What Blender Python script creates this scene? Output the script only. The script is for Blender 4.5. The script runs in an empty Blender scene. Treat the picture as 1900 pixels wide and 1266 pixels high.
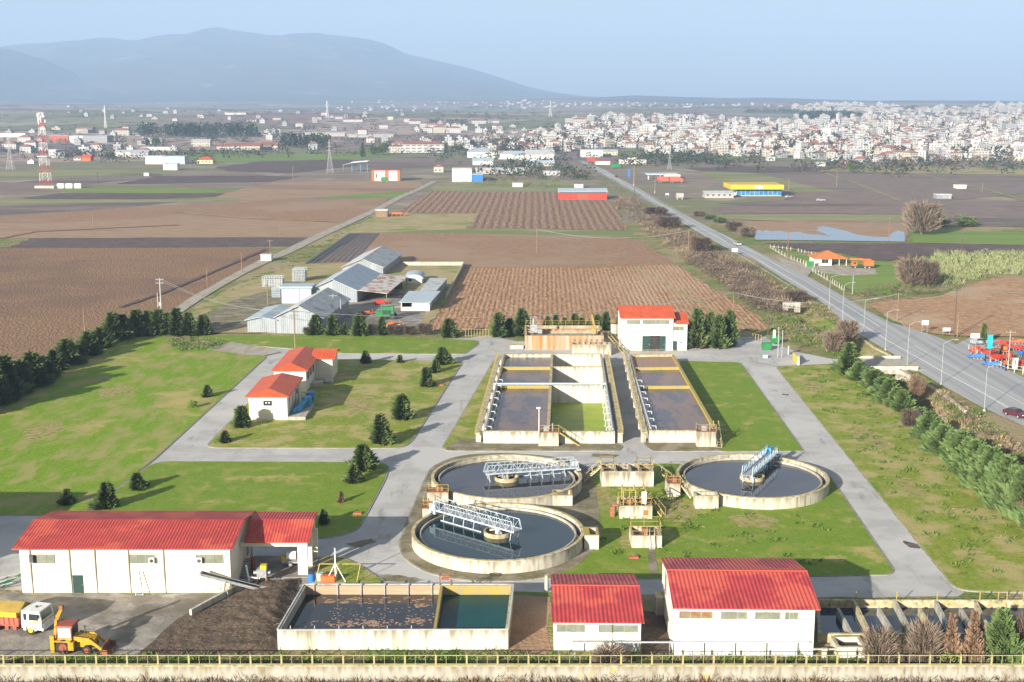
import bpy, bmesh, math, random
from mathutils import Vector, Matrix, noise as mnoise
random.seed(11)
SC = bpy.context.scene
COL = SC.collection
# ---------------------------------------------------------------- survey helpers
F, H = 2300.0, 54.0                       # focal length in photo pixels, drone height in metres
PIT = math.atan(443.0 / F)
CP, SP = math.cos(PIT), math.sin(PIT)

def sm(t):
    t = max(0.0, min(1.0, t)); return t * t * (3 - 2 * t)

DITCH = [(74.5, 420.0), (75.0, 330.0), (76.5, 268.0), (77.2, 252.0), (76.0, 235.0), (72.0, 192.0), (70.0, 150.0), (69.0, 60.0)]
def ditch_x(y):
    for (x0, y0), (x1, y1) in zip(DITCH, DITCH[1:]):
        if y1 <= y <= y0:
            return x0 + (x1 - x0) * (y0 - y) / (y0 - y1)
    return None

BAS = None
def in_basin(x, y):
    if not BAS: return False
    for i in range(4):
        a, b2 = BAS[i], BAS[(i + 1) % 4]
        if (b2.x - a.x) * (y - a.y) - (b2.y - a.y) * (x - a.x) < -3.5 * (b2 - a).length: return False
    return True
def terr(x, y):
    z = 30 * sm((y - 1250) / 2000.0) + 26 * sm((y - 3200) / 4500.0)
    if y > 1500:
        k = sm((y - 1500) / 2500.0)
        z += k * (7 * math.sin(x / 610.0 + y / 900.0) + 5 * math.sin(x / 270.0 - y / 520.0 + 1.3))
        if x < 500:
            z -= k * 5 * sm((500 - x) / 900.0)
    if 150 < y < 300 and in_basin(x, y): return -3.2
    if y < 330:
        dx = ditch_x(y)
        if dx is not None:
            d = abs(x - dx); k = sm((330 - y) / 25.0)
            z -= 2.3 * k * (1 - sm((d - 1.3) / 2.7))
    return z

def ray(u, v):
    r, d = (u - 950.0) / F, (v - 633.0) / F
    return r, CP - d * SP, -SP - d * CP
def P(u, v, y):
    a, b, c = ray(u, v); t = y / b
    return Vector((a * t, y, H + c * t))
def G(u, v, z=0.0):
    a, b, c = ray(u, v); t = (z - H) / c
    return Vector((a * t, b * t, z))
def GT(u, v):
    a, b, c = ray(u, v); t = 100.0
    while t < 16000:
        if H + c * t <= terr(a * t, b * t): break
        t *= 1.004
    return Vector((a * t, b * t, terr(a * t, b * t)))

BAS = [G(u, v, 2.1) for u, v in [(896.8, 801), (1141, 801.5), (1117, 656.5), (934.5, 657)]]
# ---------------------------------------------------------------- mesh builder
class MB:
    def __init__(s): s.v = []; s.f = []; s.m = []
    def add(s, vs, fs, m=0):
        n = len(s.v); s.v += [tuple(p) for p in vs]
        for f in fs: s.f.append(tuple(i + n for i in f)); s.m.append(m)
        return s
    def hexa(s, b, t, m=0):
        return s.add(list(b) + list(t), [(3, 2, 1, 0), (4, 5, 6, 7), (0, 1, 5, 4), (1, 2, 6, 5), (2, 3, 7, 6), (3, 0, 4, 7)], m)
    def box(s, x0, x1, y0, y1, z0, z1, m=0):
        return s.hexa([(x0, y0, z0), (x1, y0, z0), (x1, y1, z0), (x0, y1, z0)], [(x0, y0, z1), (x1, y0, z1), (x1, y1, z1), (x0, y1, z1)], m)
    def beam(s, p, q, w=.1, h=None, m=0):
        p, q = Vector(p), Vector(q); h = h or w
        d = (q - p)
        if d.length < 1e-6: return s
        d.normalize()
        up = Vector((0, 0, 1)) if abs(d.z) < .95 else Vector((0, 1, 0))
        sx = d.cross(up).normalized() * (w / 2); sy = sx.cross(d).normalized() * (h / 2)
        return s.hexa([p - sx - sy, p + sx - sy, p + sx + sy, p - sx + sy], [q - sx - sy, q + sx - sy, q + sx + sy, q - sx + sy], m)
    def tube(s, p, q, r0, r1=None, n=8, m=0, cap=True):
        p, q = Vector(p), Vector(q); r1 = r0 if r1 is None else r1
        d = (q - p).normalized(); up = Vector((0, 0, 1)) if abs(d.z) < .95 else Vector((0, 1, 0))
        a = d.cross(up).normalized(); b = a.cross(d)
        vs = []
        for c, r in ((p, r0), (q, r1)):
            for i in range(n):
                t = 2 * math.pi * i / n; vs.append(c + a * (r * math.cos(t)) + b * (r * math.sin(t)))
        fs = [(i, (i + 1) % n, n + (i + 1) % n, n + i) for i in range(n)]
        if cap: fs += [tuple(range(n - 1, -1, -1)), tuple(range(n, 2 * n))]
        return s.add(vs, fs, m)
    def prism(s, poly, z0, z1, m=0, bottom=True):
        n = len(poly)
        vs = [(p[0], p[1], z0) for p in poly] + [(p[0], p[1], z1) for p in poly]
        fs = [(i, (i + 1) % n, n + (i + 1) % n, n + i) for i in range(n)] + [tuple(range(n, 2 * n))]
        if bottom: fs.append(tuple(range(n - 1, -1, -1)))
        return s.add(vs, fs, m)
    def ring(s, c, r0, r1, z0, z1, n=64, m=0):
        vs = []
        for r, z in ((r0, z0), (r1, z0), (r1, z1), (r0, z1)):
            for i in range(n):
                t = 2 * math.pi * i / n; vs.append((c[0] + r * math.cos(t), c[1] + r * math.sin(t), z))
        fs = []
        for k in range(4):
            a, b = k * n, ((k + 1) % 4) * n
            for i in range(n): fs.append((a + i, a + (i + 1) % n, b + (i + 1) % n, b + i))
        return s.add(vs, fs, m)
    def disc(s, c, r, z, n=64, m=0):
        return s.add([(c[0] + r * math.cos(2 * math.pi * i / n), c[1] + r * math.sin(2 * math.pi * i / n), z) for i in range(n)], [tuple(range(n))], m)
    def mesh(s, name, mats, smooth=False):
        me = bpy.data.meshes.new(name); me.from_pydata(s.v, [], s.f)
        for m in (mats if isinstance(mats, (list, tuple)) else [mats]): me.materials.append(m)
        if len(me.materials) > 1: me.polygons.foreach_set('material_index', s.m)
        bm = bmesh.new(); bm.from_mesh(me)
        bmesh.ops.recalc_face_normals(bm, faces=bm.faces)
        ng = [f for f in bm.faces if len(f.verts) > 4]
        if ng: bmesh.ops.triangulate(bm, faces=ng)
        bm.to_mesh(me); bm.free()
        if smooth: me.polygons.foreach_set('use_smooth', [True] * len(me.polygons))
        me.update(); return me
    def build(s, name, mats, parent=None, local=False, smooth=False):
        if parent is not None and not local:
            L = parent.location; c, n = math.cos(-parent.rotation_euler.z), math.sin(-parent.rotation_euler.z)
            s.v = [((x - L.x) * c - (y - L.y) * n, (x - L.x) * n + (y - L.y) * c, z - L.z) for x, y, z in s.v]
        o = bpy.data.objects.new(name, s.mesh(name, mats, smooth)); COL.objects.link(o)
        if parent is not None: o.parent = parent
        return o

def tag(o, label=None, cat=None, group=None, kind=None):
    if label: o['label'] = label
    if cat: o['category'] = cat
    if group: o['group'] = group
    if kind: o['kind'] = kind
    return o
def thing(name, label, cat, loc=(0, 0, 0), rz=0.0, group=None):
    o = bpy.data.objects.new(name, None); COL.objects.link(o)
    o.location = loc; o.rotation_euler = (0, 0, rz); o.empty_display_size = .5
    return tag(o, label, cat, group)
def inst(name, me, parent=None, loc=(0, 0, 0), rz=0.0, scale=None):
    o = bpy.data.objects.new(name, me); COL.objects.link(o)
    if parent is not None: o.parent = parent
    o.location = loc; o.rotation_euler = (0, 0, rz)
    if scale: o.scale = scale
    return o
ORD = 'first second third fourth fifth sixth seventh eighth ninth tenth eleventh twelfth thirteenth fourteenth fifteenth sixteenth seventeenth eighteenth nineteenth twentieth'.split()
ORD += ['twenty-' + w for w in ORD[:9]] + ['thirtieth'] + ['thirty-' + w for w in ORD[:9]]

# ---------------------------------------------------------------- materials
def new_mat(name):
    m = bpy.data.materials.new(name); m.use_nodes = True
    nt = m.node_tree; return m, nt, nt.nodes, nt.links, nt.nodes['Principled BSDF']
def mat(name, c1, c2=None, sc=1.0, rough=.85, bump=0.0, bsc=4.0, bdist=.1, st=(1, 1, 1), metal=0.0, spec=.25, lo=.4, hi=.6,
        c3=None, sc3=.1, lo3=.5, hi3=.6, st3=None, c4=None, sc4=.03, lo4=.5, hi4=.58, drip=None, wave=None, obj=False, det=6.0, alpha=None):
    m, nt, N, L, b = new_mat(name)
    b.inputs['Roughness'].default_value = rough; b.inputs['Metallic'].default_value = metal
    b.inputs['Specular IOR Level'].default_value = spec
    b.inputs['Base Color'].default_value = (*c1, 1)
    if obj: pos = N.new('ShaderNodeTexCoord').outputs['Object']
    else: pos = N.new('ShaderNodeNewGeometry').outputs['Position']
    def mapped(s):
        if s == (1, 1, 1): return pos
        mp = N.new('ShaderNodeMapping'); mp.inputs['Scale'].default_value = s; L.new(pos, mp.inputs[0]); return mp.outputs[0]
    p1 = mapped(st)
    def noi(src, s, lo, hi, d=det):
        n = N.new('ShaderNodeTexNoise'); n.inputs['Scale'].default_value = s; n.inputs['Detail'].default_value = d
        n.inputs['Roughness'].default_value = .6
        L.new(src, n.inputs['Vector'])
        r = N.new('ShaderNodeMapRange'); r.inputs[1].default_value = lo; r.inputs[2].default_value = hi
        r.interpolation_type = 'SMOOTHSTEP'
        L.new(n.outputs[0], r.inputs[0]); return r.outputs[0]
    def mix(fac, a, c):
        x = N.new('ShaderNodeMix'); x.data_type = 'RGBA'; L.new(fac, x.inputs[0])
        if isinstance(a, tuple): x.inputs[6].default_value = (*a, 1)
        else: L.new(a, x.inputs[6])
        x.inputs[7].default_value = (*c, 1); return x.outputs[2]
    cur = c1
    if c2: cur = mix(noi(p1, sc, lo, hi), cur, c2)
    if c3: cur = mix(noi(mapped(st3 or st), sc3, lo3, hi3), cur, c3)
    if c4: cur = mix(noi(pos, sc4, lo4, hi4), cur, c4)
    if drip:
        zt, ln, dc = drip
        n = N.new('ShaderNodeTexNoise'); n.inputs['Scale'].default_value = 1.7; n.inputs['Detail'].default_value = 5; L.new(mapped((1, 1, .03)), n.inputs['Vector'])
        sz = N.new('ShaderNodeSeparateXYZ'); L.new(pos, sz.inputs[0])
        g = N.new('ShaderNodeMapRange'); g.inputs[1].default_value = zt - ln; g.inputs[2].default_value = zt; g.inputs[4].default_value = .30; L.new(sz.outputs[2], g.inputs[0])
        ad = N.new('ShaderNodeMath'); L.new(n.outputs[0], ad.inputs[0]); L.new(g.outputs[0], ad.inputs[1])
        r = N.new('ShaderNodeMapRange'); r.inputs[1].default_value = .60; r.inputs[2].default_value = .86; r.inputs[4].default_value = .85; L.new(ad.outputs[0], r.inputs[0])
        cur = mix(r.outputs[0], cur, dc)
    if not isinstance(cur, tuple): L.new(cur, b.inputs['Base Color'])
    hgt = None
    if bump:
        n = N.new('ShaderNodeTexNoise'); n.inputs['Scale'].default_value = bsc; n.inputs['Detail'].default_value = 5
        L.new(p1, n.inputs['Vector']); hgt = n.outputs[0]
    if wave:
        ang, spacing, k = wave[:3]; dist = wave[3] if len(wave) > 3 else 0
        mp = N.new('ShaderNodeMapping'); mp.inputs['Rotation'].default_value = (0, 0, ang); L.new(pos, mp.inputs[0])
        w = N.new('ShaderNodeTexWave'); w.inputs['Scale'].default_value = 0.314 / spacing; w.bands_direction = 'X'
        w.inputs['Distortion'].default_value = dist; w.inputs['Detail'].default_value = 2; w.inputs['Detail Scale'].default_value = 1.5
        L.new(mp.outputs[0], w.inputs['Vector'])
        mul = N.new('ShaderNodeMath'); mul.operation = 'MULTIPLY'; mul.inputs[1].default_value = k; L.new(w.outputs['Fac'], mul.inputs[0])
        if hgt:
            ad = N.new('ShaderNodeMath'); L.new(hgt, ad.inputs[0]); L.new(mul.outputs[0], ad.inputs[1]); hgt = ad.outputs[0]
        else: hgt = mul.outputs[0]
    if hgt:
        bp = N.new('ShaderNodeBump'); bp.inputs['Strength'].default_value = bump or 1.0; bp.inputs['Distance'].default_value = bdist
        L.new(hgt, bp.inputs['Height']); L.new(bp.outputs[0], b.inputs['Normal'])
    return m
def water(name, col, rough=.06, bump=.02, bsc=1.2, c2=None, sc=.2, lo=.5, hi=.6, st=(1, 1, 1)):
    m = mat(name, col, c2, sc=sc, lo=lo, hi=hi, rough=rough, bump=bump, bsc=bsc, bdist=.05, spec=.5, st=st)
    return m

GREEN = (.125, .235, .004); GREEN2 = (.185, .275, .012); STRAW = (.38, .31, .11)
M = {}
M['grass'] = mat('lawn_grass', GREEN, GREEN2, sc=1.6, det=9, c3=(.29, .27, .085), sc3=.3, lo3=.42, hi3=.64, st3=(1, .4, 1), c4=STRAW, sc4=.06, lo4=.56, hi4=.66, bump=.8, bsc=6, bdist=.13)
M['grass_bright'] = mat('lawn_grass_bright', (.125, .215, .011), (.165, .235, .02), sc=1.6, det=9, c3=(.25, .26, .05), sc3=.3, lo3=.48, hi3=.7, c4=STRAW, sc4=.13, lo4=.57, hi4=.68, bump=.8, bsc=6, bdist=.12)
M['grass_dry'] = mat('lawn_grass_dry', (.15, .225, .01), (.24, .255, .04), sc=1.4, det=9, c3=(.36, .305, .12), sc3=.2, lo3=.435, hi3=.62, c4=(.10, .19, .012), sc4=.11, lo4=.6, hi4=.68, bump=.9, bsc=5.0, bdist=.16)
M['rough_grass'] = mat('rough_grass', (.15, .17, .04), (.26, .21, .10), sc=.35, c3=(.12, .18, .03), sc3=.06, lo3=.48, hi3=.6, c4=(.30, .24, .13), sc4=.02, bump=1, bsc=1.5, bdist=.4)
M['soil_dark'] = mat('dark_soil', (.085, .058, .052), (.135, .098, .088), sc=.5, st=(.3, 1, 1), bump=1, bsc=1.3, bdist=.35)
M['soil_grey'] = mat('grey_soil', (.17, .125, .105), (.225, .17, .145), sc=.3, st=(.3, 1, 1), bump=1, bsc=1.0, bdist=.3, c3=(.13, .10, .09), sc3=.02)
M['soil_brown'] = mat('brown_soil', (.175, .105, .07), (.31, .205, .135), sc=1.3, bump=1, bsc=1.5, bdist=.55, c3=(.20, .125, .085), sc3=.03, lo3=.45, hi3=.6)
M['soil_left'] = mat('clod_soil', (.172, .096, .052), (.39, .242, .132), sc=1.5, lo=.42, hi=.66, bump=1, bsc=1.6, bdist=.6, c3=(.19, .112, .072), sc3=.018, lo3=.46, hi3=.62)
M['soil_smooth'] = mat('harrowed_soil', (.25, .145, .08), (.315, .19, .112), sc=.5, bump=.8, bsc=2.0, bdist=.25, c3=(.31, .205, .13), sc3=.015, wave=(math.radians(30), 3.0, .15, 2))
M['soil_light'] = mat('pale_soil', (.28, .18, .11), (.34, .225, .14), sc=.4, st=(.25, 1, 1), bump=.6, bsc=1.2, bdist=.25, c3=(.24, .15, .10), sc3=.02)
M['soil_furrow'] = mat('furrowed_soil', (.285, .15, .075), (.41, .245, .13), sc=1.0, st=(1, .25, 1), bump=1, bsc=1.2, bdist=.45, wave=(math.radians(1.5), 1.3, .2, 1.2), c3=(.42, .27, .165), sc3=.012, lo3=.5, hi3=.6)
M['soil_furrow_far'] = mat('furrowed_soil_far', (.22, .13, .08), (.29, .18, .11), sc=.7, st=(1, .2, 1), bump=1, bsc=.8, bdist=.8, wave=(math.radians(1.0), 3.6, .32, .8))
M['soil_right'] = mat('red_soil', (.32, .18, .09), (.42, .26, .145), sc=.5, bump=1, bsc=1.6, bdist=.3, c3=(.42, .29, .18), sc3=.03, c4=(.27, .24, .09), sc4=.018, lo4=.6, hi4=.7)
M['crop_green'] = mat('green_crop', (.13, .21, .03), (.18, .24, .05), sc=.1, st=(.2, 1, 1), bump=.5, bsc=1, bdist=.2)
M['crop_pale'] = mat('pale_meadow', (.20, .21, .085), (.27, .24, .12), sc=.1, st=(.3, 1, 1), bump=.5, bsc=1, bdist=.2, c3=(.16, .19, .06), sc3=.03)
M['stubble'] = mat('stubble', (.36, .28, .16), (.29, .25, .10), sc=.15, bump=.5, bsc=1.2, bdist=.2, c3=(.20, .22, .05), sc3=.04, lo3=.52, hi3=.62)
M['asphalt'] = mat('highway_asphalt', (.33, .33, .325), (.37, .37, .365), sc=.25, st=(2.5, .05, 1), bump=.2, bsc=12, bdist=.02, c3=(.275, .275, .28), sc3=.35, st3=(1.6, .02, 1), lo3=.45, hi3=.6, rough=.75, spec=.35)
M['paving'] = mat('plant_road', (.36, .35, .335), (.42, .41, .395), sc=.25, bump=.25, bsc=9, bdist=.02, c3=(.27, .26, .245), sc3=.5, lo3=.56, hi3=.70, st3=(1, .22, 1), c4=(.45, .44, .42), sc4=.05, rough=.85)
M['track'] = mat('gravel_track', (.36, .33, .28), (.30, .26, .19), sc=.5, st=(1, .25, 1), bump=.5, bsc=4, bdist=.08)
M['yard'] = mat('yard_concrete', (.29, .265, .23), (.20, .18, .155), sc=.35, c3=(.40, .37, .32), sc3=.2, lo3=.5, hi3=.68, c4=(.15, .13, .105), sc4=.09, lo4=.5, hi4=.62, bump=.6, bsc=3, bdist=.08)
M['moss'] = mat('mossy_concrete', (.20, .17, .11), (.13, .12, .055), sc=.6, c3=(.26, .23, .17), sc3=.3, bump=.6, bsc=3, bdist=.06)
M['kerb'] = mat('kerb_stone', (.30, .285, .25), (.22, .205, .16), sc=.8, bump=.2, bsc=8, bdist=.02)
M['conc'] = mat('weathered_concrete', (.50, .47, .40), (.39, .35, .27), sc=1.3, st=(1, 1, .12), lo=.42, hi=.64, c3=(.20, .165, .10), sc3=1.5, lo3=.56, hi3=.72, st3=(1, 1, .07), bump=.3, bsc=5, bdist=.03, drip=(2.1, 1.5, (.17, .14, .085)))
M['conc_rim'] = mat('rim_concrete', (.47, .42, .29), (.35, .29, .16), sc=1.2, c3=(.38, .31, .13), sc3=.9, lo3=.5, hi3=.66, c4=(.20, .17, .11), sc4=1.7, lo4=.52, hi4=.66, bump=.4, bsc=6, bdist=.03)
M['conc_grey'] = mat('grey_concrete', (.40, .385, .34), (.30, .28, .22), sc=1.2, st=(1, 1, .2), c3=(.45, .36, .10), sc3=.7, lo3=.6, hi3=.72, bump=.4, bsc=5, bdist=.03)
M['conc_white'] = mat('pale_concrete', (.52, .50, .44), (.40, .365, .29), sc=1.0, st=(1, 1, .12), lo=.46, hi=.68, c3=(.24, .20, .12), sc3=1.2, lo3=.58, hi3=.74, st3=(1, 1, .05), bump=.2, bsc=5, bdist=.02, drip=(2.25, 1.3, (.20, .165, .095)))
M['conc_rust'] = mat('rust_streaked_concrete', (.36, .31, .235), (.34, .21, .10), sc=.8, st=(1, 1, .05), lo=.42, hi=.62, c3=(.33, .15, .04), sc3=1.2, lo3=.53, hi3=.66, st3=(1, 1, .05), bump=.3, bsc=5, bdist=.03)
M['lichen'] = mat('yellow_lichen_concrete', (.34, .265, .07), (.29, .245, .13), sc=.8, lo=.45, hi=.65, c3=(.27, .22, .10), sc3=1.7, lo3=.58, hi3=.7, bump=.4, bsc=6, bdist=.03)
M['brownwall'] = mat('brown_stained_wall', (.33, .24, .16), (.40, .30, .20), sc=.8, st=(.2, 1, 2), bump=.3, bsc=4, bdist=.03)
M['render'] = mat('cream_render', (.66, .61, .47), (.70, .66, .54), sc=.5, c3=(.44, .38, .25), sc3=1.1, lo3=.6, hi3=.8, st3=(1, 1, .12), bump=.15, bsc=8, bdist=.01)
M['white'] = mat('white_render', (.62, .60, .545), (.66, .64, .59), sc=.5, c3=(.36, .325, .24), sc3=1.1, lo3=.56, hi3=.8, st3=(1, 1, .1), bump=.12, bsc=8, bdist=.01)
M['tile'] = mat('red_ribbed_roof', (.40, .054, .046), (.33, .046, .04), sc=.6, c3=(.30, .055, .035), sc3=1.3, st3=(1, .12, 1), lo3=.52, hi3=.72, c4=(.46, .085, .055), sc4=.25, rough=.6, wave=(0, .36, 1.0), bdist=.045)
M['tile_b'] = mat('crimson_ribbed_roof', (.40, .050, .054), (.34, .042, .045), sc=.5, c3=(.28, .04, .035), sc3=1.2, st3=(1, .1, 1), lo3=.52, hi3=.72, c4=(.48, .085, .06), sc4=.22, rough=.55, wave=(0, .42, 1.0), bdist=.055)
M['tile_o'] = mat('orange_red_roof', (.52, .095, .035), (.46, .078, .03), sc=.5, c3=(.38, .075, .035), sc3=1.0, st3=(1, .12, 1), lo3=.55, hi3=.72, rough=.5, wave=(0, .45, 1.0), bdist=.03)
M['tile_house'] = mat('orange_clay_roof', (.50, .17, .06), (.42, .135, .05), sc=.5, rough=.7, wave=(0, .4, 1.0), bdist=.03)
M['wall_front'] = mat('stained_wall_concrete', (.355, .335, .285), (.28, .255, .205), sc=.9, st=(1, 1, .15), lo=.42, hi=.66, c3=(.17, .14, .085), sc3=1.4, lo3=.55, hi3=.7, st3=(1, 1, .25), c4=(.40, .31, .08), sc4=.35, lo4=.62, hi4=.68, bump=.3, bsc=5, bdist=.03, drip=(1.65, 1.0, (.17, .14, .085)))
M['worn'] = mat('worn_earth', (.33, .26, .125), (.25, .235, .06), sc=.9, lo=.42, hi=.6, c3=(.16, .20, .02), sc3=1.3, lo3=.5, hi3=.62, bump=.7, bsc=6, bdist=.1)
M['pine'] = mat('pine_foliage', (.018, .034, .022), (.035, .055, .032), sc=.2, rough=.9)
M['mid_ground'] = mat('fallow_ground', (.185, .145, .115), (.245, .195, .15), sc=.05, st=(.35, 1, 1), c3=(.17, .175, .075), sc3=.012, lo3=.5, hi3=.6, c4=(.30, .25, .18), sc4=.02, lo4=.56, hi4=.64, bump=.8, bsc=.8, bdist=.3)
M['fascia'] = mat('roof_flashing', (.36, .06, .04), rough=.5)
M['glass_green'] = mat('grey_green_glazing', (.15, .17, .13), (.20, .215, .17), sc=.8, rough=.35, spec=.5)
M['glass_rust'] = mat('rusty_glazing', (.24, .10, .04), (.20, .17, .12), sc=.9, rough=.5, st=(1, 1, 3))
M['glass_dark'] = mat('dark_glass', (.03, .035, .04), rough=.12, spec=.5)
M['door'] = mat('dark_green_door', (.022, .05, .042), (.03, .06, .05), sc=2, rough=.5)
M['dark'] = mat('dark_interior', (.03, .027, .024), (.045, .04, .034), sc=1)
M['white_metal'] = mat('white_painted_steel', (.41, .46, .50), (.33, .38, .42), sc=1.5, rough=.45, spec=.4)
M['blue_metal'] = mat('blue_painted_steel', (.06, .30, .55), (.05, .24, .46), sc=1.5, rough=.45)
M['paleblue'] = mat('pale_blue_steel', (.32, .42, .50), (.37, .47, .54), sc=1.2, rough=.45)
M['yellow_rail'] = mat('yellow_rail_paint', (.40, .31, .09), (.32, .24, .09), sc=2.5, rough=.5, c3=(.26, .15, .07), sc3=5, lo3=.6, hi3=.7)
M['fence_yellow'] = mat('pale_yellow_fence_paint', (.34, .31, .14), (.28, .255, .12), sc=2, rough=.55)
M['rust'] = mat('rusty_steel', (.30, .13, .06), (.20, .09, .05), sc=3, rough=.8, bump=.3, bsc=9, bdist=.02)
M['steel'] = mat('grey_steel', (.38, .39, .40), (.30, .30, .30), sc=2, rough=.45, metal=.3)
M['galv'] = mat('galvanised_sheet', (.27, .295, .32), (.22, .245, .265), sc=.5, st=(1, 1, .3), rough=.5, spec=.4, wave=(math.radians(8), .5, 1.0), bdist=.04, c3=(.31, .33, .34), sc3=.15)
M['galv_old'] = mat('weathered_sheet', (.46, .47, .47), (.38, .39, .385), sc=.4, rough=.6, wave=(math.radians(60), .6, 1.0), bdist=.04, c3=(.26, .25, .24), sc3=.3, lo3=.55, hi3=.65)
M['galv_rust'] = mat('rust_patched_sheet', (.56, .53, .48), (.36, .21, .15), sc=.35, lo=.48, hi=.56, rough=.6, wave=(math.radians(60), .6, 1.0), bdist=.04)
M['galv_blue'] = mat('bluish_sheet', (.38, .44, .485), (.33, .39, .44), sc=.4, rough=.5, wave=(math.radians(60), .6, 1.0), bdist=.04)
M['wood'] = mat('weathered_timber', (.25, .175, .115), (.18, .12, .08), sc=3, st=(1, 1, .1), rough=.9)
M['pole_dark'] = mat('creosoted_pole', (.085, .06, .045), (.12, .085, .06), sc=3, rough=.9)
M['pole_grey'] = mat('grey_lamp_pole', (.30, .31, .32), rough=.5, metal=.2)
M['rubber'] = mat('tyre_rubber', (.025, .024, .023), (.05, .046, .04), sc=4, rough=.9)
M['foliage'] = mat('conifer_foliage', (.052, .088, .024), (.10, .142, .042), sc=.55, rough=.75, c3=(.155, .18, .058), sc3=1.7, lo3=.56, hi3=.72)
M['foliage_lit'] = mat('cypress_foliage', (.068, .115, .032), (.115, .168, .054), sc=.5, rough=.75, c3=(.155, .20, .075), sc3=1.3, lo3=.54, hi3=.7)  # the cypresses' own lighter olive green
M['foliage_brown'] = mat('brown_conifer', (.17, .105, .065), (.24, .155, .10), sc=.9, rough=.85)
M['foliage_green'] = mat('bright_shrub', (.12, .20, .03), (.19, .26, .06), sc=.9, rough=.8)
M['bark'] = mat('bark', (.13, .09, .065), (.18, .13, .10), sc=4, rough=.95)
M['twig'] = mat('bare_twigs', (.155, .115, .085), (.23, .175, .13), sc=.5, rough=.95)
M['twig_dark'] = mat('dark_twigs', (.085, .062, .048), (.13, .098, .076), sc=.4, rough=.95)
M['drygrass'] = mat('dry_weeds', (.34, .255, .15), (.25, .17, .10), sc=.7, rough=.95)
M['weeds'] = mat('green_weeds', (.065, .13, .015), (.11, .165, .028), sc=.7, rough=.9)
M['reed'] = mat('reed_leaves', (.20, .24, .10), (.30, .31, .15), sc=.5, rough=.9)
M['heap'] = mat('sludge_soil', (.085, .060, .040), (.13, .095, .066), sc=2.2, bump=.8, bsc=6, bdist=.15, c3=(.085, .06, .043), sc3=.3)
M['sludge'] = water('sludge_water', (.020, .019, .020), rough=.08, bump=.03, bsc=1.0)
M['clar'] = water('dark_water', (.012, .028, .034), rough=.04, bump=.01)
M['clar2'] = water('turbid_water', (.05, .044, .045), rough=.07, bump=.015, c2=(.03, .028, .034), sc=.12, lo=.45, hi=.58)
M['brown_water'] = water('brown_water', (.17, .10, .07), rough=.22, bump=.06, bsc=.9, c2=(.07, .06, .07), sc=.22, lo=.42, hi=.6, st=(1, .45, 1))
M['brown_water2'] = water('brown_scum_water', (.18, .11, .075), rough=.22, bump=.08, bsc=.9, c2=(.08, .07, .08), sc=.3, lo=.42, hi=.58, st=(1, .35, 1))
M['green_water'] = mat('algae_water', (.27, .34, .015), (.22, .29, .012), sc=.4, rough=.5, spec=.3)
M['teal'] = mat('teal_water', (.003, .06, .056), (.004, .05, .05), sc=.3, rough=.22, spec=.12)
M['navy'] = water('channel_water', (.010, .032, .07), rough=.04, bump=.02)
for k_ in ('brown_water', 'brown_water2'): M[k_].node_tree.nodes['Principled BSDF'].inputs['Specular IOR Level'].default_value = .22
M['foam'] = mat('floating_scum', (.26, .165, .12), (.34, .23, .17), sc=3, rough=.9, bump=.6, bsc=6, bdist=.04)
M['pond'] = water('flood_water', (.10, .11, .11), rough=.08, bump=.01)
M['ditchwater'] = water('ditch_water', (.05, .045, .03), rough=.1, bump=.03)
M['paint'] = mat('road_paint', (.74, .74, .72), (.60, .60, .58), sc=1.2, rough=.7)
M['truck_yellow'] = mat('yellow_tarpaulin', (.62, .38, .03), (.52, .31, .03), sc=1.2, rough=.6, bump=.3, bsc=2, bdist=.05)
M['tarp_dark'] = mat('olive_tarpaulin', (.32, .22, .045), (.25, .18, .05), sc=1, rough=.7, bump=.3, bsc=2, bdist=.05)
M['jcb'] = mat('digger_yellow', (.50, .30, .02), (.40, .23, .025), sc=1.5, rough=.5, c3=(.26, .14, .06), sc3=3, lo3=.62, hi3=.72)
M['redbrown'] = mat('red_oxide_paint', (.33, .085, .05), (.26, .07, .05), sc=1.5, rough=.6)
M['redbox'] = mat('faded_red_paint', (.42, .115, .075), (.33, .09, .06), sc=1.5, rough=.7)
M['cabwhite'] = mat('white_cab_paint', (.76, .75, .70), (.70, .68, .62), sc=1.5, rough=.35, spec=.5)
M['red'] = mat('red_paint', (.56, .05, .03), (.50, .04, .03), sc=.7, rough=.55)
M['orange'] = mat('orange_paint', (.60, .14, .03), (.52, .11, .03), sc=1, rough=.55)
M['green_mach'] = mat('green_machine_paint', (.02, .15, .045), (.03, .19, .06), sc=1, rough=.5)
M['blue_mach'] = mat('blue_machine_paint', (.03, .16, .45), rough=.5)
M['turq'] = mat('turquoise_board', (.02, .40, .46), (.03, .46, .50), sc=1, rough=.5)
M['maroon'] = mat('maroon_car_paint', (.085, .018, .03), rough=.25, spec=.5)
M['silver'] = mat('silver_car_paint', (.50, .51, .53), rough=.3, metal=.4)
M['yellow_sign'] = mat('yellow_board', (.55, .40, .03), rough=.5)
M['whiteboard'] = mat('white_board', (.80, .80, .78), rough=.5)
M['glass_blue'] = mat('blue_shopfront_glass', (.06, .24, .44), (.04, .15, .30), sc=.3, rough=.15, spec=.5)
M['black'] = mat('black_plastic', (.05, .045, .045), (.09, .085, .085), sc=.6, rough=.5)
M['rubble'] = mat('rubble', (.42, .40, .37), (.30, .27, .24), sc=2, bump=1, bsc=4, bdist=.15)
M['belt'] = mat('conveyor_belt', (.04, .04, .042), rough=.7)
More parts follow.
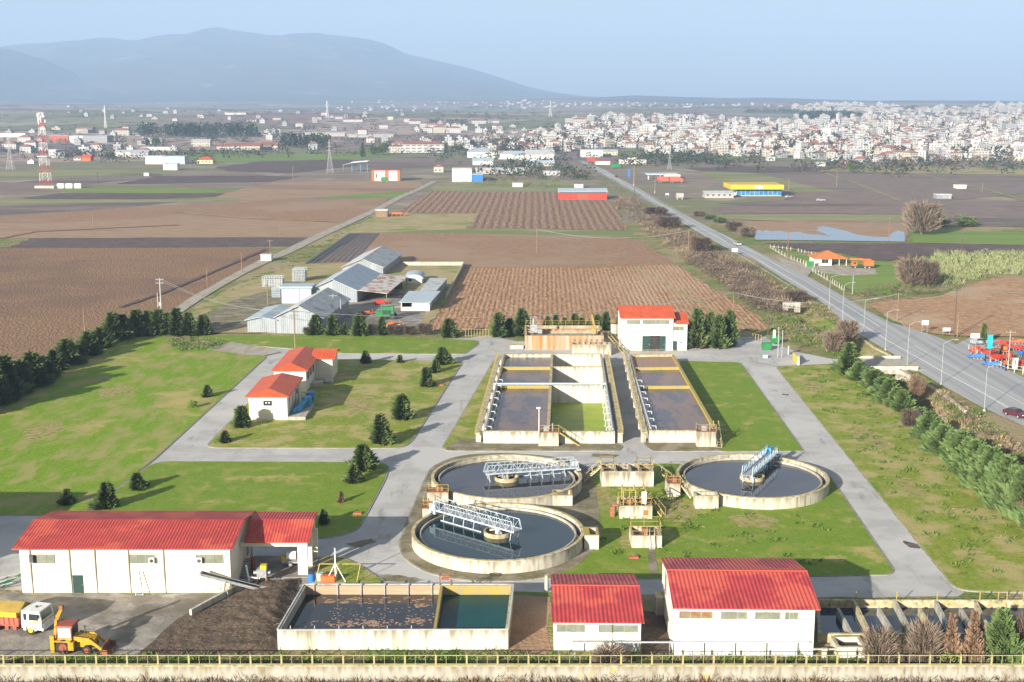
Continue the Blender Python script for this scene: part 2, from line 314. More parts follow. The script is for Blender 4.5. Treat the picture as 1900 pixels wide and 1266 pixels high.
# ================================================================ camera, sun, sky, air
cam = bpy.data.cameras.new('camera'); co = bpy.data.objects.new('camera', cam); COL.objects.link(co)
co.location = (0, 0, H); co.rotation_euler = (math.pi / 2 - PIT, 0, 0)
cam.sensor_width = 36; cam.lens = 36 * F / 1900; cam.clip_start = 1; cam.clip_end = 60000
SC.camera = co
SUN_E, SUN_A = math.radians(17.6), math.radians(34.5)          # sun behind and left of the drone
sd = Vector((-math.sin(SUN_A) * math.cos(SUN_E), -math.cos(SUN_A) * math.cos(SUN_E), math.sin(SUN_E)))
sl = bpy.data.lights.new('sun', 'SUN'); sl.energy = 5.0; sl.angle = math.radians(.5); sl.color = (1, .93, .81)
so = bpy.data.objects.new('sun', sl); COL.objects.link(so); so.rotation_euler = sd.to_track_quat('Z', 'Y').to_euler()
W = bpy.data.worlds.new('World'); SC.world = W; W.use_nodes = True
sky = W.node_tree.nodes.new('ShaderNodeTexSky'); sky.sky_type = 'NISHITA'; sky.sun_disc = False
sky.sun_elevation = SUN_E; sky.sun_rotation = math.pi + SUN_A
sky.altitude = 50; sky.air_density = 1.0; sky.dust_density = .9; sky.ozone_density = 1.8
hs = W.node_tree.nodes.new('ShaderNodeHueSaturation'); hs.inputs['Saturation'].default_value = .42; hs.inputs['Hue'].default_value = .506
W.node_tree.links.new(sky.outputs[0], hs.inputs['Color']); wn, wlk = W.node_tree.nodes, W.node_tree.links
tcw = wn.new('ShaderNodeTexCoord'); mpw = wn.new('ShaderNodeMapping'); mpw.inputs['Scale'].default_value = (1.6, 1.6, 9); mpw.inputs['Rotation'].default_value = (.06, 0, 0); wlk.new(tcw.outputs['Generated'], mpw.inputs[0])
cn = wn.new('ShaderNodeTexNoise'); cn.inputs['Scale'].default_value = 1.7; cn.inputs['Detail'].default_value = 4; wlk.new(mpw.outputs[0], cn.inputs['Vector'])
cm = wn.new('ShaderNodeMapRange'); cm.inputs[1].default_value = .42; cm.inputs[2].default_value = .72; cm.inputs[4].default_value = .24; wlk.new(cn.outputs[0], cm.inputs[0])
cx = wn.new('ShaderNodeMix'); cx.data_type = 'RGBA'; wlk.new(cm.outputs[0], cx.inputs[0]); wlk.new(hs.outputs[0], cx.inputs[6]); cx.inputs[7].default_value = (5.6, 6.0, 6.5, 1)
wlk.new(cx.outputs[2], wn['Background'].inputs[0])
W.node_tree.nodes['Background'].inputs[1].default_value = .064
SC.view_settings.view_transform = 'Standard'; SC.view_settings.look = 'None'; SC.view_settings.exposure = 1.04; SC.view_settings.gamma = 1
SC.render.engine = 'CYCLES'
cy = SC.cycles
cy.max_bounces = 5; cy.diffuse_bounces = 2; cy.glossy_bounces = 3; cy.transmission_bounces = 2; cy.transparent_max_bounces = 4; cy.volume_bounces = 1
cy.use_denoising = True

hz = MB().box(-9500, 9500, -60, 17500, -6, 1150)
hm = bpy.data.materials.new('haze_air'); hm.use_nodes = True
hn = hm.node_tree.nodes; hn.remove(hn['Principled BSDF'])
vol = hn.new('ShaderNodeVolumePrincipled'); vol.inputs['Color'].default_value = (.50, .70, 1, 1); vol.inputs['Density'].default_value = 1.2e-4
vol.inputs['Anisotropy'].default_value = 0.0
hm.node_tree.links.new(vol.outputs[0], hn['Material Output'].inputs['Volume'])
ho = hz.build('haze', hm); tag(ho, kind='stuff')

# ================================================================ ground
def axis(lo, hi, step, far_lo, far_hi, k=1.09):
    a = [lo + i * step for i in range(int((hi - lo) / step) + 1)]
    d = step; x = a[0]
    while x > far_lo: d *= k; x -= d; a.insert(0, x)
    d = step; x = a[-1]
    while x < far_hi: d *= k; x += d; a.append(x)
    return a
xs = axis(40, 100, 1.2, -8650, 8650); ys = axis(100, 345, 2.0, -30, 16500, 1.035)
gm = MB()
gm.v = [(x, y, terr(x, y)) for y in ys for x in xs]
nx = len(xs)
gm.f = [(j * nx + i, j * nx + i + 1, (j + 1) * nx + i + 1, (j + 1) * nx + i) for j in range(len(ys) - 1) for i in range(nx - 1)]
gm.m = [1 if ys[f[0] // nx] > 1150 else 2 if ys[f[0] // nx] > 560 else 0 for f in gm.f]
# patchwork of distant fields
fm, nt, N, L, b = new_mat('distant_fields')
b.inputs['Roughness'].default_value = .95; b.inputs['Specular IOR Level'].default_value = .1
geo = N.new('ShaderNodeNewGeometry'); mp = N.new('ShaderNodeMapping'); mp.inputs['Scale'].default_value = (1 / 260, 1 / 330, 0); mp.inputs['Rotation'].default_value = (0, 0, .25)
L.new(geo.outputs['Position'], mp.inputs[0])
vo = N.new('ShaderNodeTexVoronoi'); vo.voronoi_dimensions = '2D'; vo.distance = 'MANHATTAN'; vo.inputs['Scale'].default_value = 1; L.new(mp.outputs[0], vo.inputs['Vector'])
sep = N.new('ShaderNodeSeparateColor'); L.new(vo.outputs['Color'], sep.inputs[0])
cr = N.new('ShaderNodeValToRGB'); cr.color_ramp.interpolation = 'CONSTANT'
cols = [(.22, .155, .145), (.28, .20, .18), (.36, .27, .22), (.20, .20, .12), (.40, .31, .26), (.20, .16, .16), (.27, .25, .16), (.36, .31, .25)]
e = cr.color_ramp.elements
while len(e) < len(cols): e.new(.5)
for i, c in enumerate(cols): e[i].position = i / len(cols); e[i].color = (*c, 1)
L.new(sep.outputs[0], cr.inputs[0])
nz = N.new('ShaderNodeTexNoise'); nz.inputs['Scale'].default_value = .03; nz.inputs['Detail'].default_value = 6; L.new(geo.outputs['Position'], nz.inputs['Vector'])
rp = N.new('ShaderNodeMapRange'); rp.inputs[1].default_value = .55; rp.inputs[2].default_value = .66; L.new(nz.outputs[0], rp.inputs[0])
mx = N.new('ShaderNodeMix'); mx.data_type = 'RGBA'; L.new(rp.outputs[0], mx.inputs[0]); L.new(cr.outputs[0], mx.inputs[6]); mx.inputs[7].default_value = (.065, .075, .05, 1)
L.new(mx.outputs[2], b.inputs['Base Color'])
tag(gm.build('ground', [M['rough_grass'], fm, M['mid_ground']]), kind='structure')

# ================================================================ mountains
def mountain(name, prof, yr, y0, depth_back, mtl, seed, step=70):
    pts = []
    zs = [(P(u, v, yr).x, P(u, v, yr).z) for u, v in prof]
    def ridge(x):
        if x <= zs[0][0]: return zs[0][1]
        for (xa, za), (xb, zb) in zip(zs, zs[1:]):
            if xa <= x <= xb: return za + (zb - za) * (x - xa) / (xb - xa)
        return zs[-1][1]
    mb = MB(); nX = int((zs[-1][0] - zs[0][0]) / step) + 1; nY = 46
    for j in range(nY):
        t = j / (nY - 1)
        y = y0 + (yr + depth_back - y0) * t
        tr = (yr - y0) / (yr + depth_back - y0)
        for i in range(nX):
            x = zs[0][0] + i * step
            k = t / tr if t < tr else 1 - .8 * (t - tr) / (1 - tr)
            fall = (sm(k) * .62 + .38 * k) if t < tr else k
            n = mnoise.fractal(Vector((x / 1500 + seed, y / 1900, 0)), 1, 2, 6)
            g = abs(mnoise.noise(Vector((x / 620 + seed, y / 2600, 3))))
            zr = ridge(x)
            z = terr(x, y) * (1 - fall) + zr * fall + (n * 95 - g * 110) * min(1, fall * 2) * (1 - fall * .93) * min(1, max(0, zr - 40) / 300)
            mb.v.append((x, y, max(z, terr(x, y) - 6)))
    mb.f = [(j * nX + i, j * nX + i + 1, (j + 1) * nX + i + 1, (j + 1) * nX + i) for j in range(nY - 1) for i in range(nX - 1)]
    mb.m = [0] * len(mb.f)
    tag(mb.build(name, mtl, smooth=True), kind='structure')
mm = mat('mountain_woodland', (.075, .082, .06), (.14, .125, .10), sc=.0016, lo=.45, hi=.62, c3=(.25, .225, .19), sc3=.0026, lo3=.58, hi3=.7, rough=1, spec=0)
mountain('mountain', [(-420, 130), (-200, 105), (30, 87), (70, 81), (110, 80), (150, 75), (178, 77), (205, 69), (235, 75), (255, 75), (285, 74), (300, 70), (318, 65), (350, 64), (372, 62), (392, 57), (402, 52), (413, 51), (425, 55), (450, 59), (478, 61), (500, 65), (530, 66), (556, 62), (590, 60), (615, 64), (645, 67), (690, 73), (715, 80), (735, 89), (752, 99), (790, 108), (830, 117), (865, 125), (905, 137), (945, 150), (985, 163), (1030, 172), (1075, 178), (1150, 182), (1250, 187), (1330, 192)], 14500, 8600, 1800, mm, 3.1)
mountain('foothill', [(-650, 80), (-300, 70), (-60, 82), (0, 86), (22, 91), (50, 99), (85, 110), (120, 127), (150, 142), (175, 152), (215, 156), (255, 162), (300, 172), (345, 182), (400, 189)], 10500, 7600, 1500, mm, 8.7)
mountain('distant_hills', [(900, 190), (1000, 182), (1100, 181), (1180, 177), (1260, 180), (1350, 182), (1420, 181), (1520, 185), (1600, 188), (1700, 186), (1800, 190), (1900, 191), (2050, 190), (2300, 188)], 9500, 7000, 900, mm, 5.2, 80)

# ================================================================ flat sheets: fields, roads, lawns
def rough_edge(pts, step, amp):
    out = []
    for a, b2 in zip(pts, pts[1:] + pts[:1]):
        n = max(1, int((b2 - a).length / step)); d = (b2 - a); nrm = Vector((-d.y, d.x, 0)).normalized()
        for i in range(n):
            p = a + d * (i / n)
            if i: p = p + nrm * random.uniform(-amp, amp)
            out.append(p)
    return out
def fillet(pts, r, seg=5):
    out = []
    n = len(pts)
    for i in range(n):
        p, a, c = pts[i], pts[i - 1], pts[(i + 1) % n]
        va, vc = a - p, c - p
        k = min(r, va.length * .45, vc.length * .45)
        A, C = p + va.normalized() * k, p + vc.normalized() * k
        for j in range(seg + 1):
            t = j / seg; out.append(A * (1 - t) ** 2 + p * 2 * t * (1 - t) + C * t * t)
    return out
LZ = [.02]
def field(name, px, m, amp=None, z=None, step=None):
    pts = [G(u, v) for u, v in px]
    d = sum(p.y for p in pts) / len(pts)
    LZ[0] += .006
    pts = rough_edge(pts, step or max(2.5, d / 90), d / 520 if amp is None else amp)
    zz = z if z is not None else LZ[0]
    mb = MB(); mb.add([(p.x, p.y, zz) for p in pts], [tuple(range(len(pts)))])
    return tag(mb.build(name, M[m]), kind='structure')

# --- left of the farm track
field('ploughed_field', [(-400, 458), (0, 460), (300, 459), (506, 460), (484, 481), (396, 529), (318, 578), (200, 606), (100, 660), (0, 700), (-300, 850)], 'soil_left')
field('dark_field', [(-300, 462), (18, 459), (60, 441), (300, 441), (582, 441), (545, 458), (300, 460)], 'soil_dark')
field('harrowed_field', [(-300, 418), (0, 414), (200, 410), (450, 404), (640, 414), (585, 440), (300, 441), (-300, 443)], 'soil_light')
field('ploughed_field', [(-300, 416), (0, 402), (100, 396), (300, 381), (480, 374), (600, 370), (722, 368), (694, 390), (642, 414), (450, 405), (200, 410)], 'soil_smooth')
field('green_crop', [(612, 364), (700, 359), (775, 355), (755, 364), (719, 368), (600, 369)], 'crop_green')
field('ploughed_field', [(350, 372), (420, 358), (505, 339), (560, 337), (650, 336), (785, 338), (773, 354), (700, 358), (600, 366), (480, 373)], 'soil_light')
field('grey_field', [(-300, 398), (0, 384), (150, 378), (300, 372), (345, 374), (250, 383), (60, 396), (-300, 415)], 'soil_grey')
field('meadow_strip', [(-200, 372), (60, 370), (300, 369), (400, 366), (460, 371), (340, 375), (100, 378), (-200, 384)], 'crop_pale')
field('dark_field', [(40, 368), (110, 359), (250, 359), (420, 359), (400, 366), (300, 370), (60, 370)], 'soil_dark')
field('green_crop', [(105, 357), (130, 351), (300, 350), (418, 351), (400, 358), (250, 359)], 'crop_green')
field('grey_field', [(-200, 344), (0, 342), (120, 330), (300, 322), (305, 330), (180, 340), (70, 352), (0, 353), (-200, 356)], 'soil_grey')
field('dark_field', [(215, 342), (290, 327), (480, 326), (560, 328), (500, 338), (300, 341)], 'soil_dark')
field('dark_field', [(400, 311), (480, 300), (640, 296), (700, 302), (650, 310), (540, 322), (420, 318)], 'soil_dark')
field('brown_field', [(690, 296), (800, 293), (900, 299), (890, 308), (700, 314), (660, 306)], 'soil_grey')
field('green_crop', [(345, 291), (400, 283), (620, 283), (735, 287), (735, 290), (640, 296), (420, 300), (345, 297)], 'crop_green')
field('meadow', [(-200, 322), (120, 316), (330, 316), (340, 320), (100, 329), (-200, 338)], 'crop_pale')
# --- between track and highway
field('furrowed_field', [(742, 393), (800, 355), (1036, 356), (1040, 371), (1128, 372), (1148, 395), (1166, 428), (868, 424), (888, 397), (800, 396)], 'soil_furrow_far')
field('stubble_field', [(630, 433), (702, 398), (888, 397), (866, 425), (850, 434)], 'stubble')
field('meadow_strip', [(690, 433), (866, 425), (1168, 429), (1185, 442), (1160, 442), (850, 434)], 'crop_pale')
field('harrowed_field', [(640, 455), (672, 432), (860, 434), (1160, 441), (1190, 448), (1250, 490), (1100, 497), (850, 498), (745, 498), (690, 500), (590, 490)], 'soil_smooth')
field('furrowed_field', [(856, 497), (1100, 497), (1252, 490), (1340, 548), (1412, 590), (1425, 613), (1250, 612), (800, 614), (792, 606)], 'soil_furrow')
field('scrubby_field', [(800, 345), (880, 335), (1040, 335), (1080, 345), (1035, 357), (800, 355)], 'crop_pale')
# --- right of the highway
field('grey_field', [(1455, 372), (1480, 340), (1400, 325), (1500, 320), (1700, 322), (1950, 330), (1950, 355), (1770, 372), (1690, 381), (1380, 381), (1330, 378)], 'soil_grey')
field('grey_field', [(1320, 388), (1360, 382), (1700, 381), (1780, 374), (1960, 372), (1960, 422), (1760, 420), (1700, 398), (1340, 396)], 'soil_grey')
field('green_crop', [(1300, 320), (1350, 312), (1420, 325), (1500, 345), (1560, 357), (1470, 357), (1450, 340), (1340, 338)], 'crop_pale')
field('brown_field', [(1270, 312), (1400, 309), (1560, 310), (1600, 316), (1400, 322), (1300, 318)], 'soil_dark')
field('stubble_field', [(1560, 312), (1700, 308), (1960, 316), (1960, 326), (1700, 322), (1520, 318)], 'stubble')
field('meadow', [(1330, 399), (1700, 399), (1690, 412), (1480, 412), (1350, 408)], 'crop_pale')
field('flooded_field', [(1380, 412), (1500, 411), (1690, 411), (1680, 446), (1400, 447)], 'soil_light')
pz = MB()
def flat(px, z): 
    pts = [G(u, v) for u, v in px]; pz.add([(p.x, p.y, z) for p in pts], [tuple(range(len(pts)))])
flat([(1402, 432), (1408, 428), (1414, 431), (1422, 428), (1432, 431), (1446, 429), (1462, 433), (1480, 431), (1500, 436), (1522, 437), (1540, 440), (1528, 434), (1512, 428), (1520, 427), (1514, 422), (1526, 424), (1520, 420), (1545, 424), (1570, 430), (1592, 437), (1620, 441), (1648, 441), (1656, 433), (1666, 429), (1678, 432), (1680, 450), (1560, 448), (1400, 446)], .27)
flat([(1380, 412.6), (1440, 411.8), (1512, 411.6), (1512, 412.6), (1440, 413.2)], .16)
tag(pz.build('flood_water', M['pond']), kind='structure')
field('bright_meadow', [(1690, 436), (1740, 428), (1960, 434), (1960, 456), (1690, 452)], 'crop_green')
field('dry_brush_field', [(1420, 452), (1700, 453), (1960, 457), (1960, 474), (1700, 476), (1640, 488), (1560, 470), (1440, 462)], 'soil_dark')
field('farm_lawn', [(1455, 465), (1510, 478), (1660, 488), (1680, 520), (1650, 545), (1600, 552), (1560, 530), (1500, 495)], 'crop_green')
field('gravel_patch', [(1440, 478), (1500, 492), (1560, 492), (1625, 500), (1630, 510), (1570, 513), (1505, 505), (1498, 514), (1460, 497)], 'track')
field('red_field', [(1612, 566), (1640, 560), (1740, 552), (1790, 534), (1840, 518), (1960, 514), (1960, 626), (1800, 626), (1745, 622), (1690, 612), (1640, 588)], 'soil_right')
field('crop_strip', [(1120, 283), (1300, 282), (1400, 288), (1380, 294), (1200, 298), (1140, 291)], 'crop_green')

def furrow_line(px, m, w):
    g = [G(u, v) for u, v in px]; mb = MB(); LZ[0] += .006
    for a, b2 in zip(g, g[1:]):
        d = (b2 - a).normalized(); n = Vector((-d.y, d.x, 0)) * w / 2
        k = max(1, int((b2 - a).length / 6)); 
        for i in range(k):
            p, q = a.lerp(b2, i / k), a.lerp(b2, (i + 1) / k); j = random.uniform(.6, 1.3)
            mb.add([(*(p - n * j).xy, LZ[0]), (*(p + n * j).xy, LZ[0]), (*(q + n * j).xy, LZ[0]), (*(q - n * j).xy, LZ[0])], [(0, 1, 2, 3)])
    tag(mb.build('furrow_line', M[m]), kind='structure')
furrow_line([(222, 572), (300, 545), (380, 512), (450, 482), (492, 464)], 'soil_dark', 1.6)
furrow_line([(318, 393), (380, 399), (460, 406), (560, 410), (640, 413)], 'stubble', 2.2)
furrow_line([(0, 443), (60, 431), (200, 424), (330, 418)], 'soil_smooth', 3)
furrow_line([(1180, 498), (1255, 540), (1330, 580), (1400, 612)], 'stubble', 1.4)
furrow_line([(860, 497), (1000, 497.5), (1120, 496), (1250, 490.5)], 'stubble', 1.0)
furrow_line([(1520, 318), (1600, 345), (1690, 381)], 'crop_pale', 3); furrow_line([(1700, 322), (1830, 352), (1900, 372)], 'crop_pale', 3)
# --- farm yard, farm track
field('farm_yard', [(340, 585), (440, 530), (560, 492), (700, 487), (862, 490), (830, 560), (790, 612), (560, 618), (390, 620)], 'stubble')
field('muddy_ground', [(360, 592), (430, 560), (520, 535), (530, 560), (480, 600), (400, 615)], 'moss')
field('farm_yard', [(600, 600), (640, 555), (760, 545), (790, 580), (770, 612), (610, 620)], 'yard')
def strip(name, L_, R_, m, z):
    mb = MB(); l = [G(u, v) for u, v in L_]; r = [G(u, v) for u, v in R_]
    n = len(l); vs = [(p.x, p.y, z) for p in l] + [(p.x, p.y, z) for p in r]
    mb.add(vs, [(i, n + i, n + i + 1, i + 1) for i in range(n - 1)])
    return tag(mb.build(name, M[m]), kind='structure')
strip('farm_track', [(285, 600), (318, 577), (355, 552), (392, 532), (440, 505), (480, 484), (520, 468), (575, 441), (640, 412), (690, 390), (735, 366), (770, 352), (800, 337)],
      [(310, 600), (342, 578), (374, 556), (410, 534), (462, 505), (506, 484), (545, 468), (598, 441), (660, 412), (708, 390), (750, 366), (783, 352), (812, 337)], 'track', .17)
sb = MB()
for i in range(9):        # plastic mulch strips beside the track
    a, c = G(568 + i * 11, 490 - i * .5, 0), G(650 + i * 6.5, 434, 0)
    d = (c - a).normalized(); n = Vector((-d.y, d.x, 0)) * .55
    sb.add([(*(a - n).xy, .21), (*(a + n).xy, .21), (*(c + n).xy, .21), (*(c - n).xy, .21)], [(0, 1, 2, 3)])
tag(sb.build('mulch_strips', M['black']), kind='structure')

# --- highway and its paint
HL = [(2010, 850), (1900, 793), (1827, 760), (1755, 721), (1684, 679), (1655, 657), (1595, 623), (1563, 597), (1526, 563), (1466, 527), (1400, 484), (1345, 459), (1318, 445.5), (1266, 414), (1229, 388), (1184, 361.5), (1144, 338), (1110, 319), (1082, 303.5), (1074, 299)]
HR = [(2010, 742), (1900, 703), (1874, 690), (1820, 660), (1775, 640), (1705, 615), (1653, 600), (1610, 578), (1558, 547), (1500, 515), (1450, 490), (1381, 455.5), (1352, 441), (1318, 424.5), (1266, 398), (1229, 378), (1197, 358), (1157, 336), (1125, 317), (1091, 303), (1082, 299)]
hp = [G(u, v) for u, v in HL] + [G(u, v) for u, v in reversed(HR)]
mb = MB(); mb.add([(p.x, p.y, .20) for p in hp], [tuple(range(len(hp)))])
tag(mb.build('highway', M['asphalt']), kind='structure')
def at_y(pl, y):
    g = [G(u, v) for u, v in pl]
    for a, c in zip(g, g[1:]):
        if a.y <= y <= c.y: return a.x + (c.x - a.x) * (y - a.y) / (c.y - a.y)
    return None
LINE = [G(u, v) for u, v in [(2010, 829), (1900, 776), (1827, 733), (1746, 690), (1662, 642), (1604, 607), (1540, 565), (1470, 521), (1400, 480), (1335, 443), (1266, 405), (1229, 382.5), (1190, 360), (1150, 337), (1087, 303.5)]]
pm = MB()
def ribbon(line, off, w, dash=None):
    for a, c in zip(line, line[1:]):
        d = c - a; n = Vector((d.y, -d.x, 0)).normalized()
        k = max(1, int(d.length / (dash or d.length)))
        for i in range(k):
            p, q = a + d * (i / k), a + d * ((i + (.45 if dash else 1.0)) / k)
            p, q = p + n * off, q + n * off
            pm.add([(*(p - n * w / 2).xy, .206), (*(p + n * w / 2).xy, .206), (*(q + n * w / 2).xy, .206), (*(q - n * w / 2).xy, .206)], [(0, 1, 2, 3)])
ribbon(LINE, 0, .26)
ribbon(LINE[5:], 3.6, .2); ribbon(LINE[6:], -3.6, .2); ribbon(LINE[:5], 3.9, .14)
tag(pm.build('road_marking', M['paint']), kind='structure')
field('side_road', [(1775, 640), (1800, 628), (1850, 632), (1960, 640), (1960, 652), (1850, 648), (1795, 650), (1795, 662)], 'asphalt', amp=0, z=.195)
field('entrance_road', [(1380, 628), (1440, 640), (1480, 655), (1545, 668), (1600, 668), (1665, 665), (1690, 684), (1640, 676), (1560, 676), (1440, 681), (1392, 671)], 'paving', amp=0, z=.19)

# --- plant paving and yard
plant = [(-500, 1140), (-500, 940), (100, 940), (150, 930), (285, 840), (480, 655), (520, 638), (870, 628), (905, 622), (960, 634), (1150, 628), (1280, 640), (1350, 628), (1420, 625), (1440, 640), (1480, 660), (1470, 690), (1560, 760), (1790, 1100), (1770, 1112), (1510, 1112), (1200, 1108), (1000, 1108), (560, 1100), (430, 1112), (0, 1112)]
pv = [G(u, v) for u, v in plant]
hole = [Vector((p.x, p.y, 0)) for p in BAS]
cut = [0]
from mathutils.geometry import tessellate_polygon
pv = [Vector((q.x, q.y, 0)) for q in pv]
tris = tessellate_polygon([pv, hole]); allp = pv + hole
mb = MB(); mb.add([(q.x, q.y, .05) for q in allp], [tuple(f) for f in tris])
tag(mb.build('plant_road', M['paving']), kind='structure')
field('front_verge', [(-500, 1090), (430, 1098), (1000, 1100), (1250, 1106), (1520, 1110), (1770, 1108), (2100, 1098), (2300, 1236), (-500, 1236)], 'rough_grass', amp=.2, z=.07)
field('dirt_yard', [(-500, 1100), (150, 1104), (432, 1103), (560, 1070), (575, 1075), (518, 1214), (350, 1218), (-500, 1220)], 'yard', amp=.5, z=.09)
field('wet_mud', [(250, 1222), (330, 1150), (400, 1120), (520, 1100), (505, 1216)], 'heap', amp=.5, z=.11)
field('dry_ground', [(950, 1105), (1020, 1110), (1024, 1215), (945, 1216)], 'soil_smooth', amp=.4, z=.10)
field('dark_ground', [(1190, 1135), (1240, 1140), (1256, 1216), (1190, 1216)], 'heap', amp=.4, z=.10)
field('gravel_heap_ground', [(380, 650), (430, 636), (500, 648), (520, 655), (490, 662), (455, 660)], 'track', amp=.4, z=.21)

def lawn(px, m, r=2.5, zt=.17, rr=None, kerb=True, name='lawn'):
    pts = fillet([G(u, v) for u, v in px], r)
    mb = MB(); mb.prism(pts, -.05, zt)
    tag(mb.build(name, M[m]), kind='structure')
    if not kerb: return
    kb = MB(); n = len(pts); c = sum(pts, Vector()) / n
    area = sum(pts[i].x * pts[(i + 1) % n].y - pts[(i + 1) % n].x * pts[i].y for i in range(n))
    s = 1 if area > 0 else -1
    def nrm(a, c2):
        d = c2 - a; return Vector((d.y, -d.x, 0)).normalized() * s
    outs = []
    for i in range(n):
        v = nrm(pts[i - 1], pts[i]) + nrm(pts[i], pts[(i + 1) % n])
        outs.append(pts[i] + (v.normalized() if v.length > 1e-4 else v) * .22)
    for i in range(n):
        a, c2, d, e2 = pts[i], pts[(i + 1) % n], outs[(i + 1) % n], outs[i]
        kb.add([(a.x, a.y, zt - .03), (c2.x, c2.y, zt - .03), (d.x, d.y, zt - .03), (e2.x, e2.y, zt - .03), (d.x, d.y, -.05), (e2.x, e2.y, -.05)], [(0, 1, 2, 3), (3, 2, 4, 5)])
    tag(kb.build('kerb', M['kerb']), kind='structure')
lawn([(-600, 957), (150, 957), (163, 948), (286, 853), (494, 663), (470, 655), (400, 648), (330, 629), (250, 626), (0, 742), (-600, 1000)], 'grass', 1.5)
lawn([(381, 832), (746, 833), (764, 819), (858, 672), (620, 668), (545, 664)], 'grass_dry', 2.5)
lawn([(288, 858), (722, 860), (714, 890), (662, 986), (610, 1000), (165, 1000), (168, 948)], 'grass_bright', 3)
lawn([(330, 628), (400, 623), (640, 622), (885, 633), (886, 640), (860, 658), (640, 657), (505, 645), (430, 640)], 'grass_bright', 1.2)
lawn([(822, 832), (917, 670), (926, 672), (890, 800), (893, 822), (1142, 822), (1150, 828), (1146, 836), (830, 836)], 'grass_dry', 1.2)
lawn([(826, 834), (852, 815), (893, 818), (896, 826), (1143, 826), (1153, 829), (1148, 838), (832, 838)], 'moss', 1, zt=.19)
lawn([(1262, 671), (1373, 674), (1490, 838), (1335, 839), (1320, 800)], 'grass_bright', 1)
lawn([(1196, 826), (1203, 818), (1338, 822), (1342, 838), (1212, 839)], 'moss', .8, zt=.19)
lawn([(1098, 868), (1235, 862), (1535, 880), (1657, 1060), (1650, 1068), (1030, 1077), (960, 1066), (1040, 960)], 'grass_bright', 2)
lawn([(786, 900), (800, 868), (850, 847), (930, 842), (1040, 850), (1098, 872), (1105, 905), (1110, 940), (1118, 1010), (1060, 1062), (980, 1079), (880, 1081), (800, 1068), (752, 1040), (741, 1012), (760, 960)], 'moss', 4, zt=.19)
lawn([(1440, 682), (1480, 676), (1560, 676), (1600, 686), (1690, 770), (1800, 880), (1960, 1030), (1960, 1102), (1776, 1097), (1600, 880)], 'grass_dry', 2)
lawn([(598, 1034), (640, 1038), (668, 1052), (716, 1083), (578, 1083)], 'grass_dry', 1.0)
field('footpath', [(1200, 1018), (1214, 1018), (1222, 1068), (1206, 1068)], 'moss', amp=.08, z=.185)
for px_ in ([(1676, 1004), (1692, 1008), (1708, 1012), (1706, 1019), (1688, 1017), (1680, 1011)], [(1452, 731), (1464, 732), (1463, 735), (1453, 734)], [(700, 1066), (740, 1068), (790, 1077), (770, 1082), (720, 1080)], [(640, 1010), (690, 1000), (700, 1006), (660, 1018)], [(1100, 842), (1150, 845), (1140, 850), (1096, 848)]):
    field('dark_patch', px_, 'moss' if px_[0][0] < 1500 and px_[0][0] > 600 else 'soil_dark', amp=.25, z=.062 + .002 * random.random(), step=.6)  # thin darker sheets on the plant road; those by the front basin are wet
for px_ in ([(1215, 930), (1245, 922), (1300, 940), (1295, 962), (1250, 970), (1225, 955)], [(1090, 905), (1110, 900), (1150, 930), (1130, 950), (1085, 945)], [(1350, 962), (1400, 955), (1450, 968), (1430, 982), (1370, 980)], [(1575, 790), (1610, 795), (1660, 830), (1640, 840), (1590, 820)], [(1480, 712), (1510, 708), (1540, 722), (1510, 730)], [(1650, 880), (1690, 890), (1720, 920), (1690, 925)], [(1165, 985), (1172, 1018), (1150, 1020), (1150, 1000)], [(640, 742), (690, 735), (700, 760), (650, 772)], [(180, 726), (240, 716), (250, 730), (190, 742)], [(40, 800), (110, 780), (120, 800), (50, 825)]):
    field('worn_patch', px_, 'worn', amp=.5, z=.172 + .004 * random.random(), step=.7)

# ================================================================ ditch water
wl = []
mb = MB(); rows = [(ditch_x(y), y) for y in range(150, 330, 6)]
mb.v = [p for x, y in rows for p in ((x - 1.9, y, -1.95), (x + 1.9, y, -1.95))]
mb.f = [(2 * i, 2 * i + 1, 2 * i + 3, 2 * i + 2) for i in range(len(rows) - 1)]; mb.m = [0] * len(mb.f)
tag(mb.build('ditch_water', M['ditchwater']), kind='structure')
# ================================================================ buildings of the plant
def wbox(t, name, x0, x1, y0, y1, z0, z1, m, parent=None):
    return MB().box(x0, x1, y0, y1, z0, z1).build(name, m, parent or t, local=True)
def win(t, x0, x1, z0, z1, m='glass_green', y=0.0, frames=2, name='window', frame_m='conc_white', face='f', W=0):
    """a glazed opening in the front (f), right (r) or left (l) wall, with its frame as a child"""
    mb, fb = MB(), MB()
    def bx(b2, a0, a1, d0, d1, c0, c1):
        if face == 'f': b2.box(a0, a1, y + d0, y + d1, c0, c1)
        elif face == 'r': b2.box(W - d1, W - d0, a0, a1, c0, c1)
        else: b2.box(d0, d1, a0, a1, c0, c1)
    bx(mb, x0, x1, -.03, .06, z0, z1)
    w = mb.build(name, M[m], t, local=True)
    if frames:
        s = .06
        bx(fb, x0 - s, x1 + s, -.09, -.031, z1, z1 + s); bx(fb, x0 - s, x1 + s, -.12, -.031, z0 - s, z0)
        bx(fb, x0 - s, x0, -.09, -.031, z0, z1); bx(fb, x1, x1 + s, -.09, -.031, z0, z1)
        for i in range(1, frames):
            xx = x0 + (x1 - x0) * i / frames; bx(fb, xx - .025, xx + .025, -.07, -.031, z0, z1)
        fb.build('frame', M[frame_m], w, local=True)
    return w
def pent(D, ze, zr, yr):           # gable profile in (y, z)
    return [(0, 0), (D, 0), (D, ze), (yr, zr), (0, ze)]
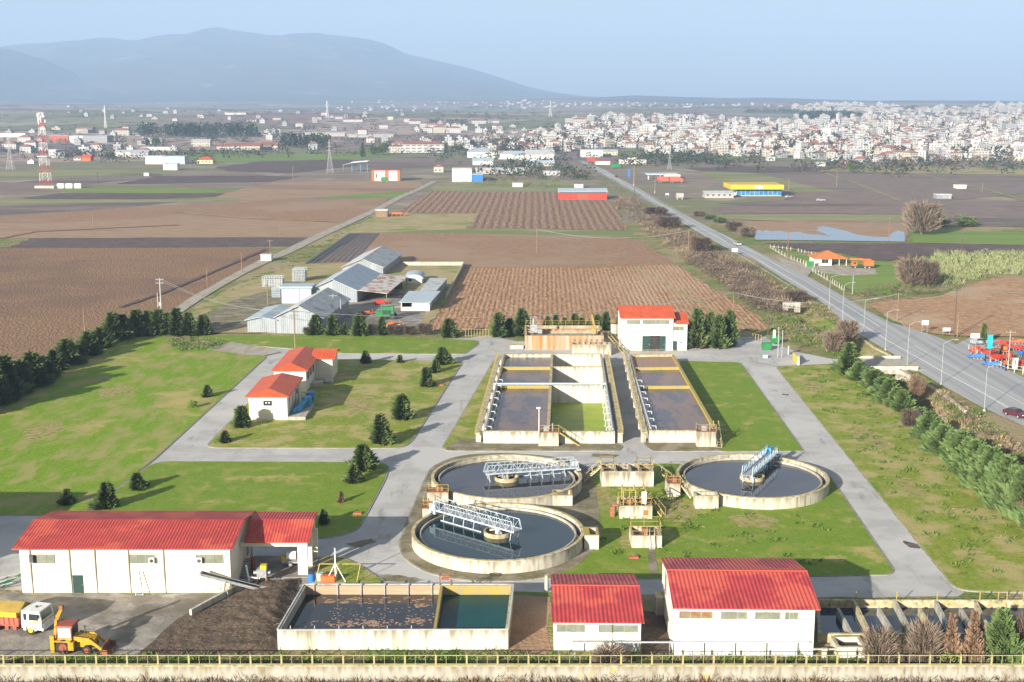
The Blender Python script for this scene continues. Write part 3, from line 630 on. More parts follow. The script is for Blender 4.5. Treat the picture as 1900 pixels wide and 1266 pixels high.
def extrude_x(x0, x1, prof):
    mb = MB(); n = len(prof)
    vs = [(x0, a, b2) for a, b2 in prof] + [(x1, a, b2) for a, b2 in prof]
    mb.add(vs, [(i, (i + 1) % n, n + (i + 1) % n, n + i) for i in range(n)] + [tuple(range(n - 1, -1, -1)), tuple(range(n, 2 * n))])
    return mb
def roof_x(x0, x1, ya, za, yr, zr, yb, zb, th=.14):
    """two slopes meeting in a ridge along x; ya, yb are the eaves"""
    return extrude_x(x0, x1, [(ya, za), (yr, zr), (yb, zb), (yb, zb + th), (yr, zr + th), (ya, za + th)])

# ---- long shed, front left
A = G(42, 1101); B = G(429.5, 1101); Wd = B.x - A.x
t = thing('sludge_building', 'long cream shed with red ribbed roof and open drive-through bay beside the sludge heap', 'building', A)
D, ze, zr, yr = 11.6, 5.42, 6.42, 6.0
extrude_x(0, Wd, pent(D, ze, zr, yr)).build('wall', M['render'], t, local=True)
roof_x(-.55, Wd + .5, -.7, ze - .06, yr, zr + .03, D + .6, ze - .02).build('roof', M['tile'], t, local=True)
zfl = .18
def lx(u, v=1060, y=None): return P(u, v, (y if y is not None else A.y)).x - A.x
for a, b2 in ((59, 102), (240, 288), (366, 414)): win(t, lx(a), lx(b2), 3.62, 4.55, 'glass_green', frames=3)
d = wbox(t, 'door', lx(134), lx(153), -.06, .03, 0, 2.15, M['door']); wbox(t, 'handle', lx(151), lx(152), -.1, -.061, 1, 1.12, M['steel'], d)
for u, v in ((284, 1033), (372, 1034)):
    x = lx(u); ac = wbox(t, 'air_conditioner', x - .3, x + .3, -.42, -.12, 3.65, 4.3, M['white'])
    MB().tube((x, -.44, 3.97), (x, -.4205, 3.97), .22, n=12).build('fan_grille', M['black'], ac, local=True)
x = lx(60); ac = wbox(t, 'air_conditioner', x - .1, x + .35, -.42, -.12, 3.75, 4.6, M['black']); wbox(t, 'bracket', x - .14, x + .4, -.4, -.13, 3.69, 3.749, M['steel'], ac)
for u in (58, 131, 178, 240, 305): 
    x = lx(u); MB().box(x - .06, x + .06, -.12, -.002, .02, 5.3).build('downpipe', M['conc'], t, local=True)
# drive-through bay: lower roof carried by columns
x1 = P(573, 1067, G(560, 1067).y).x - A.x; yf = G(560, 1067).y - A.y; yb = G(590, 1036).y - A.y
xe = P(583, 963, A.y + 8.5).x - A.x
roof_x(Wd + .52, xe, yf - .9, 4.22, yf + 3.0, 5.62, yb + .9, 5.42).build('roof', M['tile'], t, local=True)['label'] = 'lower red roof over the drive-through bay'
zt = 4.15
cb = MB().box(Wd + .02, x1, yf - .45, yf - .05, 3.65, zt); cb.build('beam', M['render'], t, local=True)
MB().box(Wd + .02, x1, yb - .3, yb + .1, 3.75, 5.25).build('beam', M['render'], t, local=True)
for xx, yy, w, h in ((x1 - .58, yf - .5, 1.1, 3.648), (x1 - .2, yf + 2.2, .55, 4.9), (x1 - .1, yb - .35, .75, 3.749), (Wd + .05, yb - .3, .5, 3.749)):
    MB().box(xx - w / 2, xx + w / 2, yy, yy + .55, 0, h).build('column', M['render'], t, local=True)
MB().add([(x1 - .25, yf - .05, 3.66), (x1 - .25, yb - .3, 4.6), (x1 - .25, yb - .3, 5.3), (x1 - .25, yf + 3, 5.5), (x1 - .25, yf - .05, 4.25), (x1 - .02, yf - .05, 3.66), (x1 - .02, yb - .3, 4.6), (x1 - .02, yb - .3, 5.3), (x1 - .02, yf + 3, 5.5), (x1 - .02, yf - .05, 4.25)],
         [(0, 1, 2, 3, 4), (9, 8, 7, 6, 5), (0, 5, 6, 1), (1, 6, 7, 2), (2, 7, 8, 3), (3, 8, 9, 4), (4, 9, 5, 0)]).build('side_beam', M['render'], t, local=True)
wbox(t, 'floor_slab', Wd + .01, x1 + .4, yf - 1.2, yb + .3, .1, .22, M['yard'])
d = wbox(t, 'door', Wd - .02, Wd + .07, 8.4, 9.5, 1.2, 3.2, M['glass_green'])
st = MB()
for i in range(7): st.box(Wd + .1, Wd + .9, 4.2 + i * .45, 4.65 + i * .45, .22 + i * .17, .34 + i * .17)
for s in (.9,): st.beam((Wd + s, 4.3, 1.2), (Wd + s, 7.3, 2.3), .06); st.beam((Wd + s, 4.3, .3), (Wd + s, 4.3, 1.2), .06); st.beam((Wd + s, 7.3, 1.4), (Wd + s, 7.3, 2.3), .06)
st.build('stair', M['steel'], t, local=True)
BASE_A, BASE_W = A, Wd

# ---- two red-roofed pump houses by the front wall
def pump_house(name, label, u0, u1, vb, ve, D, zr, yr, rot, ul, ur, wins, left=None):
    A = G(u0, vb); Wd = G(u1, vb).x - A.x; ze = P(u0, ve, A.y - .4).z
    t = thing(name, label, 'building', A, rot)
    extrude_x(0, Wd, pent(D, ze - .05, zr - .05, yr)).build('wall', M['white'], t, local=True)
    roof_x(-ul, Wd + ur, -.5, ze - .14, yr, zr, D + .45, ze - .05, .12).build('roof', M['tile_b'], t, local=True)
    rf = t.children[-1]
    MB().tube((-ul, yr, zr + .13), (Wd + ur, yr, zr + .13), .11, n=8).build('ridge_cap', M['fascia'], rf, local=True)
    for a, b2, c, d2, m in wins:
        x0, x1 = P(a, c, A.y).x - A.x, P(b2, c, A.y).x - A.x
        win(t, x0, x1, P(a, d2, A.y).z, P(a, c, A.y).z, m, frames=3)
    if left: win(t, *left, 'glass_dark', frames=1, face='l')
    return t
pump_house('pump_house', 'smaller white pump house with crimson ribbed roof behind the front wall', 1027.5, 1188, 1209, 1153, 11.6, 4.5, 5.9, -.022, .25, .3,
           [(1034.5, 1083, 1159, 1171, 'glass_green'), (1111.8, 1182, 1159, 1171, 'glass_green')])
pump_house('blower_house', 'larger white pump house with crimson roof and one rusty window, front right', 1249, 1506.5, 1217, 1127, 12.6, 6.45, 6.2, -.026, .2, .45,
           [(1261, 1321, 1134.5, 1146, 'glass_rust'), (1338.7, 1383.5, 1134.5, 1146, 'glass_green'), (1401.5, 1445.7, 1134.5, 1146, 'glass_green'), (1456.7, 1479, 1134.5, 1146, 'glass_green')], left=(7.6, 9.4, 3.2, 5.2))
A = G(1217, 1144); B = G(1234, 1144)
t = thing('concrete_pillar', 'short grey concrete box standing against the side of the larger pump house', 'chamber', A)
wbox(t, 'body', 0, 1.0, 0, 1.4, 0, 2.1, M['conc_grey']); wbox(t, 'lid', -.08, 1.08, -.08, 1.48, 2.1, 2.22, M['conc_rim'])

# ---- admin blocks with hipped roofs
t = thing('workshop_building', 'nearer small cream building with hipped orange-red roof on the lawn', 'building', G(463, 781))
A = t.location; Wd = G(533.8, 781).x - A.x
Dp, ze = 14.0, 4.3
MB().box(0, Wd, 0, Dp, 0, ze).build('wall', M['render'], t, local=True)
def hip(x0, x1, y0, y1, ze, zr, inset0, inset1, th=.16):
    xm = (x0 + x1) / 2
    mb = MB(); mb.add([(x0, y0, ze), (x1, y0, ze), (x1, y1, ze), (x0, y1, ze), (xm, y0 + inset0, zr), (xm, y1 - inset1, zr), (x0, y0, ze - th), (x1, y0, ze - th), (x1, y1, ze - th), (x0, y1, ze - th)],
                      [(0, 1, 4), (1, 2, 5, 4), (2, 3, 5), (3, 0, 4, 5), (6, 7, 1, 0), (7, 8, 2, 1), (8, 9, 3, 2), (9, 6, 0, 3), (9, 8, 7, 6)])
    return mb
hip(-.5, Wd + .5, -.6, Dp + .5, ze + .16, ze + 1.15, 1.9, .6).build('roof', M['tile_o'], t, local=True)
w = win(t, lx2 := (P(489, 745, A.y).x - A.x), P(504, 745, A.y).x - A.x, 2.75, 3.55, 'glass_dark', frames=1)
for i in range(2): MB().tube((lx2 + .45 + i * .5, -.06, 3.2), (lx2 + .45 + i * .5, -.035, 3.2), .13, n=10).build('fan', M['whiteboard'], w, local=True)
for yy in (2.2, 5.2, 8.2, 11.2): MB().box(Wd + .002, Wd + .07, yy, yy + .12, .1, 4.1).build('downpipe', M['conc'], t, local=True)
win(t, 9.3, 10.2, 2.6, 3.4, 'glass_dark', frames=1, face='r', W=Wd)
wbox(t, 'loading_platform', Wd + .08, Wd + 3.1, -.2, 9.8, 0, .75, M['conc_grey'])
t = thing('office_building', 'farther cream L-shaped building with orange-red roof beside the utility pole', 'building', G(512, 700))
A = t.location; A.y = 228.5; A.x = -44.9; A.z = 0; t.location = A
MB().box(0, 6.0, 0, 18.5, 0, 4.3).build('wall', M['render'], t, local=True)
hip(-.5, 6.5, -.6, 19.0, 4.46, 5.5, 1.9, 1.4).build('roof', M['tile_o'], t, local=True)
wg = MB().box(6.0, 9.4, 11.2, 18.3, 0, 4.24); wg.build('wing_wall', M['render'], t, local=True)
extrude_x(5.2, 10.0, [(10.6, 4.32), (14.7, 5.42), (18.9, 4.32), (18.9, 4.48), (14.7, 5.58), (10.6, 4.48)]).build('wing_roof', M['tile_o'], t, local=True)
for yy in (1.6, 4.6, 7.6): win(t, yy, yy + 1.5, 2.4, 3.6, 'glass_dark', frames=1, face='r', W=6.0)
t = thing('entrance_canopy', 'low concrete step and bench slabs beside the office building', 'steps', G(575, 719))
MB().box(0, 2.2, 0, 2.5, 0, .8).box(2.3, 4.0, 3.2, 4.6, 0, .7).build('slab', M['conc'], t, local=True)
t = thing('planter', 'small concrete trough on the grass in front of the office wing', 'planter', G(586, 713))
MB().box(0, 2.6, 0, 1.2, .45, .6).box(.2, .45, .4, .8, 0, .448).box(2.1, 2.35, .4, .8, 0, .448).build('trough', M['conc_white'], t, local=True)

# ---- blue screw pump lying on the platform
def screw(label, u0, v0, u1, v1, z0=.8, z1=1.3, gp=None):
    a, b2 = G(u0, v0, z0), G(u1, v1, z1)
    t = thing('blue_conveyor', label, 'machine', a, 0)
    MB().tube(a, b2, .42, n=10).build('tube', M['blue_metal'], t)
    m = MB()
    for k in (.05, .4, .75): p = a.lerp(b2, k); m.box(p.x - .55, p.x + .55, p.y - .12, p.y + .12, .76, p.z)
    m.build('support', M['blue_metal'], t)
    MB().box(b2.x - .75, b2.x + .75, b2.y, b2.y + 1.5, .76, 2.3).build('hopper', M['blue_metal'], t)
    return t
screw('long blue screw conveyor sloping along the loading platform of the nearer building', 543, 766, 568, 742, .95, 1.9)
screw('short blue pump casing lying beside the long screw conveyor', 551, 764, 575, 737, .95, 1.5)

# ---- white two-storey blower building at the back
A = G(1152.6, 651); Wd = G(1248, 651).x - A.x
t = thing('machine_hall', 'tall white hall with red roof, ribbon windows and open dark double door', 'building', A, 0)
ze = P(1152, 590, A.y).z; D = 9.5
extrude_x(0, Wd, [(0, 0), (D, 0), (D, ze), (D * .62, ze + 1.7), (0, ze)]).build('wall', M['white'], t, local=True)
roof_x(-.4, Wd + .45, -.45, ze - .08, D * .62, ze + 1.72, D + .4, ze - .05).build('roof', M['tile_o'], t, local=True)
xa = Wd; Wa = G(1274.5, 651).x - A.x
za = P(1260, 601, A.y).z
extrude_x(Wd + .002, Wa, [(.3, 0), (D, 0), (D, za), (D * .6, za + 1.5), (.3, za)]).build('annex_wall', M['white'], t, local=True)
roof_x(Wd + .46, Wa + .4, -.1, za - .08, D * .6, za + 1.5, D + .3, za - .05).build('annex_roof', M['tile_o'], t, local=True)
def hx(u): return P(u, 620, A.y).x - A.x
def hz2(v): return P(1200, v, A.y).z
win(t, hx(1163), hx(1186.5), hz2(601), hz2(594), 'glass_green', frames=3)
win(t, hx(1192), hx(1241), hz2(601), hz2(594), 'glass_green', frames=6)
w = win(t, hx(1247.5), hx(1268), hz2(613.5), hz2(606.5), 'glass_green', y=.3, frames=3)
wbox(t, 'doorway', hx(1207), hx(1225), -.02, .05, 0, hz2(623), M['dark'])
for a, b2 in ((1192, 1207), (1224, 1234)):
    d = wbox(t, 'door', hx(a), hx(b2), -.35 if a > 1200 else -.07, -.021, .05, hz2(623.5), M['door'])
    wbox(t, 'handle', hx(b2) - .25, hx(b2) - .15, (-.35 if a > 1200 else -.07) - .05, (-.35 if a > 1200 else -.07) - .001, 1.3, 1.6, M['steel'], d)
d = wbox(t, 'door', hx(1250), hx(1257), .22, .31, .05, hz2(633.5), M['door']); wbox(t, 'handle', hx(1256), hx(1256.5), .17, .219, 1, 1.2, M['steel'], d)
for u in (1187, 1243, 1262): wbox(t, 'wall_lamp', hx(u) - .15, hx(u) + .15, -.25, -.002 if u < 1245 else .298, hz2(636.5), hz2(634), M['steel'])

# ================================================================ circular clarifiers
RT, HT = 10.7, 1.8
def clarifier(label, c, wat, inner=True):
    t = thing('circular_tank', label, 'tank', (c[0], c[1], 0), 0, 'round settling tanks')
    o = (0, 0)
    MB().ring(o, RT - .32, RT, 0, HT - .12, 96).build('wall', M['conc'], t, local=True)
    MB().ring(o, RT - .38, RT + .04, HT - .12, HT, 96).build('rim', M['conc_rim'], t, local=True)
    MB().ring(o, RT - 1.15, RT - .95, .2, HT - .32, 96).build('weir_wall', M['conc_grey'], t, local=True)
    MB().ring(o, RT - .949, RT - .325, .2, .7, 96).build('overflow_channel', M['navy'], t, local=True)
    MB().disc(o, RT - 1.152, HT - .62, 96).build('water', M[wat], t, local=True)
    MB().ring(o, 1.55, 1.75, .5, HT - .1, 40).build('centre_drum', M['conc_rim'], t, local=True)
    MB().tube((0, 0, .5), (0, 0, 2.1), .35, n=12).build('centre_column', M['conc_white'], t, local=True)
    return t
C1, C2, C3 = (-1.75, 147.0), (-.77, 169.9), (34.3, 170.2)
clarifier('nearest round concrete tank of still dark water with a white bridge across it', C1, 'clar')
clarifier('round concrete tank on the left of the back pair, its water half brown', C2, 'clar2')
clarifier('round concrete tank on the right with a blue-white bridge pointing away', C3, 'clar2')
def bridge(label, c, pa, pb, mtl, mtl2):
    """half bridge from the rim (pa) past the centre drum to pb; built along local x"""
    a, b2 = Vector(pa), Vector(pb); d = b2 - a; Lb = d.length; rz = math.atan2(d.y, d.x)
    t = thing('scraper_bridge', label, 'scraper bridge', (a.x, a.y, 0), rz, 'scraper bridges of the round tanks')
    z0, z1, hw = 2.35, 3.6, .75
    n = 14
    for s in (-1, 1):
        m = MB(); y = s * hw
        m.beam((0, y, z0), (Lb, y, z0), .12, .2); m.beam((.4, y, z1), (Lb - .35, y, z1), .08)
        for i in range(n + 1):
            x = .4 + (Lb - .75) * i / n; m.beam((x, y, z0), (x, y, z1), .05)
            if i < n:
                x2 = .4 + (Lb - .75) * (i + 1) / n
                m.beam((x, y, z0 if i % 2 else z1), (x2, y, z1 if i % 2 else z0), .045)
        m.beam((0, y, z0), (.4, y, z1), .08); m.beam((Lb, y, z0), (Lb - .35, y, z1), .08)
        m.build('truss', M[mtl], t, local=True)
    wbox(t, 'deck', 0, Lb, -hw + .09, hw - .09, z0 - .03, z0 + .03, M['steel'])
    m = MB()
    for i in range(n + 1):
        x = .4 + (Lb - .75) * i / n; m.beam((x, -hw, z0 - .08), (x, hw, z0 - .08), .07)
    m.build('cross_beam', M[mtl], t, local=True)
    zw = HT - .6
    for i, x in enumerate((2.2, 3.9, 5.6, 7.3, Lb - 2.4, Lb - .4)):
        m = MB(); m.beam((x, -hw, z0), (x - .25, -hw, zw - .2), .1); m.beam((x, hw, z0), (x - .25, hw, zw - .2), .1)
        m.beam((x, -hw, z0 - .1), (x - .2, hw, zw), .05); m.beam((x, hw, z0 - .1), (x - .2, -hw, zw), .05)
        m.build('support_leg', M[mtl], t, local=True)
    m = MB()
    m.box(1.6, Lb * .62, -hw - .12, -hw - .06, zw - .05, zw + .12); m.build('scraper_blade', M[mtl], t, local=True)
    m = MB()
    m.beam((Lb - 4.2, -.4, zw + .4), (Lb - 2.2, .5, z0 - .1), .16); m.beam((Lb - 2.1, -.6, zw + .4), (Lb - 3.8, .4, z0 - .1), .16)
    m.build('centre_brace', M[mtl], t, local=True)
    mo = wbox(t, 'motor_box', -.25, .75, -.95, -.1, z0 - .5, z0 + .85, M[mtl2])
    MB().tube((.1, .9, HT + .22), (.1, 1.1, HT + .22), .22, n=12).tube((.1, -1.1, HT + .22), (.1, -.9, HT + .22), .22, n=12).build('wheel', M['rubber'], t, local=True)
    wbox(t, 'end_carriage', -.15, .35, -1.3, 1.3, HT + .26, HT + .52, M[mtl2])
    return t
def radial(c, ang, inner): return (c[0] + math.cos(ang) * (RT - .17), c[1] + math.sin(ang) * (RT - .17)), (c[0] - math.cos(ang) * inner, c[1] - math.sin(ang) * inner)
def ang_to(c, u, v, z): p = G(u, v, z); return math.atan2(p.y - c[1], p.x - c[0])
a = ang_to(C1, 818, 946, 2.3); pa, pb = radial(C1, a, 3.2); bridge('white lattice bridge over the nearest round tank, pointing to its left rim', C1, pa, pb, 'white_metal', 'paleblue')
a = ang_to(C2, 1073, 866, 2.3); pa, pb = radial(C2, a, 3.2); bridge('pale blue-white lattice bridge over the brown-water tank, pointing to its right rim', C2, pa, pb, 'white_metal', 'white_metal')
a = ang_to(C3, 1426, 848, 2.3); pa, pb = radial(C3, a, 2.6); bridge('blue-white lattice bridge over the right tank, pointing to its far rim', C3, pa, pb, 'paleblue', 'blue_metal')

# ---- chambers between and on the tanks
def rail_mb(path, z, h=1.05, w=.055, step=1.5, mid=True):
    m = MB()
    for a, b2 in zip(path, path[1:]):
        a, b2 = Vector((*a[:2], z)), Vector((*b2[:2], z)); up = Vector((0, 0, h))
        m.beam(a + up, b2 + up, w)
        if mid: m.beam(a + up * .5, b2 + up * .5, w * .8)
        k = max(1, round((b2 - a).length / step))
        for i in range(k + 1):
            p = a.lerp(b2, i / k); m.beam(p, p + up, w)
    return m
def stair_mb(p, q, w, n=8):
    p, q = Vector(p), Vector(q); d = q - p; sdv = Vector((-d.y, d.x, 0)).normalized() * w / 2
    m = MB()
    for s in (-1, 1):
        m.beam(p + sdv * s, q + sdv * s, .07, .2)
        for k in (0, .5, 1): r = p.lerp(q, k) + sdv * s; m.beam(r, r + Vector((0, 0, 1)), .05)
        m.beam(p + sdv * s + Vector((0, 0, 1)), q + sdv * s + Vector((0, 0, 1)), .05)
    for i in range(n):
        r = p.lerp(q, (i + .5) / n); m.beam(r - sdv, r + sdv, .26, .05)
    return m
def open_box(t, x0, x1, y0, y1, h, th=.25, wall='conc', rim='conc_rim', inner='dark', depth=.6, cross=()):
    m = MB().box(x0, x1, y0, y0 + th, 0, h).box(x0, x1, y1 - th, y1, 0, h).box(x0, x0 + th, y0 + th, y1 - th, 0, h).box(x1 - th, x1, y0 + th, y1 - th, 0, h)
    for c in cross: m.box(c - th / 2, c + th / 2, y0 + th, y1 - th, 0, h)
    m.build('wall', M[wall], t, local=True)
    m = MB(); g = .03
    m.box(x0 - g, x1 + g, y0 - g, y0 + th + g, h, h + .06).box(x0 - g, x1 + g, y1 - th - g, y1 + g, h, h + .06).box(x0 - g, x0 + th + g, y0 + th + g, y1 - th - g, h, h + .06).box(x1 - th - g, x1 + g, y0 + th + g, y1 - th - g, h, h + .06)
    m.build('rim', M[rim], t, local=True)
    MB().box(x0 + th, x1 - th, y0 + th, y1 - th, .05, h - depth).build('floor', M[inner], t, local=True)
def chamber(label, u0, u1, vb, vt, D, **k):
    A = G(u0, vb); w = G(u1, vb).x - A.x; h = P(u0, vt, A.y).z
    t = thing('valve_chamber', label, 'chamber', A)
    open_box(t, 0, w, 0, D, h, **k); return t, w, h
t, w, h = chamber('long concrete chamber with yellow rails and a stair at each end between the tanks', 1116.6, 1212.6, 905, 876, 4.2, cross=(2.1, 4.2, 5.6), inner='brown_water', depth=.7)
rail_mb([(0, 0), (2, 0), (2, 4.2), (0, 4.2), (0, 0)], h + .06).build('railing', M['yellow_rail'], t, local=True)
rail_mb([(w - 2, 0), (w, 0), (w, 4.2), (w - 2, 4.2), (w - 2, 0)], h + .06).build('railing', M['yellow_rail'], t, local=True)
stair_mb((-2.4, 2.6, .2), (-.05, 2.6, h), .8).build('stair', M['conc_rim'], t, local=True)
stair_mb((w + 2.9, 2.6, .2), (w + .05, 2.6, h), .8).build('stair', M['conc_rim'], t, local=True)
t, w, h = chamber('square concrete chamber crowded with rusty yellow frames and valves between the tanks', 1149.5, 1210, 965, 940, 4.2, cross=(2.4,), inner='rust', depth=.5)
rail_mb([(0, 0), (w, 0), (w, 4.2), (0, 4.2), (0, 0)], h + .06).build('railing', M['yellow_rail'], t, local=True)
m = MB()
for x in (.5, 2.1, 3.4):
    m.beam((x, .5, h), (x, .5, h + 2.1), .13); m.beam((x, 2.9, h), (x, 2.9, h + 2.1), .13); m.beam((x, .5, h + 2.1), (x, 2.9, h + 2.1), .13)
m.beam((.5, .5, h + 2.1), (2.1, .5, h + 2.1), .13); m.beam((1.3, .5, h), (1.3, .5, h + 2.7), .07)
m.build('hoist_frame', M['yellow_rail'], t, local=True)
MB().box(1.0, 1.8, 1.0, 1.8, h, h + .6).box(2.8, 3.7, 1.3, 2.2, h, h + .5).tube((.6, 1.2, h + .3), (4.2, 1.2, h + .3), .12).build('valve_gear', M['rust'], t, local=True)
wbox(t, 'control_box', 2.9, 3.5, .2, .5, h + .3, h + 1.9, M['whiteboard']); wbox(t, 'warning_plate', w - 1.2, w - .55, -.04, -.002, h - 1.2, h - .5, M['orange'])
stair_mb((w + 1.6, 1.0, .2), (w + .05, 2.6, h), .8).build('stair', M['yellow_rail'], t, local=True)
MB().box(-1.2, -.6, .6, 1.2, 0, 1.6).tube((-.9, .9, 1.7), (-.1, .9, 1.7), .25).build('rusty_pump', M['rust'], t, local=True)
t, w, h = chamber('small concrete chamber with thin railing and a front ladder, nearest the pump houses', 1172, 1227.6, 1019, 995, 3.6, cross=(1.9,), inner='rust', depth=.5)
rail_mb([(0, 0), (w, 0), (w, 3.6), (0, 3.6), (0, 0)], h + .06, 1.2).build('railing', M['yellow_rail'], t, local=True)
m = MB()
for s in (2.15, 2.75): m.beam((s, -.5, 0), (s, -.06, h + 1.0), .08)
for i in range(8): z = .2 + i * h / 7.5; yy = -.5 + .44 * z / (h + 1); m.beam((2.15, yy, z), (2.75, yy, z), .07)
m.build('ladder', M['conc_white'], t, local=True)
MB().tube((3.1, .4, h - .2), (3.7, -.1, .2), .1).build('drain_pipe', M['conc_grey'], t, local=True)
MB().box(1.4, 2.1, 1.2, 2.0, h, h + .5).build('valve_gear', M['rust'], t, local=True)
t, w, h = chamber('tall narrow box with yellow lichen rim on the right side of the nearest tank', 1084, 1111, 1022, 994, 3.0, wall='conc_white', rim='lichen', depth=.9)
wbox(t, 'top_slab', .26, .7, .26, 2.74, h - .2, h + .055, M['lichen'])
t, w, h = chamber('long box with lichen rim against the near right side of the brown-water tank', 1025.7, 1062, 941, 920, 2.6, rim='lichen', depth=.6)
t, w, h = chamber('plain concrete box against the near left side of the right tank', 1290, 1333, 946, 921, 2.0, depth=.35, inner='conc')
def platform(label, u0, u1, vb, vt, D, stair=None):
    A = G(u0, vb); w = G(u1, vb).x - A.x; h = P(u0, vt, A.y).z
    t = thing('access_platform', label, 'platform', A)
    wbox(t, 'base', 0, w, 0, D, 0, h - .001, M['conc']); wbox(t, 'deck', -.06, w + .06, -.06, D + .06, h, h + .1, M['rust'])
    rail_mb([(0, D), (0, 0), (w, 0)], h + .1, 1.0).build('railing', M['yellow_rail'], t, local=True)
    MB().box(w * .4, w * .75, .4, .9, h + .1, h + .7).tube((w * .5, .6, h + .7), (w * .5, .6, h + 1.2), .1).build('drive_unit', M['rust'], t, local=True)
    return t, w, h
t, w, h = platform('concrete platform with orange drive unit and steps at the left of the right tank', 1239, 1262, 924, 898, 3.4)
stair_mb((w + 1.6, -.6, .2), (w + .1, .8, h), .7).build('stair', M['conc_rim'], t, local=True)
t, w, h = platform('rust-topped platform at the lower left of the brown-water tank', 793, 832, 941, 914, 2.0)
t, w, h = platform('small railed platform at the upper left of the nearest tank', 784, 806, 962, 944, 2.6)

# ================================================================ front sludge basin
def wallseg(mb, a, b2, th, z0, z1, side=1):
    d = (b2 - a); n = Vector((-d.y, d.x, 0)).normalized() * th * side
    mb.hexa([(*a.xy, z0), (*b2.xy, z0), (*(b2 + n).xy, z0), (*(a + n).xy, z0)], [(*a.xy, z1), (*b2.xy, z1), (*(b2 + n).xy, z1), (*(a + n).xy, z1)])
zt = 2.2
c = [G(514, 1169.5, zt), G(943, 1168.5, zt), G(953, 1084.6, zt), G(564, 1084.6, zt)]
for p in c: p.z = 0
t = thing('sludge_basin', 'rectangular open basin with brown-scummed dark water and a teal compartment, behind the front fence', 'basin', c[0])
names = ('front_wall', 'right_wall', 'back_wall', 'left_wall')
mats = ('conc_white', 'conc_rim', 'brownwall', 'conc_grey')
ins = [0.0, .3, 0.0, .3]
for i in range(4):
    a, b2 = c[i].copy(), c[(i + 1) % 4].copy()
    if i % 2: d = (b2 - a).normalized(); a += d * .305; b2 -= d * .305
    mb = MB(); wallseg(mb, a, b2, .3, 0, zt); mb.build(names[i], M[mats[i]], t)
m = MB()
for i in range(4):
    a, b2 = c[i], c[(i + 1) % 4]
    up = Vector((0, 0, zt + .04)); d = (b2 - a).normalized()
    m.beam(a + up + d * (.2 if i % 2 else 0), b2 + up - d * (.2 if i % 2 else 0), .16, .08)
m.build('coping', M['galv_old'], t)
dv0, dv1 = c[0].lerp(c[1], (809 - 514) / 429), c[3].lerp(c[2], (822 - 564) / 389)
d = (dv1 - dv0).normalized()
mb = MB(); wallseg(mb, dv0 + d * .31, dv1 - d * .31, .3, 0, zt - .02); mb.build('divider_wall', M['lichen'], t)
zw = 1.15
inn = [p.copy() for p in c]
mb = MB(); mb.add([(*c[0].lerp(c[2], .012).xy, zw), (*(dv0 + d * .2).xy, zw), (*(dv1 - d * .2).xy, zw), (*c[3].lerp(c[1], .012).xy, zw)], [(0, 1, 2, 3)]); mb.build('water', M['sludge'], t)['label'] = 'dark water with floating scum'
mb = MB(); n = Vector((d.y, -d.x, 0)) * .05; mb.add([(*(dv0 + d * .2 + n).xy, zw - .02), (*c[1].lerp(c[3], .012).xy, zw - .02), (*c[2].lerp(c[0], .012).xy, zw - .02), (*(dv1 - d * .2 + n).xy, zw - .02)], [(0, 1, 2, 3)]); mb.build('water', M['teal'], t)['label'] = 'clear teal water'
mb = MB(); wallseg(mb, c[3].lerp(c[2], .665) + Vector((.2, -.32, 0)), c[2] + Vector((-.5, -.32, 0)), .012, zw, zt, -1); mb.build('algae_band', M['lichen'], t)
m = MB()
for k in range(6):
    p = c[3].lerp(c[2], .05 + k * .112); m.beam((p.x, p.y - .4, zw - .3), (p.x, p.y - .4, zt + .35), .14); m.beam((p.x, p.y - .4, zt + .3), (p.x, p.y + .1, zt + .3), .1)
    p = c[0].lerp(c[1], .055 + k * .105); m.beam((p.x, p.y + .38, zw - .3), (p.x, p.y + .38, zt + .3), .1)
m.build('guide_posts', M['steel'], t)['kind'] = 'stuff'
# scum floes
sc = MB(); rs = random.Random(4)
def floe(u, v, rx, ry, n=10):
    p = G(u, v, zw + .012); k = [rs.uniform(.55, 1.1) for _ in range(n)]
    pts = [(p.x + rx * k[i] * math.cos(6.283 * i / n), p.y + ry * k[i] * math.sin(6.283 * i / n)) for i in range(n)]
    sc.prism(pts, zw + .003, zw + .02 + rs.uniform(0, .02), bottom=False)
for u, v, rx, ry in ((780, 1124, .55, .5), (772, 1152, .8, .55), (700, 1160, .5, .5), (690, 1154, .3, .3), (612, 1117, .35, .18), (655, 1112, .5, .12), (640, 1118, .22, .18)):
    for _ in range(26): floe(u + rs.gauss(0, rx * 14), v + rs.gauss(0, ry * 4.2), rs.uniform(.05, .3), rs.uniform(.05, .2), 8)
for _ in range(150):
    v = rs.uniform(1128, 1164); x = rs.uniform(600, 800); floe(x + (1164 - v) * .3, v, rs.uniform(.02, .14), rs.uniform(.02, .09), 6)
for _ in range(130):
    floe(rs.gauss(660, 55), rs.gauss(1157, 4), rs.uniform(.05, .24), rs.uniform(.03, .11), 7)
for _ in range(40): floe(rs.uniform(600, 800), rs.uniform(1108, 1120), rs.uniform(.08, .35), rs.uniform(.03, .08), 7)
sc.build('scum', M['foam'], t)['kind'] = 'stuff'
A = G(815, 1090); t = thing('winch_frame', 'small rusty winch frame standing on the back wall of the front basin', 'frame', (G(816, 1085, 2.25)))
L_ = t.location
m = MB(); 
for x in (0, 1.2): m.beam((x, 0, 0), (x, 0, 1.0), .1); m.beam((x, .6, 0), (x, .6, 1.0), .1); m.beam((x, 0, 1.0), (x, .6, 1.0), .1)
m.beam((0, 0, 1.0), (1.2, 0, 1.0), .1).beam((0, .6, 1.0), (1.2, .6, 1.0), .1); m.build('frame', M['rust'], t, local=True)
MB().tube((.2, .3, .6), (1.0, .3, .6), .16).build('winch_drum', M['redbrown'], t, local=True)

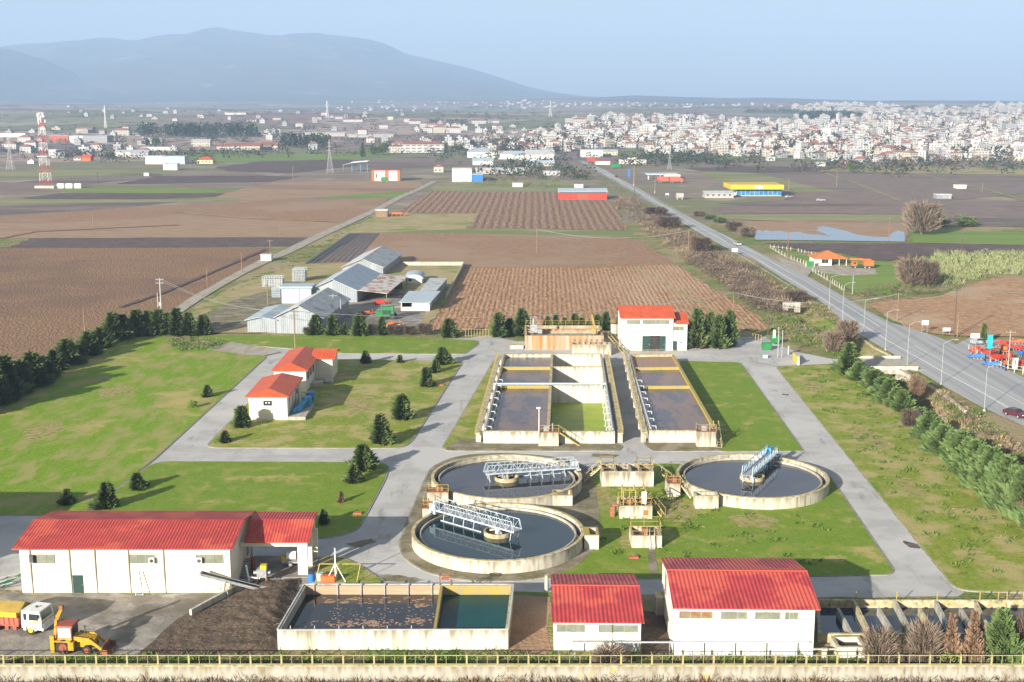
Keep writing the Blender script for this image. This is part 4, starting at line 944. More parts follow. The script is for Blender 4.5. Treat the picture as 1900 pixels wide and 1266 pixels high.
# ================================================================ aeration basins
def basin(name, label, px, zt, nm):
    cc = [G(u, v, zt) for u, v in px]
    for p in cc: p.z = 0
    t = thing(name, label, 'basin', cc[0], 0)
    return t, cc
def lerp2(c, s, tt):                # s across, tt along
    a, b2 = c[0].lerp(c[3], tt), c[1].lerp(c[2], tt); return a.lerp(b2, s)
zt = 2.1
t, c = basin('aeration_basin', 'wide rectangular basin with brown cells on the left and white empty cells on the right', [(896.8, 801), (1141, 801.5), (1117, 656.5), (934.5, 657)], zt, '')
def tt_of(v): 
    y = G(1000, v, zt).y; return (y - c[0].y) / (c[3].y - c[0].y)
T1, T2 = tt_of(715), tt_of(681)
def wseg(name, a, b2, th, z0, z1, m, side=1):
    mb = MB(); wallseg(mb, a, b2, th, z0, z1, side); return mb.build(name, M[m], t)
sC = (1020.5 - 897.5) / (1141 - 896.8)
zb = -1.5
wseg('front_wall', c[0], c[1], .45, zb - .5, zt, 'conc_white'); wseg('back_wall', c[3], c[2], .45, zb - .5, zt, 'conc_white', -1)
d = (c[3] - c[0]).normalized() * .46; wseg('left_wall', c[0] + d, c[3] - d, .45, 0, zt, 'conc_rim', -1)
d = (c[2] - c[1]).normalized() * .46; wseg('right_wall', c[1] + d, c[2] - d, .45, zb - .5, zt, 'conc_white', 1)
dl = lerp2(c, sC, 0), lerp2(c, sC, 1); d = (dl[1] - dl[0]).normalized() * .46
wseg('divider_wall', dl[0] + d, dl[1] - d, .5, zb - .5, zt + .01, 'conc_rim', 1)
for tt in (T1, T2):
    a, b2, e2 = lerp2(c, 0, tt), lerp2(c, sC, tt), lerp2(c, 1, tt); dx = Vector((.46, 0, 0))
    wseg('cross_wall', a + dx, b2 - Vector((.52, 0, 0)), .4, zb - .5, zt - .02, 'lichen')
    wseg('cross_wall', b2 + Vector((.02, 0, 0)), e2 - dx, .4, zb - .5, zt - .02, 'conc_white')
    wseg('wall_top', b2 + Vector((.02, 0, 0)), e2 - dx, .4, zt - .018, zt + .03, 'lichen')
m = MB()
for a, b2 in ((c[0], c[1]), (c[3], c[2])): m.beam(a + Vector((0, .22 if a is c[0] else -.22, zt + .03)), b2 + Vector((0, .22 if a is c[0] else -.22, zt + .03)), .5, .06)
m.build('coping', M['conc_rim'], t)
def cell(s0, s1, t0, t1, z, m, label=None):
    mb = MB(); mb.add([(*lerp2(c, s, q).xy, z) for s, q in ((s0, t0), (s1, t0), (s1, t1), (s0, t1))], [(0, 1, 2, 3)])
    o = mb.build('water', M[m], t)
    if label: o['label'] = label
cell(.005, sC - .005, .004, T1 + .002, 1.45, 'brown_water'); cell(.005, sC - .005, T1 + .004, T2 + .002, 1.45, 'brown_water'); cell(.005, sC - .005, T2 + .004, .996, 1.45, 'brown_water')
cell(sC + .003, .995, .004, T1 + .002, -1.35, 'green_water', 'bright green algae water at the bottom of the front right cell')
cell(sC + .003, .995, T1 + .004, T2 + .002, -1.6, 'conc_white', 'dry floor of an empty cell'); cell(sC + .003, .995, T2 + .004, .996, -1.6, 'conc_white', 'dry floor of an empty cell')
wseg('wall_pipe', lerp2(c, -.02, T1) + Vector((0, -.6, 0)), lerp2(c, .985, T1) + Vector((0, -.6, 0)), .3, zt + .25, zt + .55, 'white_metal')
# side walkways on buttresses with railings
for side, s in ((-1, 0), (1, 1)):
    a, b2 = lerp2(c, s, -.005), lerp2(c, s, 1.0)
    o1, o2 = a + Vector((side * .47, 0, 0)), b2 + Vector((side * .47, 0, 0))
    wseg('walkway', o1, o2, .85, zt - .35, zt - .1, 'conc_rim', -1 if side > 0 else 1)
    m = MB()
    for k in range(9): p = o1.lerp(o2, .02 + k * .12); m.box(min(p.x, p.x + side * .8), max(p.x, p.x + side * .8), p.y - .2, p.y + .2, 0, zt - .351)
    m.build('buttress', M['conc'], t)
    q1, q2 = o1 + Vector((side * .8, 0, 0)), o2 + Vector((side * .8, 0, 0))
    rail_mb([q1, q2], zt - .1, 1.05, .06, 2.0).build('railing', M['yellow_rail'], t)
    q1, q2 = a + Vector((-side * .1, 1, 0)), a.lerp(b2, .62 if side < 0 else .55)
    m = MB(); m.tube((*(q1 + Vector((-side * .2, 0, 0))).xy, zt + .3), (*(q2 + Vector((-side * .2, 0, 0))).xy, zt + .3), .14)
    for k in range(8): p = q1.lerp(q2, .04 + k * .13); m.tube((p.x - side * .2, p.y, zt + .3), (p.x - side * 1.1, p.y, zt + .25), .1); m.tube((p.x - side * 1.1, p.y, zt + .25), (p.x - side * 1.2, p.y, zt - .9), .1)
    m.build('air_pipe', M['white_metal'], t)
AB_c = c
def front_platform(label, u0, u1, vb, vt, D, srail):
    A = G(u0, vb); w = G(u1, vb).x - A.x; h = P(u0, vt, A.y).z
    tp = thing('access_platform', label, 'platform', A)
    wbox(tp, 'base', 0, w, 0, D, 0, h, M['conc']); wbox(tp, 'deck', -.05, w + .05, -.05, D + .05, h + .001, h + .1, M['rust'])
    rail_mb([(0, D), (0, 0), (w, 0)], h + .1, 1.1).build('railing', M['yellow_rail'], tp, local=True)
    if srail == 'r': stair_mb((w + 3.4, .6, .1), (w + .05, .6, h), .9, 9).build('stair', M['yellow_rail'], tp, local=True)
    else: stair_mb((w + .5, -.6, .1), (w + .5, D + 2.2, h), .8, 9).build('stair', M['conc_rim'], tp, local=True)
    MB().box(w * .25, w * .5, .5, 1.1, h + .1, h + .9).tube((w * .7, .8, h + .1), (w * .7, .8, h + 1.3), .12).build('drive_unit', M['steel'], tp, local=True)
    return tp, w, h
front_platform('platform with side stair in the middle of the wide basin front', 999.5, 1036.5, 830, 803, 1.7, 'r')
# right basin
t, c = basin('aeration_basin', 'narrow rectangular basin of brown water with a platform at its right front corner', [(1204.7, 800), (1333, 800), (1250, 657.5), (1168.5, 658.7)], zt, '')
T1, T2 = tt_of(716.6), tt_of(682)
wseg('front_wall', c[0], c[1], .45, 0, zt, 'conc_white'); wseg('back_wall', c[3], c[2], .45, 0, zt, 'conc_rim', -1)
d = (c[3] - c[0]).normalized() * .46; wseg('left_wall', c[0] + d, c[3] - d, .45, 0, zt, 'conc', -1)
d = (c[2] - c[1]).normalized() * .46; wseg('right_wall', c[1] + d, c[2] - d, .45, 0, zt, 'lichen', 1)
for tt in (T1, T2):
    a, e2 = lerp2(c, 0, tt), lerp2(c, 1, tt); wseg('cross_wall', a + Vector((.46, 0, 0)), e2 - Vector((.46, 0, 0)), .4, 0, zt - .02, 'lichen')
m = MB()
for a, b2, o in ((c[0], c[1], .22), (c[3], c[2], -.22)): m.beam(a + Vector((0, o, zt + .03)), b2 + Vector((0, o, zt + .03)), .5, .06)
m.build('coping', M['conc_rim'], t)
cell(.01, .99, .004, T1 + .002, 1.5, 'brown_water2'); cell(.01, .99, T1 + .004, T2 + .002, 1.5, 'brown_water2'); cell(.01, .99, T2 + .004, .996, 1.7, 'foam', 'dry tan scum covering the rear cell')
a, b2 = lerp2(c, 0, -.005), lerp2(c, 0, 1.03); o1, o2 = a - Vector((.47, 0, 0)), b2 - Vector((.47, 0, 0))
wseg('walkway', o1, o2, .85, zt - .35, zt - .1, 'conc_rim', 1)
m = MB()
for k in range(9): p = o1.lerp(o2, .02 + k * .12); m.box(p.x - .8, p.x, p.y - .2, p.y + .2, 0, zt - .351)
m.build('buttress', M['conc'], t)
rail_mb([o1 - Vector((.8, 0, 0)), o2 - Vector((.8, 0, 0))], zt - .1, 1.05, .06, 2.0).build('railing', M['conc_rim'], t)
m = MB()
q1, q2 = a + Vector((.3, 1, 0)), a.lerp(b2, .6); m.tube((*q1.xy, zt + .3), (*q2.xy, zt + .3), .14)
for k in range(8): p = q1.lerp(q2, .04 + k * .13); m.tube((p.x, p.y, zt + .3), (p.x + 1.0, p.y, zt + .25), .1); m.tube((p.x + 1, p.y, zt + .25), (p.x + 1.1, p.y, zt - .9), .1)
m.build('air_pipe', M['white_metal'], t)
rail_mb([lerp2(c, 0, 1.0), lerp2(c, 1.0, 1.0)], zt, 1.05, .06, 2).build('railing', M['yellow_rail'], t)
front_platform('platform with rear stair at the right front corner of the narrow basin', 1293, 1328, 831.5, 802, 1.4, 'b')

# ---- inlet works behind
A = G(974.5, 650); w = G(1062, 650).x - A.x; h = P(980, 623, A.y).z
t = thing('inlet_works', 'orange-stained concrete inlet channel block with railings and a screen machine on top', 'inlet works', A)
W2 = G(1120, 650).x - A.x; D = 13.0
MB().box(0, W2, 0, .4, 0, h).box(0, .4, .4, D, 0, h).box(W2 - .4, W2, .4, D, 0, h).box(.4, W2 - .4, D - .4, D, 0, h).box(.4, W2 - .4, 5.5, 5.8, 0, h - .05).box(.4, W2 - .4, 8.4, 8.7, 0, h - .05).build('wall', M['conc_rust'], t, local=True)
MB().box(.4, W2 - .4, .4, 5.5, .2, h - .5).build('floor', M['conc'], t, local=True)
MB().box(.4, W2 - .4, 5.8, 8.4, .2, h - .8).box(.4, W2 - .4, 8.7, D - .4, .2, h - .7).build('water', M['navy'], t, local=True)
rail_mb([(.2, D - .2), (W2 - .2, D - .2)], h, 1.1).build('railing', M['yellow_rail'], t, local=True)
rail_mb([(.2, .2), (.2, D - .2)], h, 1.1).build('railing', M['yellow_rail'], t, local=True)
rail_mb([(.2, 5.2), (W2 - .2, 5.2)], h, 1.1).build('railing', M['conc_rim'], t, local=True)
sx = 1.2
m = MB().box(sx, sx + 1.5, 3.5, 4.6, h, h + 1.8).box(sx + 1.6, sx + 2.6, 2.6, 4.0, h, h + .9).tube((sx + .7, 4, h + 1.8), (sx + .7, 4, h + 3.2), .2)
m.beam((sx, 3.5, h + 1.8), (sx, 3.5, h + 3.6), .1).beam((sx + 1.5, 3.5, h + 1.8), (sx + 1.5, 3.5, h + 3.6), .1).beam((sx, 3.5, h + 3.6), (sx + 1.5, 3.5, h + 3.6), .1)
m.build('screen_machine', M['steel'], t, local=True)
m = MB().beam((W2 - 1.5, 3, h), (W2 - 2.2, 8, h + 3.2), .3, .5).box(W2 - 2.6, W2 - 1.6, 2.2, 3.2, h, h + 1.2); m.build('rake', M['yellow_rail'], t, local=True)
A = G(1062, 660); w = G(1134, 660).x - A.x; hh = P(1062, 640, A.y).z
t = thing('distribution_chamber', 'low pale chamber with rusty gate valves along its top, in front of the inlet works', 'chamber', A)
open_box(t, 0, w, 0, 3.0, hh, inner='rust', depth=.5)
for k in range(6): MB().box(.5 + k * 1.2, .62 + k * 1.2, 1.0, 1.1, hh, hh + 1.0).box(.3 + k * 1.2, .82 + k * 1.2, .95, 1.15, hh + .7, hh + .95).build('gate_valve', M['rust'], t, local=True)
stair_mb((w + 3.2, 1.0, .1), (w + .1, 5.5, h), 1.0, 10).build('stair', M['yellow_rail'], t, local=True)
A = G(1133, 634); t = thing('channel_box', 'pale concrete channel joining the inlet works to the white hall', 'channel', A)
wbox(t, 'channel_wall', 0, 2.2, 0, .3, 1.8, 4.0, M['conc_white']); wbox(t, 'pier', .9, 1.3, .31, .7, 0, 1.79, M['conc']); rail_mb([(0, .15), (2.2, .15)], 4.0, 1.0).build('railing', M['yellow_rail'], t, local=True)
A = G(946, 648); t = thing('low_wall', 'small pale concrete block on the ground left of the inlet works', 'block', A)
wbox(t, 'block', 0, 3.0, 0, 1.2, 0, .8, M['conc']); wbox(t, 'cap', -.05, 3.05, -.05, 1.25, .8, .9, M['conc_rim'])

# ================================================================ chlorination channel, front right
zt = 1.0
c = [G(1518, 1176.5, zt), G(1935, 1176.5, zt), G(1935, 1112, zt), G(1514, 1112, zt)]
for p in c: p.z = 0
t = thing('contact_channel', 'long basin of dark blue water crossed by alternating concrete baffles, front right', 'basin', c[0])
wseg('back_wall', c[3], c[2], .3, -.6, zt, 'conc_rim', -1); wseg('front_wall', c[0], c[1], .3, 0, zt, 'conc_rim')
d = (c[3] - c[0]).normalized() * .31; wseg('left_wall', c[0] + d, c[3] - d, .35, -.6, zt, 'conc_grey', -1)
mb = MB(); mb.add([(c[0].x + .1, c[0].y + .1, .12), (c[1].x, c[1].y + .1, .12), (c[2].x, c[2].y - .1, .12), (c[3].x + .1, c[3].y - .1, .12)], [(0, 1, 2, 3)]); mb.build('water', M['navy'], t)
for i, (ub, vb, uf, vf) in enumerate([(1558, 1128, 1583, 1174), (1587, 1113, 1617, 1170), (1633, 1128, 1663, 1174), (1663, 1113, 1695, 1170), (1709, 1128, 1738, 1174), (1738, 1113, 1770, 1170), (1785, 1128, 1815, 1174), (1812, 1113, 1842, 1170), (1850, 1122, 1885, 1174)]):
    a, b2 = G(uf, vf, zt), G(ub, vb, zt)
    a.y = max(a.y, c[0].y + .31 if i % 2 == 0 else c[0].y + 1.6); b2.y = min(b2.y, c[3].y - .31 if i % 2 else c[3].y - 2.2)
    a.z = b2.z = 0; wseg('baffle', a, b2, .32, 0, zt - .01, ('conc_grey', 'conc_rim')[i % 3 == 1])
m = MB()
for u in (1586, 1661, 1736, 1815, 1849, 1865, 1895): p = G(u, 1110, zt); m.beam((p.x, c[3].y - .15, zt), (p.x, c[3].y - .15, zt + .95), .09)
m.build('rail_post', M['yellow_rail'], t)
A = G(1553, 1222); w = G(1606, 1222).x - A.x; t = thing('outlet_chamber', 'small concrete outlet box below the left end of the baffled channel', 'chamber', A)
open_box(t, 0, w, 0, 2.6, 1.15, wall='conc_white', depth=.5)
MB().box(-1.5, -.9, 0, .3, 0, 1.0).beam((-2.6, .2, .9), (0, .2, .9), .15).build('gate_frame', M['conc'], t, local=True)
# ================================================================ vegetation
def spray(mb, p, d, w, l, rs, m=0, droop=.0):
    d = Vector(d).normalized(); s = d.cross(Vector((rs.uniform(-1, 1), rs.uniform(-1, 1), rs.uniform(-.3, 1)))).normalized() * w / 2
    e = p + d * l - Vector((0, 0, droop * l)); k = p + d * l * .45
    mb.add([p, k - s, e, k + s], [(0, 1, 2, 3)], m)
def conifer_mesh(seed, n=900, pw=.85, fat=.30, up=.55, size=.13):
    """unit tree: height 1, crown radius about fat; returns trunk and crown meshes"""
    rs = random.Random(seed); tr = MB(); cr = MB()
    tr.tube((0, 0, 0), (0, 0, .9), .028, .006, 6)
    lob = [(rs.uniform(0, 6.28), rs.uniform(.05, .9), rs.uniform(.12, .3)) for _ in range(16)]
    for i in range(14):
        a = rs.uniform(0, 6.28); z = rs.uniform(.08, .75); r = fat * (1 - z) ** pw * .7
        tr.tube((0, 0, z), (r * math.cos(a), r * math.sin(a), z + r * .4), .008, .003, 4, cap=False)
    for i in range(n):
        z = 1 - (1 - rs.random() ** 1.0) ** 1.0
        z = rs.random() ** 1.3 * .97 + .03
        a = rs.uniform(0, 6.28)
        k = 1.0
        for la, lz, lw in lob:
            da = abs((a - la + math.pi) % 6.283 - math.pi)
            k += .42 * math.exp(-(da / .45) ** 2 - ((z - lz) / .10) ** 2) - .045
        R = fat * (1 - z) ** pw * k * (1 if z > .1 else .75 + z * 2.5)
        r = R * (rs.random() ** .35)
        p = Vector((r * math.cos(a), r * math.sin(a), z * .97))
        d = Vector((math.cos(a), math.sin(a), up + rs.uniform(-.35, .6)))
        s = size * rs.uniform(.6, 1.25) * (.65 + .5 * (1 - z))
        spray(cr, p, d, s * .5, s * 1.15, rs)
    return tr, cr
def bush_mesh(seed, n=700, flat=.8, size=.16):
    rs = random.Random(seed); tr = MB(); cr = MB()
    for i in range(7):
        a = rs.uniform(0, 6.28); tr.tube((0, 0, 0), (.25 * math.cos(a), .25 * math.sin(a), .6), .02, .006, 5, cap=False)
    cl = [(rs.uniform(-.28, .28), rs.uniform(-.28, .28), rs.uniform(.25, .72), rs.uniform(.16, .28)) for _ in range(13)]
    for i in range(n):
        cx, cy_, cz, cr_ = cl[i % 13]
        d = Vector((rs.gauss(0, 1), rs.gauss(0, 1), rs.gauss(.25, 1))).normalized()
        p = Vector((cx, cy_, cz)) + d * cr_ * rs.random() ** .4
        if p.z < .02: continue
        s = size * rs.uniform(.5, 1.2); spray(cr, p, d + Vector((0, 0, .3)), s * .6, s, rs)
    return tr, cr
def bare_mesh(seed, n=420, spread=.42):
    rs = random.Random(seed); tr = MB(); cr = MB()
    for i in range(9):
        a = rs.uniform(0, 6.28); k = rs.uniform(.1, .3); tr.tube((0, 0, 0), (k * math.cos(a), k * math.sin(a), rs.uniform(.5, .8)), .022, .006, 5, cap=False)
    for i in range(n):
        a = rs.uniform(0, 6.28); z = rs.uniform(.08, .82); R = spread * math.sin(math.pi * (.12 + .80 * z)) ** .7
        r = R * rs.random() ** .5
        p = Vector((r * math.cos(a) * .8, r * math.sin(a) * .8, z)); d = Vector((math.cos(a) * .8, math.sin(a) * .8, rs.uniform(.3, 1.5)))
        spray(cr, p, d, .012 + .016 * rs.random(), rs.uniform(.14, .30), rs)
    return tr, cr
PROTO = {}
def proto(k, gen, fm, tm='bark', **kw):
    tr, cr = gen(**kw); PROTO[k] = (tr.mesh('trunk', M[tm]), cr.mesh('crown', M[fm]))
for i in range(4): proto(('con', i), conifer_mesh, 'foliage', seed=20 + i, n=1500, fat=.31 + .03 * i, pw=.68, size=.17)
for i in range(3): proto(('cyp', i), conifer_mesh, 'foliage_lit', seed=40 + i, n=1700, fat=.36, pw=.55, up=1.3, size=.17)
for i in range(2): proto(('brown', i), conifer_mesh, 'foliage_brown', seed=60 + i, n=1500, fat=.30, pw=.7, up=1.0, size=.12)
for i in range(3): proto(('bush', i), bush_mesh, 'foliage', seed=70 + i)
proto(('gbush', 0), bush_mesh, 'foliage_green', seed=77, n=900, size=.14)
for i in range(3): proto(('bare', i), bare_mesh, 'twig', seed=80 + i, n=1700, spread=.46)
for i in range(2): proto(('dark', i), bare_mesh, 'twig_dark', seed=90 + i, n=1500, spread=.46)
proto(('rbare', 0), bare_mesh, 'foliage_brown', seed=95, n=1100)
ri = random.Random(5)
def tree(kind, u, vb, vt, w, label, cat='tree', group=None, name=None, z=0.0):
    p = GT(u, vb) if vb < 420 else G(u, vb, z)
    h = max(.6, P(u, vt, p.y).z - p.z)
    wm = w * (p.y * CP + H * SP) / F
    ks = [k for k in PROTO if k[0] == kind]; k = ks[ri.randrange(len(ks))]
    tr, cr = PROTO[k]
    base = {'con': .58, 'cyp': .66, 'brown': .62, 'bush': .95, 'gbush': .95, 'bare': .9, 'dark': .9, 'rbare': .9}[kind]
    sx = wm / base * (1.5 if kind == 'cyp' and h > 3 else 1)
    t = thing(name or {'con': 'conifer_tree', 'cyp': 'cypress_tree', 'brown': 'brown_conifer', 'bush': 'evergreen_bush', 'gbush': 'green_shrub', 'bare': 'bare_shrub', 'dark': 'bare_shrub', 'rbare': 'bare_shrub'}[kind], label, cat, p, ri.uniform(0, 6.28), group)
    t.scale = (sx, sx, h)
    inst('trunk', tr, t); inst('crown', cr, t)
    return t
# row along the left field
row = [(-34, 768, 690, 66), (-8, 752, 676, 62), (14, 742, 662, 62), (40, 730, 670, 60), (62, 716, 656, 62), (84, 704, 662, 44), (102, 690, 650, 48), (126, 676, 630, 52), (146, 668, 640, 34), (166, 660, 616, 48), (188, 646, 608, 46), (210, 634, 581, 42), (229, 630, 585, 40), (254, 625, 575, 44), (277, 623, 578, 36), (296, 622, 575, 36), (312, 622, 581, 28), (329, 622, 573, 38), (350, 622, 581, 36), (377, 622, 585, 36)]
for i, r in enumerate(row): tree('con', *r, f'dark conifer in the row along the left field, {ORD[i]} from the near end', group='conifers along the left field')
row = [(585, 622, 585, 28), (618, 623, 585, 30), (642, 622, 599, 18), (667, 624, 583, 34), (709, 622, 588, 22), (833, 626, 592, 34)]
lab = ['by the corner of the big grey barn', 'in front of the grey barn side wall', 'squeezed between two taller ones', 'widest of the row, at the farm yard', 'in front of the green harvester', 'standing alone beside the ploughed field']
for r, l in zip(row, lab): tree('con', *r, 'dark conifer before the farm, ' + l, group='conifers in front of the farm')
row = [(572, 622, 606, 20), (692, 622, 600, 20), (731, 622, 602, 26), (760, 622, 604, 24), (788, 622, 599, 30)]
lab = ['against the pale barn wall', 'between two conifers', 'below the green harvester', 'in front of the rubble pile', 'at the right end of the farm row']
for r, l in zip(row, lab): tree('dark', *r, 'brown leafless shrub ' + l, 'shrub', group='leafless shrubs in front of the farm')
row = [(925, 626, 581, 34), (946, 622, 592, 28), (968, 622, 573, 36), (1016, 613, 588, 18), (1031, 613, 585, 20), (1047, 613, 590, 18), (1065, 613, 583, 22), (1079, 613, 590, 20), (1092, 613, 596, 16), (1108, 613, 584, 20), (1124, 613, 580, 24), (1147, 613, 588, 16)]
for i, r in enumerate(row): tree('con', *r, f'conifer in the row behind the inlet works, {ORD[i]} from the left', group='conifers behind the inlet works')
for r, l in zip([(1292, 647, 574, 42), (1316, 645, 581, 34), (1332, 647, 587, 38), (1353, 643, 577, 34)], ['touching the white hall', 'set back in the clump', 'broad and low in front', 'at the right end']):
    tree('con', *r, 'tall conifer of the clump right of the white hall, ' + l, group='conifers beside the white hall')
tree('rbare', 1298, 648, 622, 26, 'low brown bush at the foot of the conifers beside the white hall', 'shrub')
lawn_trees = [('con', 449, 794, 754, 36, 'dark young conifer at the front left corner of the workshop building'), ('con', 418, 822, 800, 24, 'small dark conifer near the lower left corner of the workshop lawn'),
    ('con', 745, 779, 733, 40, 'dark conifer halfway along the right side of the workshop lawn'), ('con', 706, 824, 770, 46, 'large pointed conifer near the lower right corner of the workshop lawn'),
    ('con', 673, 874, 826, 52, 'broad bushy conifer on the cross road edge, tallest of its pair'), ('con', 657, 897, 862, 32, 'smaller conifer leaning out in front of the broad bushy one'),
    ('con', 791, 718, 682, 30, 'dark conifer below a clump at the upper right of the workshop lawn'), ('con', 821, 676, 645, 32, 'tallest conifer at the upper right corner of the workshop lawn'), ('con', 808, 692, 668, 24, 'middle conifer of the clump at the upper right lawn corner'),
    ('con', 678, 675, 651, 22, 'small conifer beside the back road, right of the office wing'), ('con', 742, 674, 659, 14, 'tiny conifer alone beside the back road'),
    ('con', 198, 944, 896, 44, 'dark conifer at the path end behind the long shed'), ('con', 255, 908, 878, 34, 'dark conifer on the lower lawn beside the narrow path'), ('con', 125, 937, 908, 26, 'small conifer in the shade on the left lawn'),
    ('con', 385, 737, 715, 20, 'small dark conifer on the left lawn by the road edge'), ('brown', 633, 934, 912, 20, 'little brown dying conifer on the lower lawn'), ('con', 600, 975, 945, 20, 'dark conifer peeping out behind the drive-through bay')]
for k, u, vb, vt, w, l in lawn_trees: tree(k, u, vb, vt, w, l)
tree('gbush', 357, 758, 742, 16, 'thin yellowish sapling on the left lawn by the road edge', 'sapling', name='sapling')
# hedge on the right
hedge = [('con', 1574, 697, 638, 48, 'dark round conifer at the upper end of the right hedge'), ('cyp', 1594, 706, 674, 36, None), ('cyp', 1622, 722, 688, 48, None), ('cyp', 1650, 748, 706, 48, None), ('cyp', 1673, 765, 726, 42, None), ('dark', 1688, 795, 758, 36, 'bare brown shrub filling the gap in the right hedge'),
    ('cyp', 1722, 816, 766, 50, None), ('cyp', 1750, 845, 791, 54, None), ('cyp', 1781, 868, 803, 60, None), ('cyp', 1807, 896, 820, 62, None), ('cyp', 1836, 914, 834, 66, None), ('cyp', 1864, 947, 852, 66, None), ('cyp', 1893, 966, 876, 60, None), ('rbare', 1898, 984, 930, 34, 'reddish dry shrub at the near end of the right hedge'), ('cyp', 1935, 1000, 896, 70, None)]
k = 0
hedge2 = []
for a_, b_ in zip(hedge, hedge[1:] + [None]):
    hedge2.append(a_)
    if b_ and a_[0] == 'cyp' and b_[0] == 'cyp': hedge2.append(('cyp', (a_[1] + b_[1]) / 2 + 2, (a_[2] + b_[2]) / 2 - 1, (a_[3] + b_[3]) / 2 + 5, (a_[4] + b_[4]) / 2 * .9, None))
for kd, u, vb, vt, w, l in hedge2:
    if l is None: l = f'feathery green cypress of the right hedge, {ORD[k]} from the bridge'; k += 1
    tree(kd, u, vb, vt, w, l, 'tree' if kd != 'dark' else 'shrub', 'cypresses of the right hedge' if kd == 'cyp' else None)
# shrubs inside the front wall, right
for r in [('bare', 1631, 1240, 1166, 66, 'wide beige leafless shrub behind the front fence', 'shrub'), ('bare', 1712, 1241, 1152, 60, 'grey-brown leafless shrub between the beige one and the brown conifers', 'shrub'), ('brown', 1761, 1241, 1142, 54, 'dead brown conifer behind the fence, left of its twin', 'tree'), ('brown', 1802, 1242, 1136, 56, 'dead brown conifer touching the green one by the fence', 'tree'),
          ('cyp', 1853, 1241, 1138, 66, 'green conifer among brown ones behind the front fence', 'tree'), ('rbare', 1893, 1232, 1138, 44, 'reddish brown shrub at the right end of the front fence', 'shrub'), ('gbush', 1760, 1243, 1206, 42, 'low bright green shrub at the foot of the dead conifers', 'shrub'), ('bare', 1672, 1240, 1195, 40, 'small dry shrub at the fence right of the wide beige one', 'shrub')]:
    tree(*r)
# countryside trees
for r in [('bare', 1710, 436, 371, 70, 'big grey leafless tree beside the flooded field', 'tree'), ('bush', 1742, 424, 398, 34, 'dark evergreen tree beside the big leafless tree', 'tree'), ('bare', 1692, 532, 474, 60, 'pale bare tree at the edge of the farm lawn', 'tree'), ('dark', 1722, 534, 482, 40, 'dark bare tree between the pale tree and the reeds', 'tree'),
          ('con', 1824, 640, 601, 16, 'slim conifer beside the turquoise board', 'tree'), ('bush', 1318, 408, 399, 22, 'round green bush right of the highway, beyond the flooded field', 'shrub'), ('bush', 1336, 414, 402, 26, 'dark green bush right of the highway verge', 'shrub'), ('dark', 1362, 430, 410, 34, 'dark leafless bush at the corner of the flood water', 'shrub'), ('bare', 1385, 440, 420, 36, 'grey leafless bush at the corner of the flood water', 'shrub'), ('bare', 1296, 402, 391, 26, 'grey bush on the right highway verge', 'shrub'),
          ('dark', 1215, 402, 383, 46, 'leafless dark tree on the left highway bank', 'tree'), ('dark', 1240, 425, 400, 48, 'leafless dark tree beside the left bank path', 'tree'), ('dark', 1300, 470, 438, 40, 'leafless tree left of the highway near the sign', 'tree'),
          ('bare', 1570, 640, 592, 44, 'bare pale shrub on the ditch bank before the junction', 'shrub'), ('dark', 1475, 562, 538, 46, 'dark bramble mound above the culvert', 'shrub'), ('bare', 1545, 655, 612, 40, 'bare shrub over the ditch left of the entrance road', 'shrub'), ('rbare', 1700, 740, 695, 34, 'pinkish bare bush by the ditch wall', 'shrub'),
          ('bush', 1579, 320, 300, 12, 'small dark tree in the fields below the town', 'tree'), ('bush', 1790, 420, 400, 46, 'pale green thicket of canes right of the big leafless tree', 'shrub'), ('con', 673, 292, 264, 9, 'dark cypress beside the farm road canopy', 'tree'), ('bush', 712, 288, 262, 24, 'dark tree left of the long school building', 'tree'), ('bush', 692, 288, 266, 18, 'bare grey tree left of the dark one by the school', 'tree'), ('bush', 828, 281, 262, 10, 'dark tree at the right end of the school', 'tree'), ('bush', 850, 280, 268, 24, 'row of dark trees right of the school', 'tree'),
          ('bush', 205, 294, 282, 20, 'dark bush by the white sheds on the left', 'shrub'), ('bush', 272, 270, 256, 14, 'round dark tree below the pine wood', 'tree'), ('bush', 290, 270, 252, 16, 'taller dark tree below the pine wood', 'tree'),
          ('bush', 820, 636, 612, 1, 'x', 'x')][:-1]:
    tree(*r)
# ---- masses nobody could count
def clumps(name, pts, kinds, seed):
    """each point: (x, y, z, radius, height); kinds: list of (material, style)"""
    rs = random.Random(seed); mb = MB()
    for x, y, z, R, h in pts:
        mi = rs.randrange(len(kinds)); style = kinds[mi][1]
        n = int(26 * max(.6, min(2.2, R)))
        for i in range(n):
            a = rs.uniform(0, 6.28); r = R * rs.random() ** .6; k = 1 - (r / R) ** 2 * .7
            if style == 'blade':
                p = Vector((x + r * math.cos(a), y + r * math.sin(a), z)); d = Vector((math.cos(a) * .35, math.sin(a) * .35, 1)); spray(mb, p, d, rs.uniform(.05, .14) * (1 + h * .12), h * k * rs.uniform(.6, 1.1), rs, mi)
            else:
                p = Vector((x + r * math.cos(a), y + r * math.sin(a), z + h * k * rs.random() ** .6 * .85)); d = Vector((math.cos(a) * .7, math.sin(a) * .7, rs.uniform(.1, 1.2))); s = rs.uniform(.25, .6) * (.6 + .25 * R)
                spray(mb, p, d, s * (.16 if style == 'twig' else .55), s * (1.7 if style == 'twig' else 1), rs, mi)
    o = mb.build(name, [M[k] for k, _ in kinds]); tag(o, kind='stuff'); return o
def inside(poly, x, y):
    c = False
    for (x0, y0), (x1, y1) in zip(poly, poly[1:] + poly[:1]):
        if (y0 > y) != (y1 > y) and x < (x1 - x0) * (y - y0) / (y1 - y0) + x0: c = not c
    return c
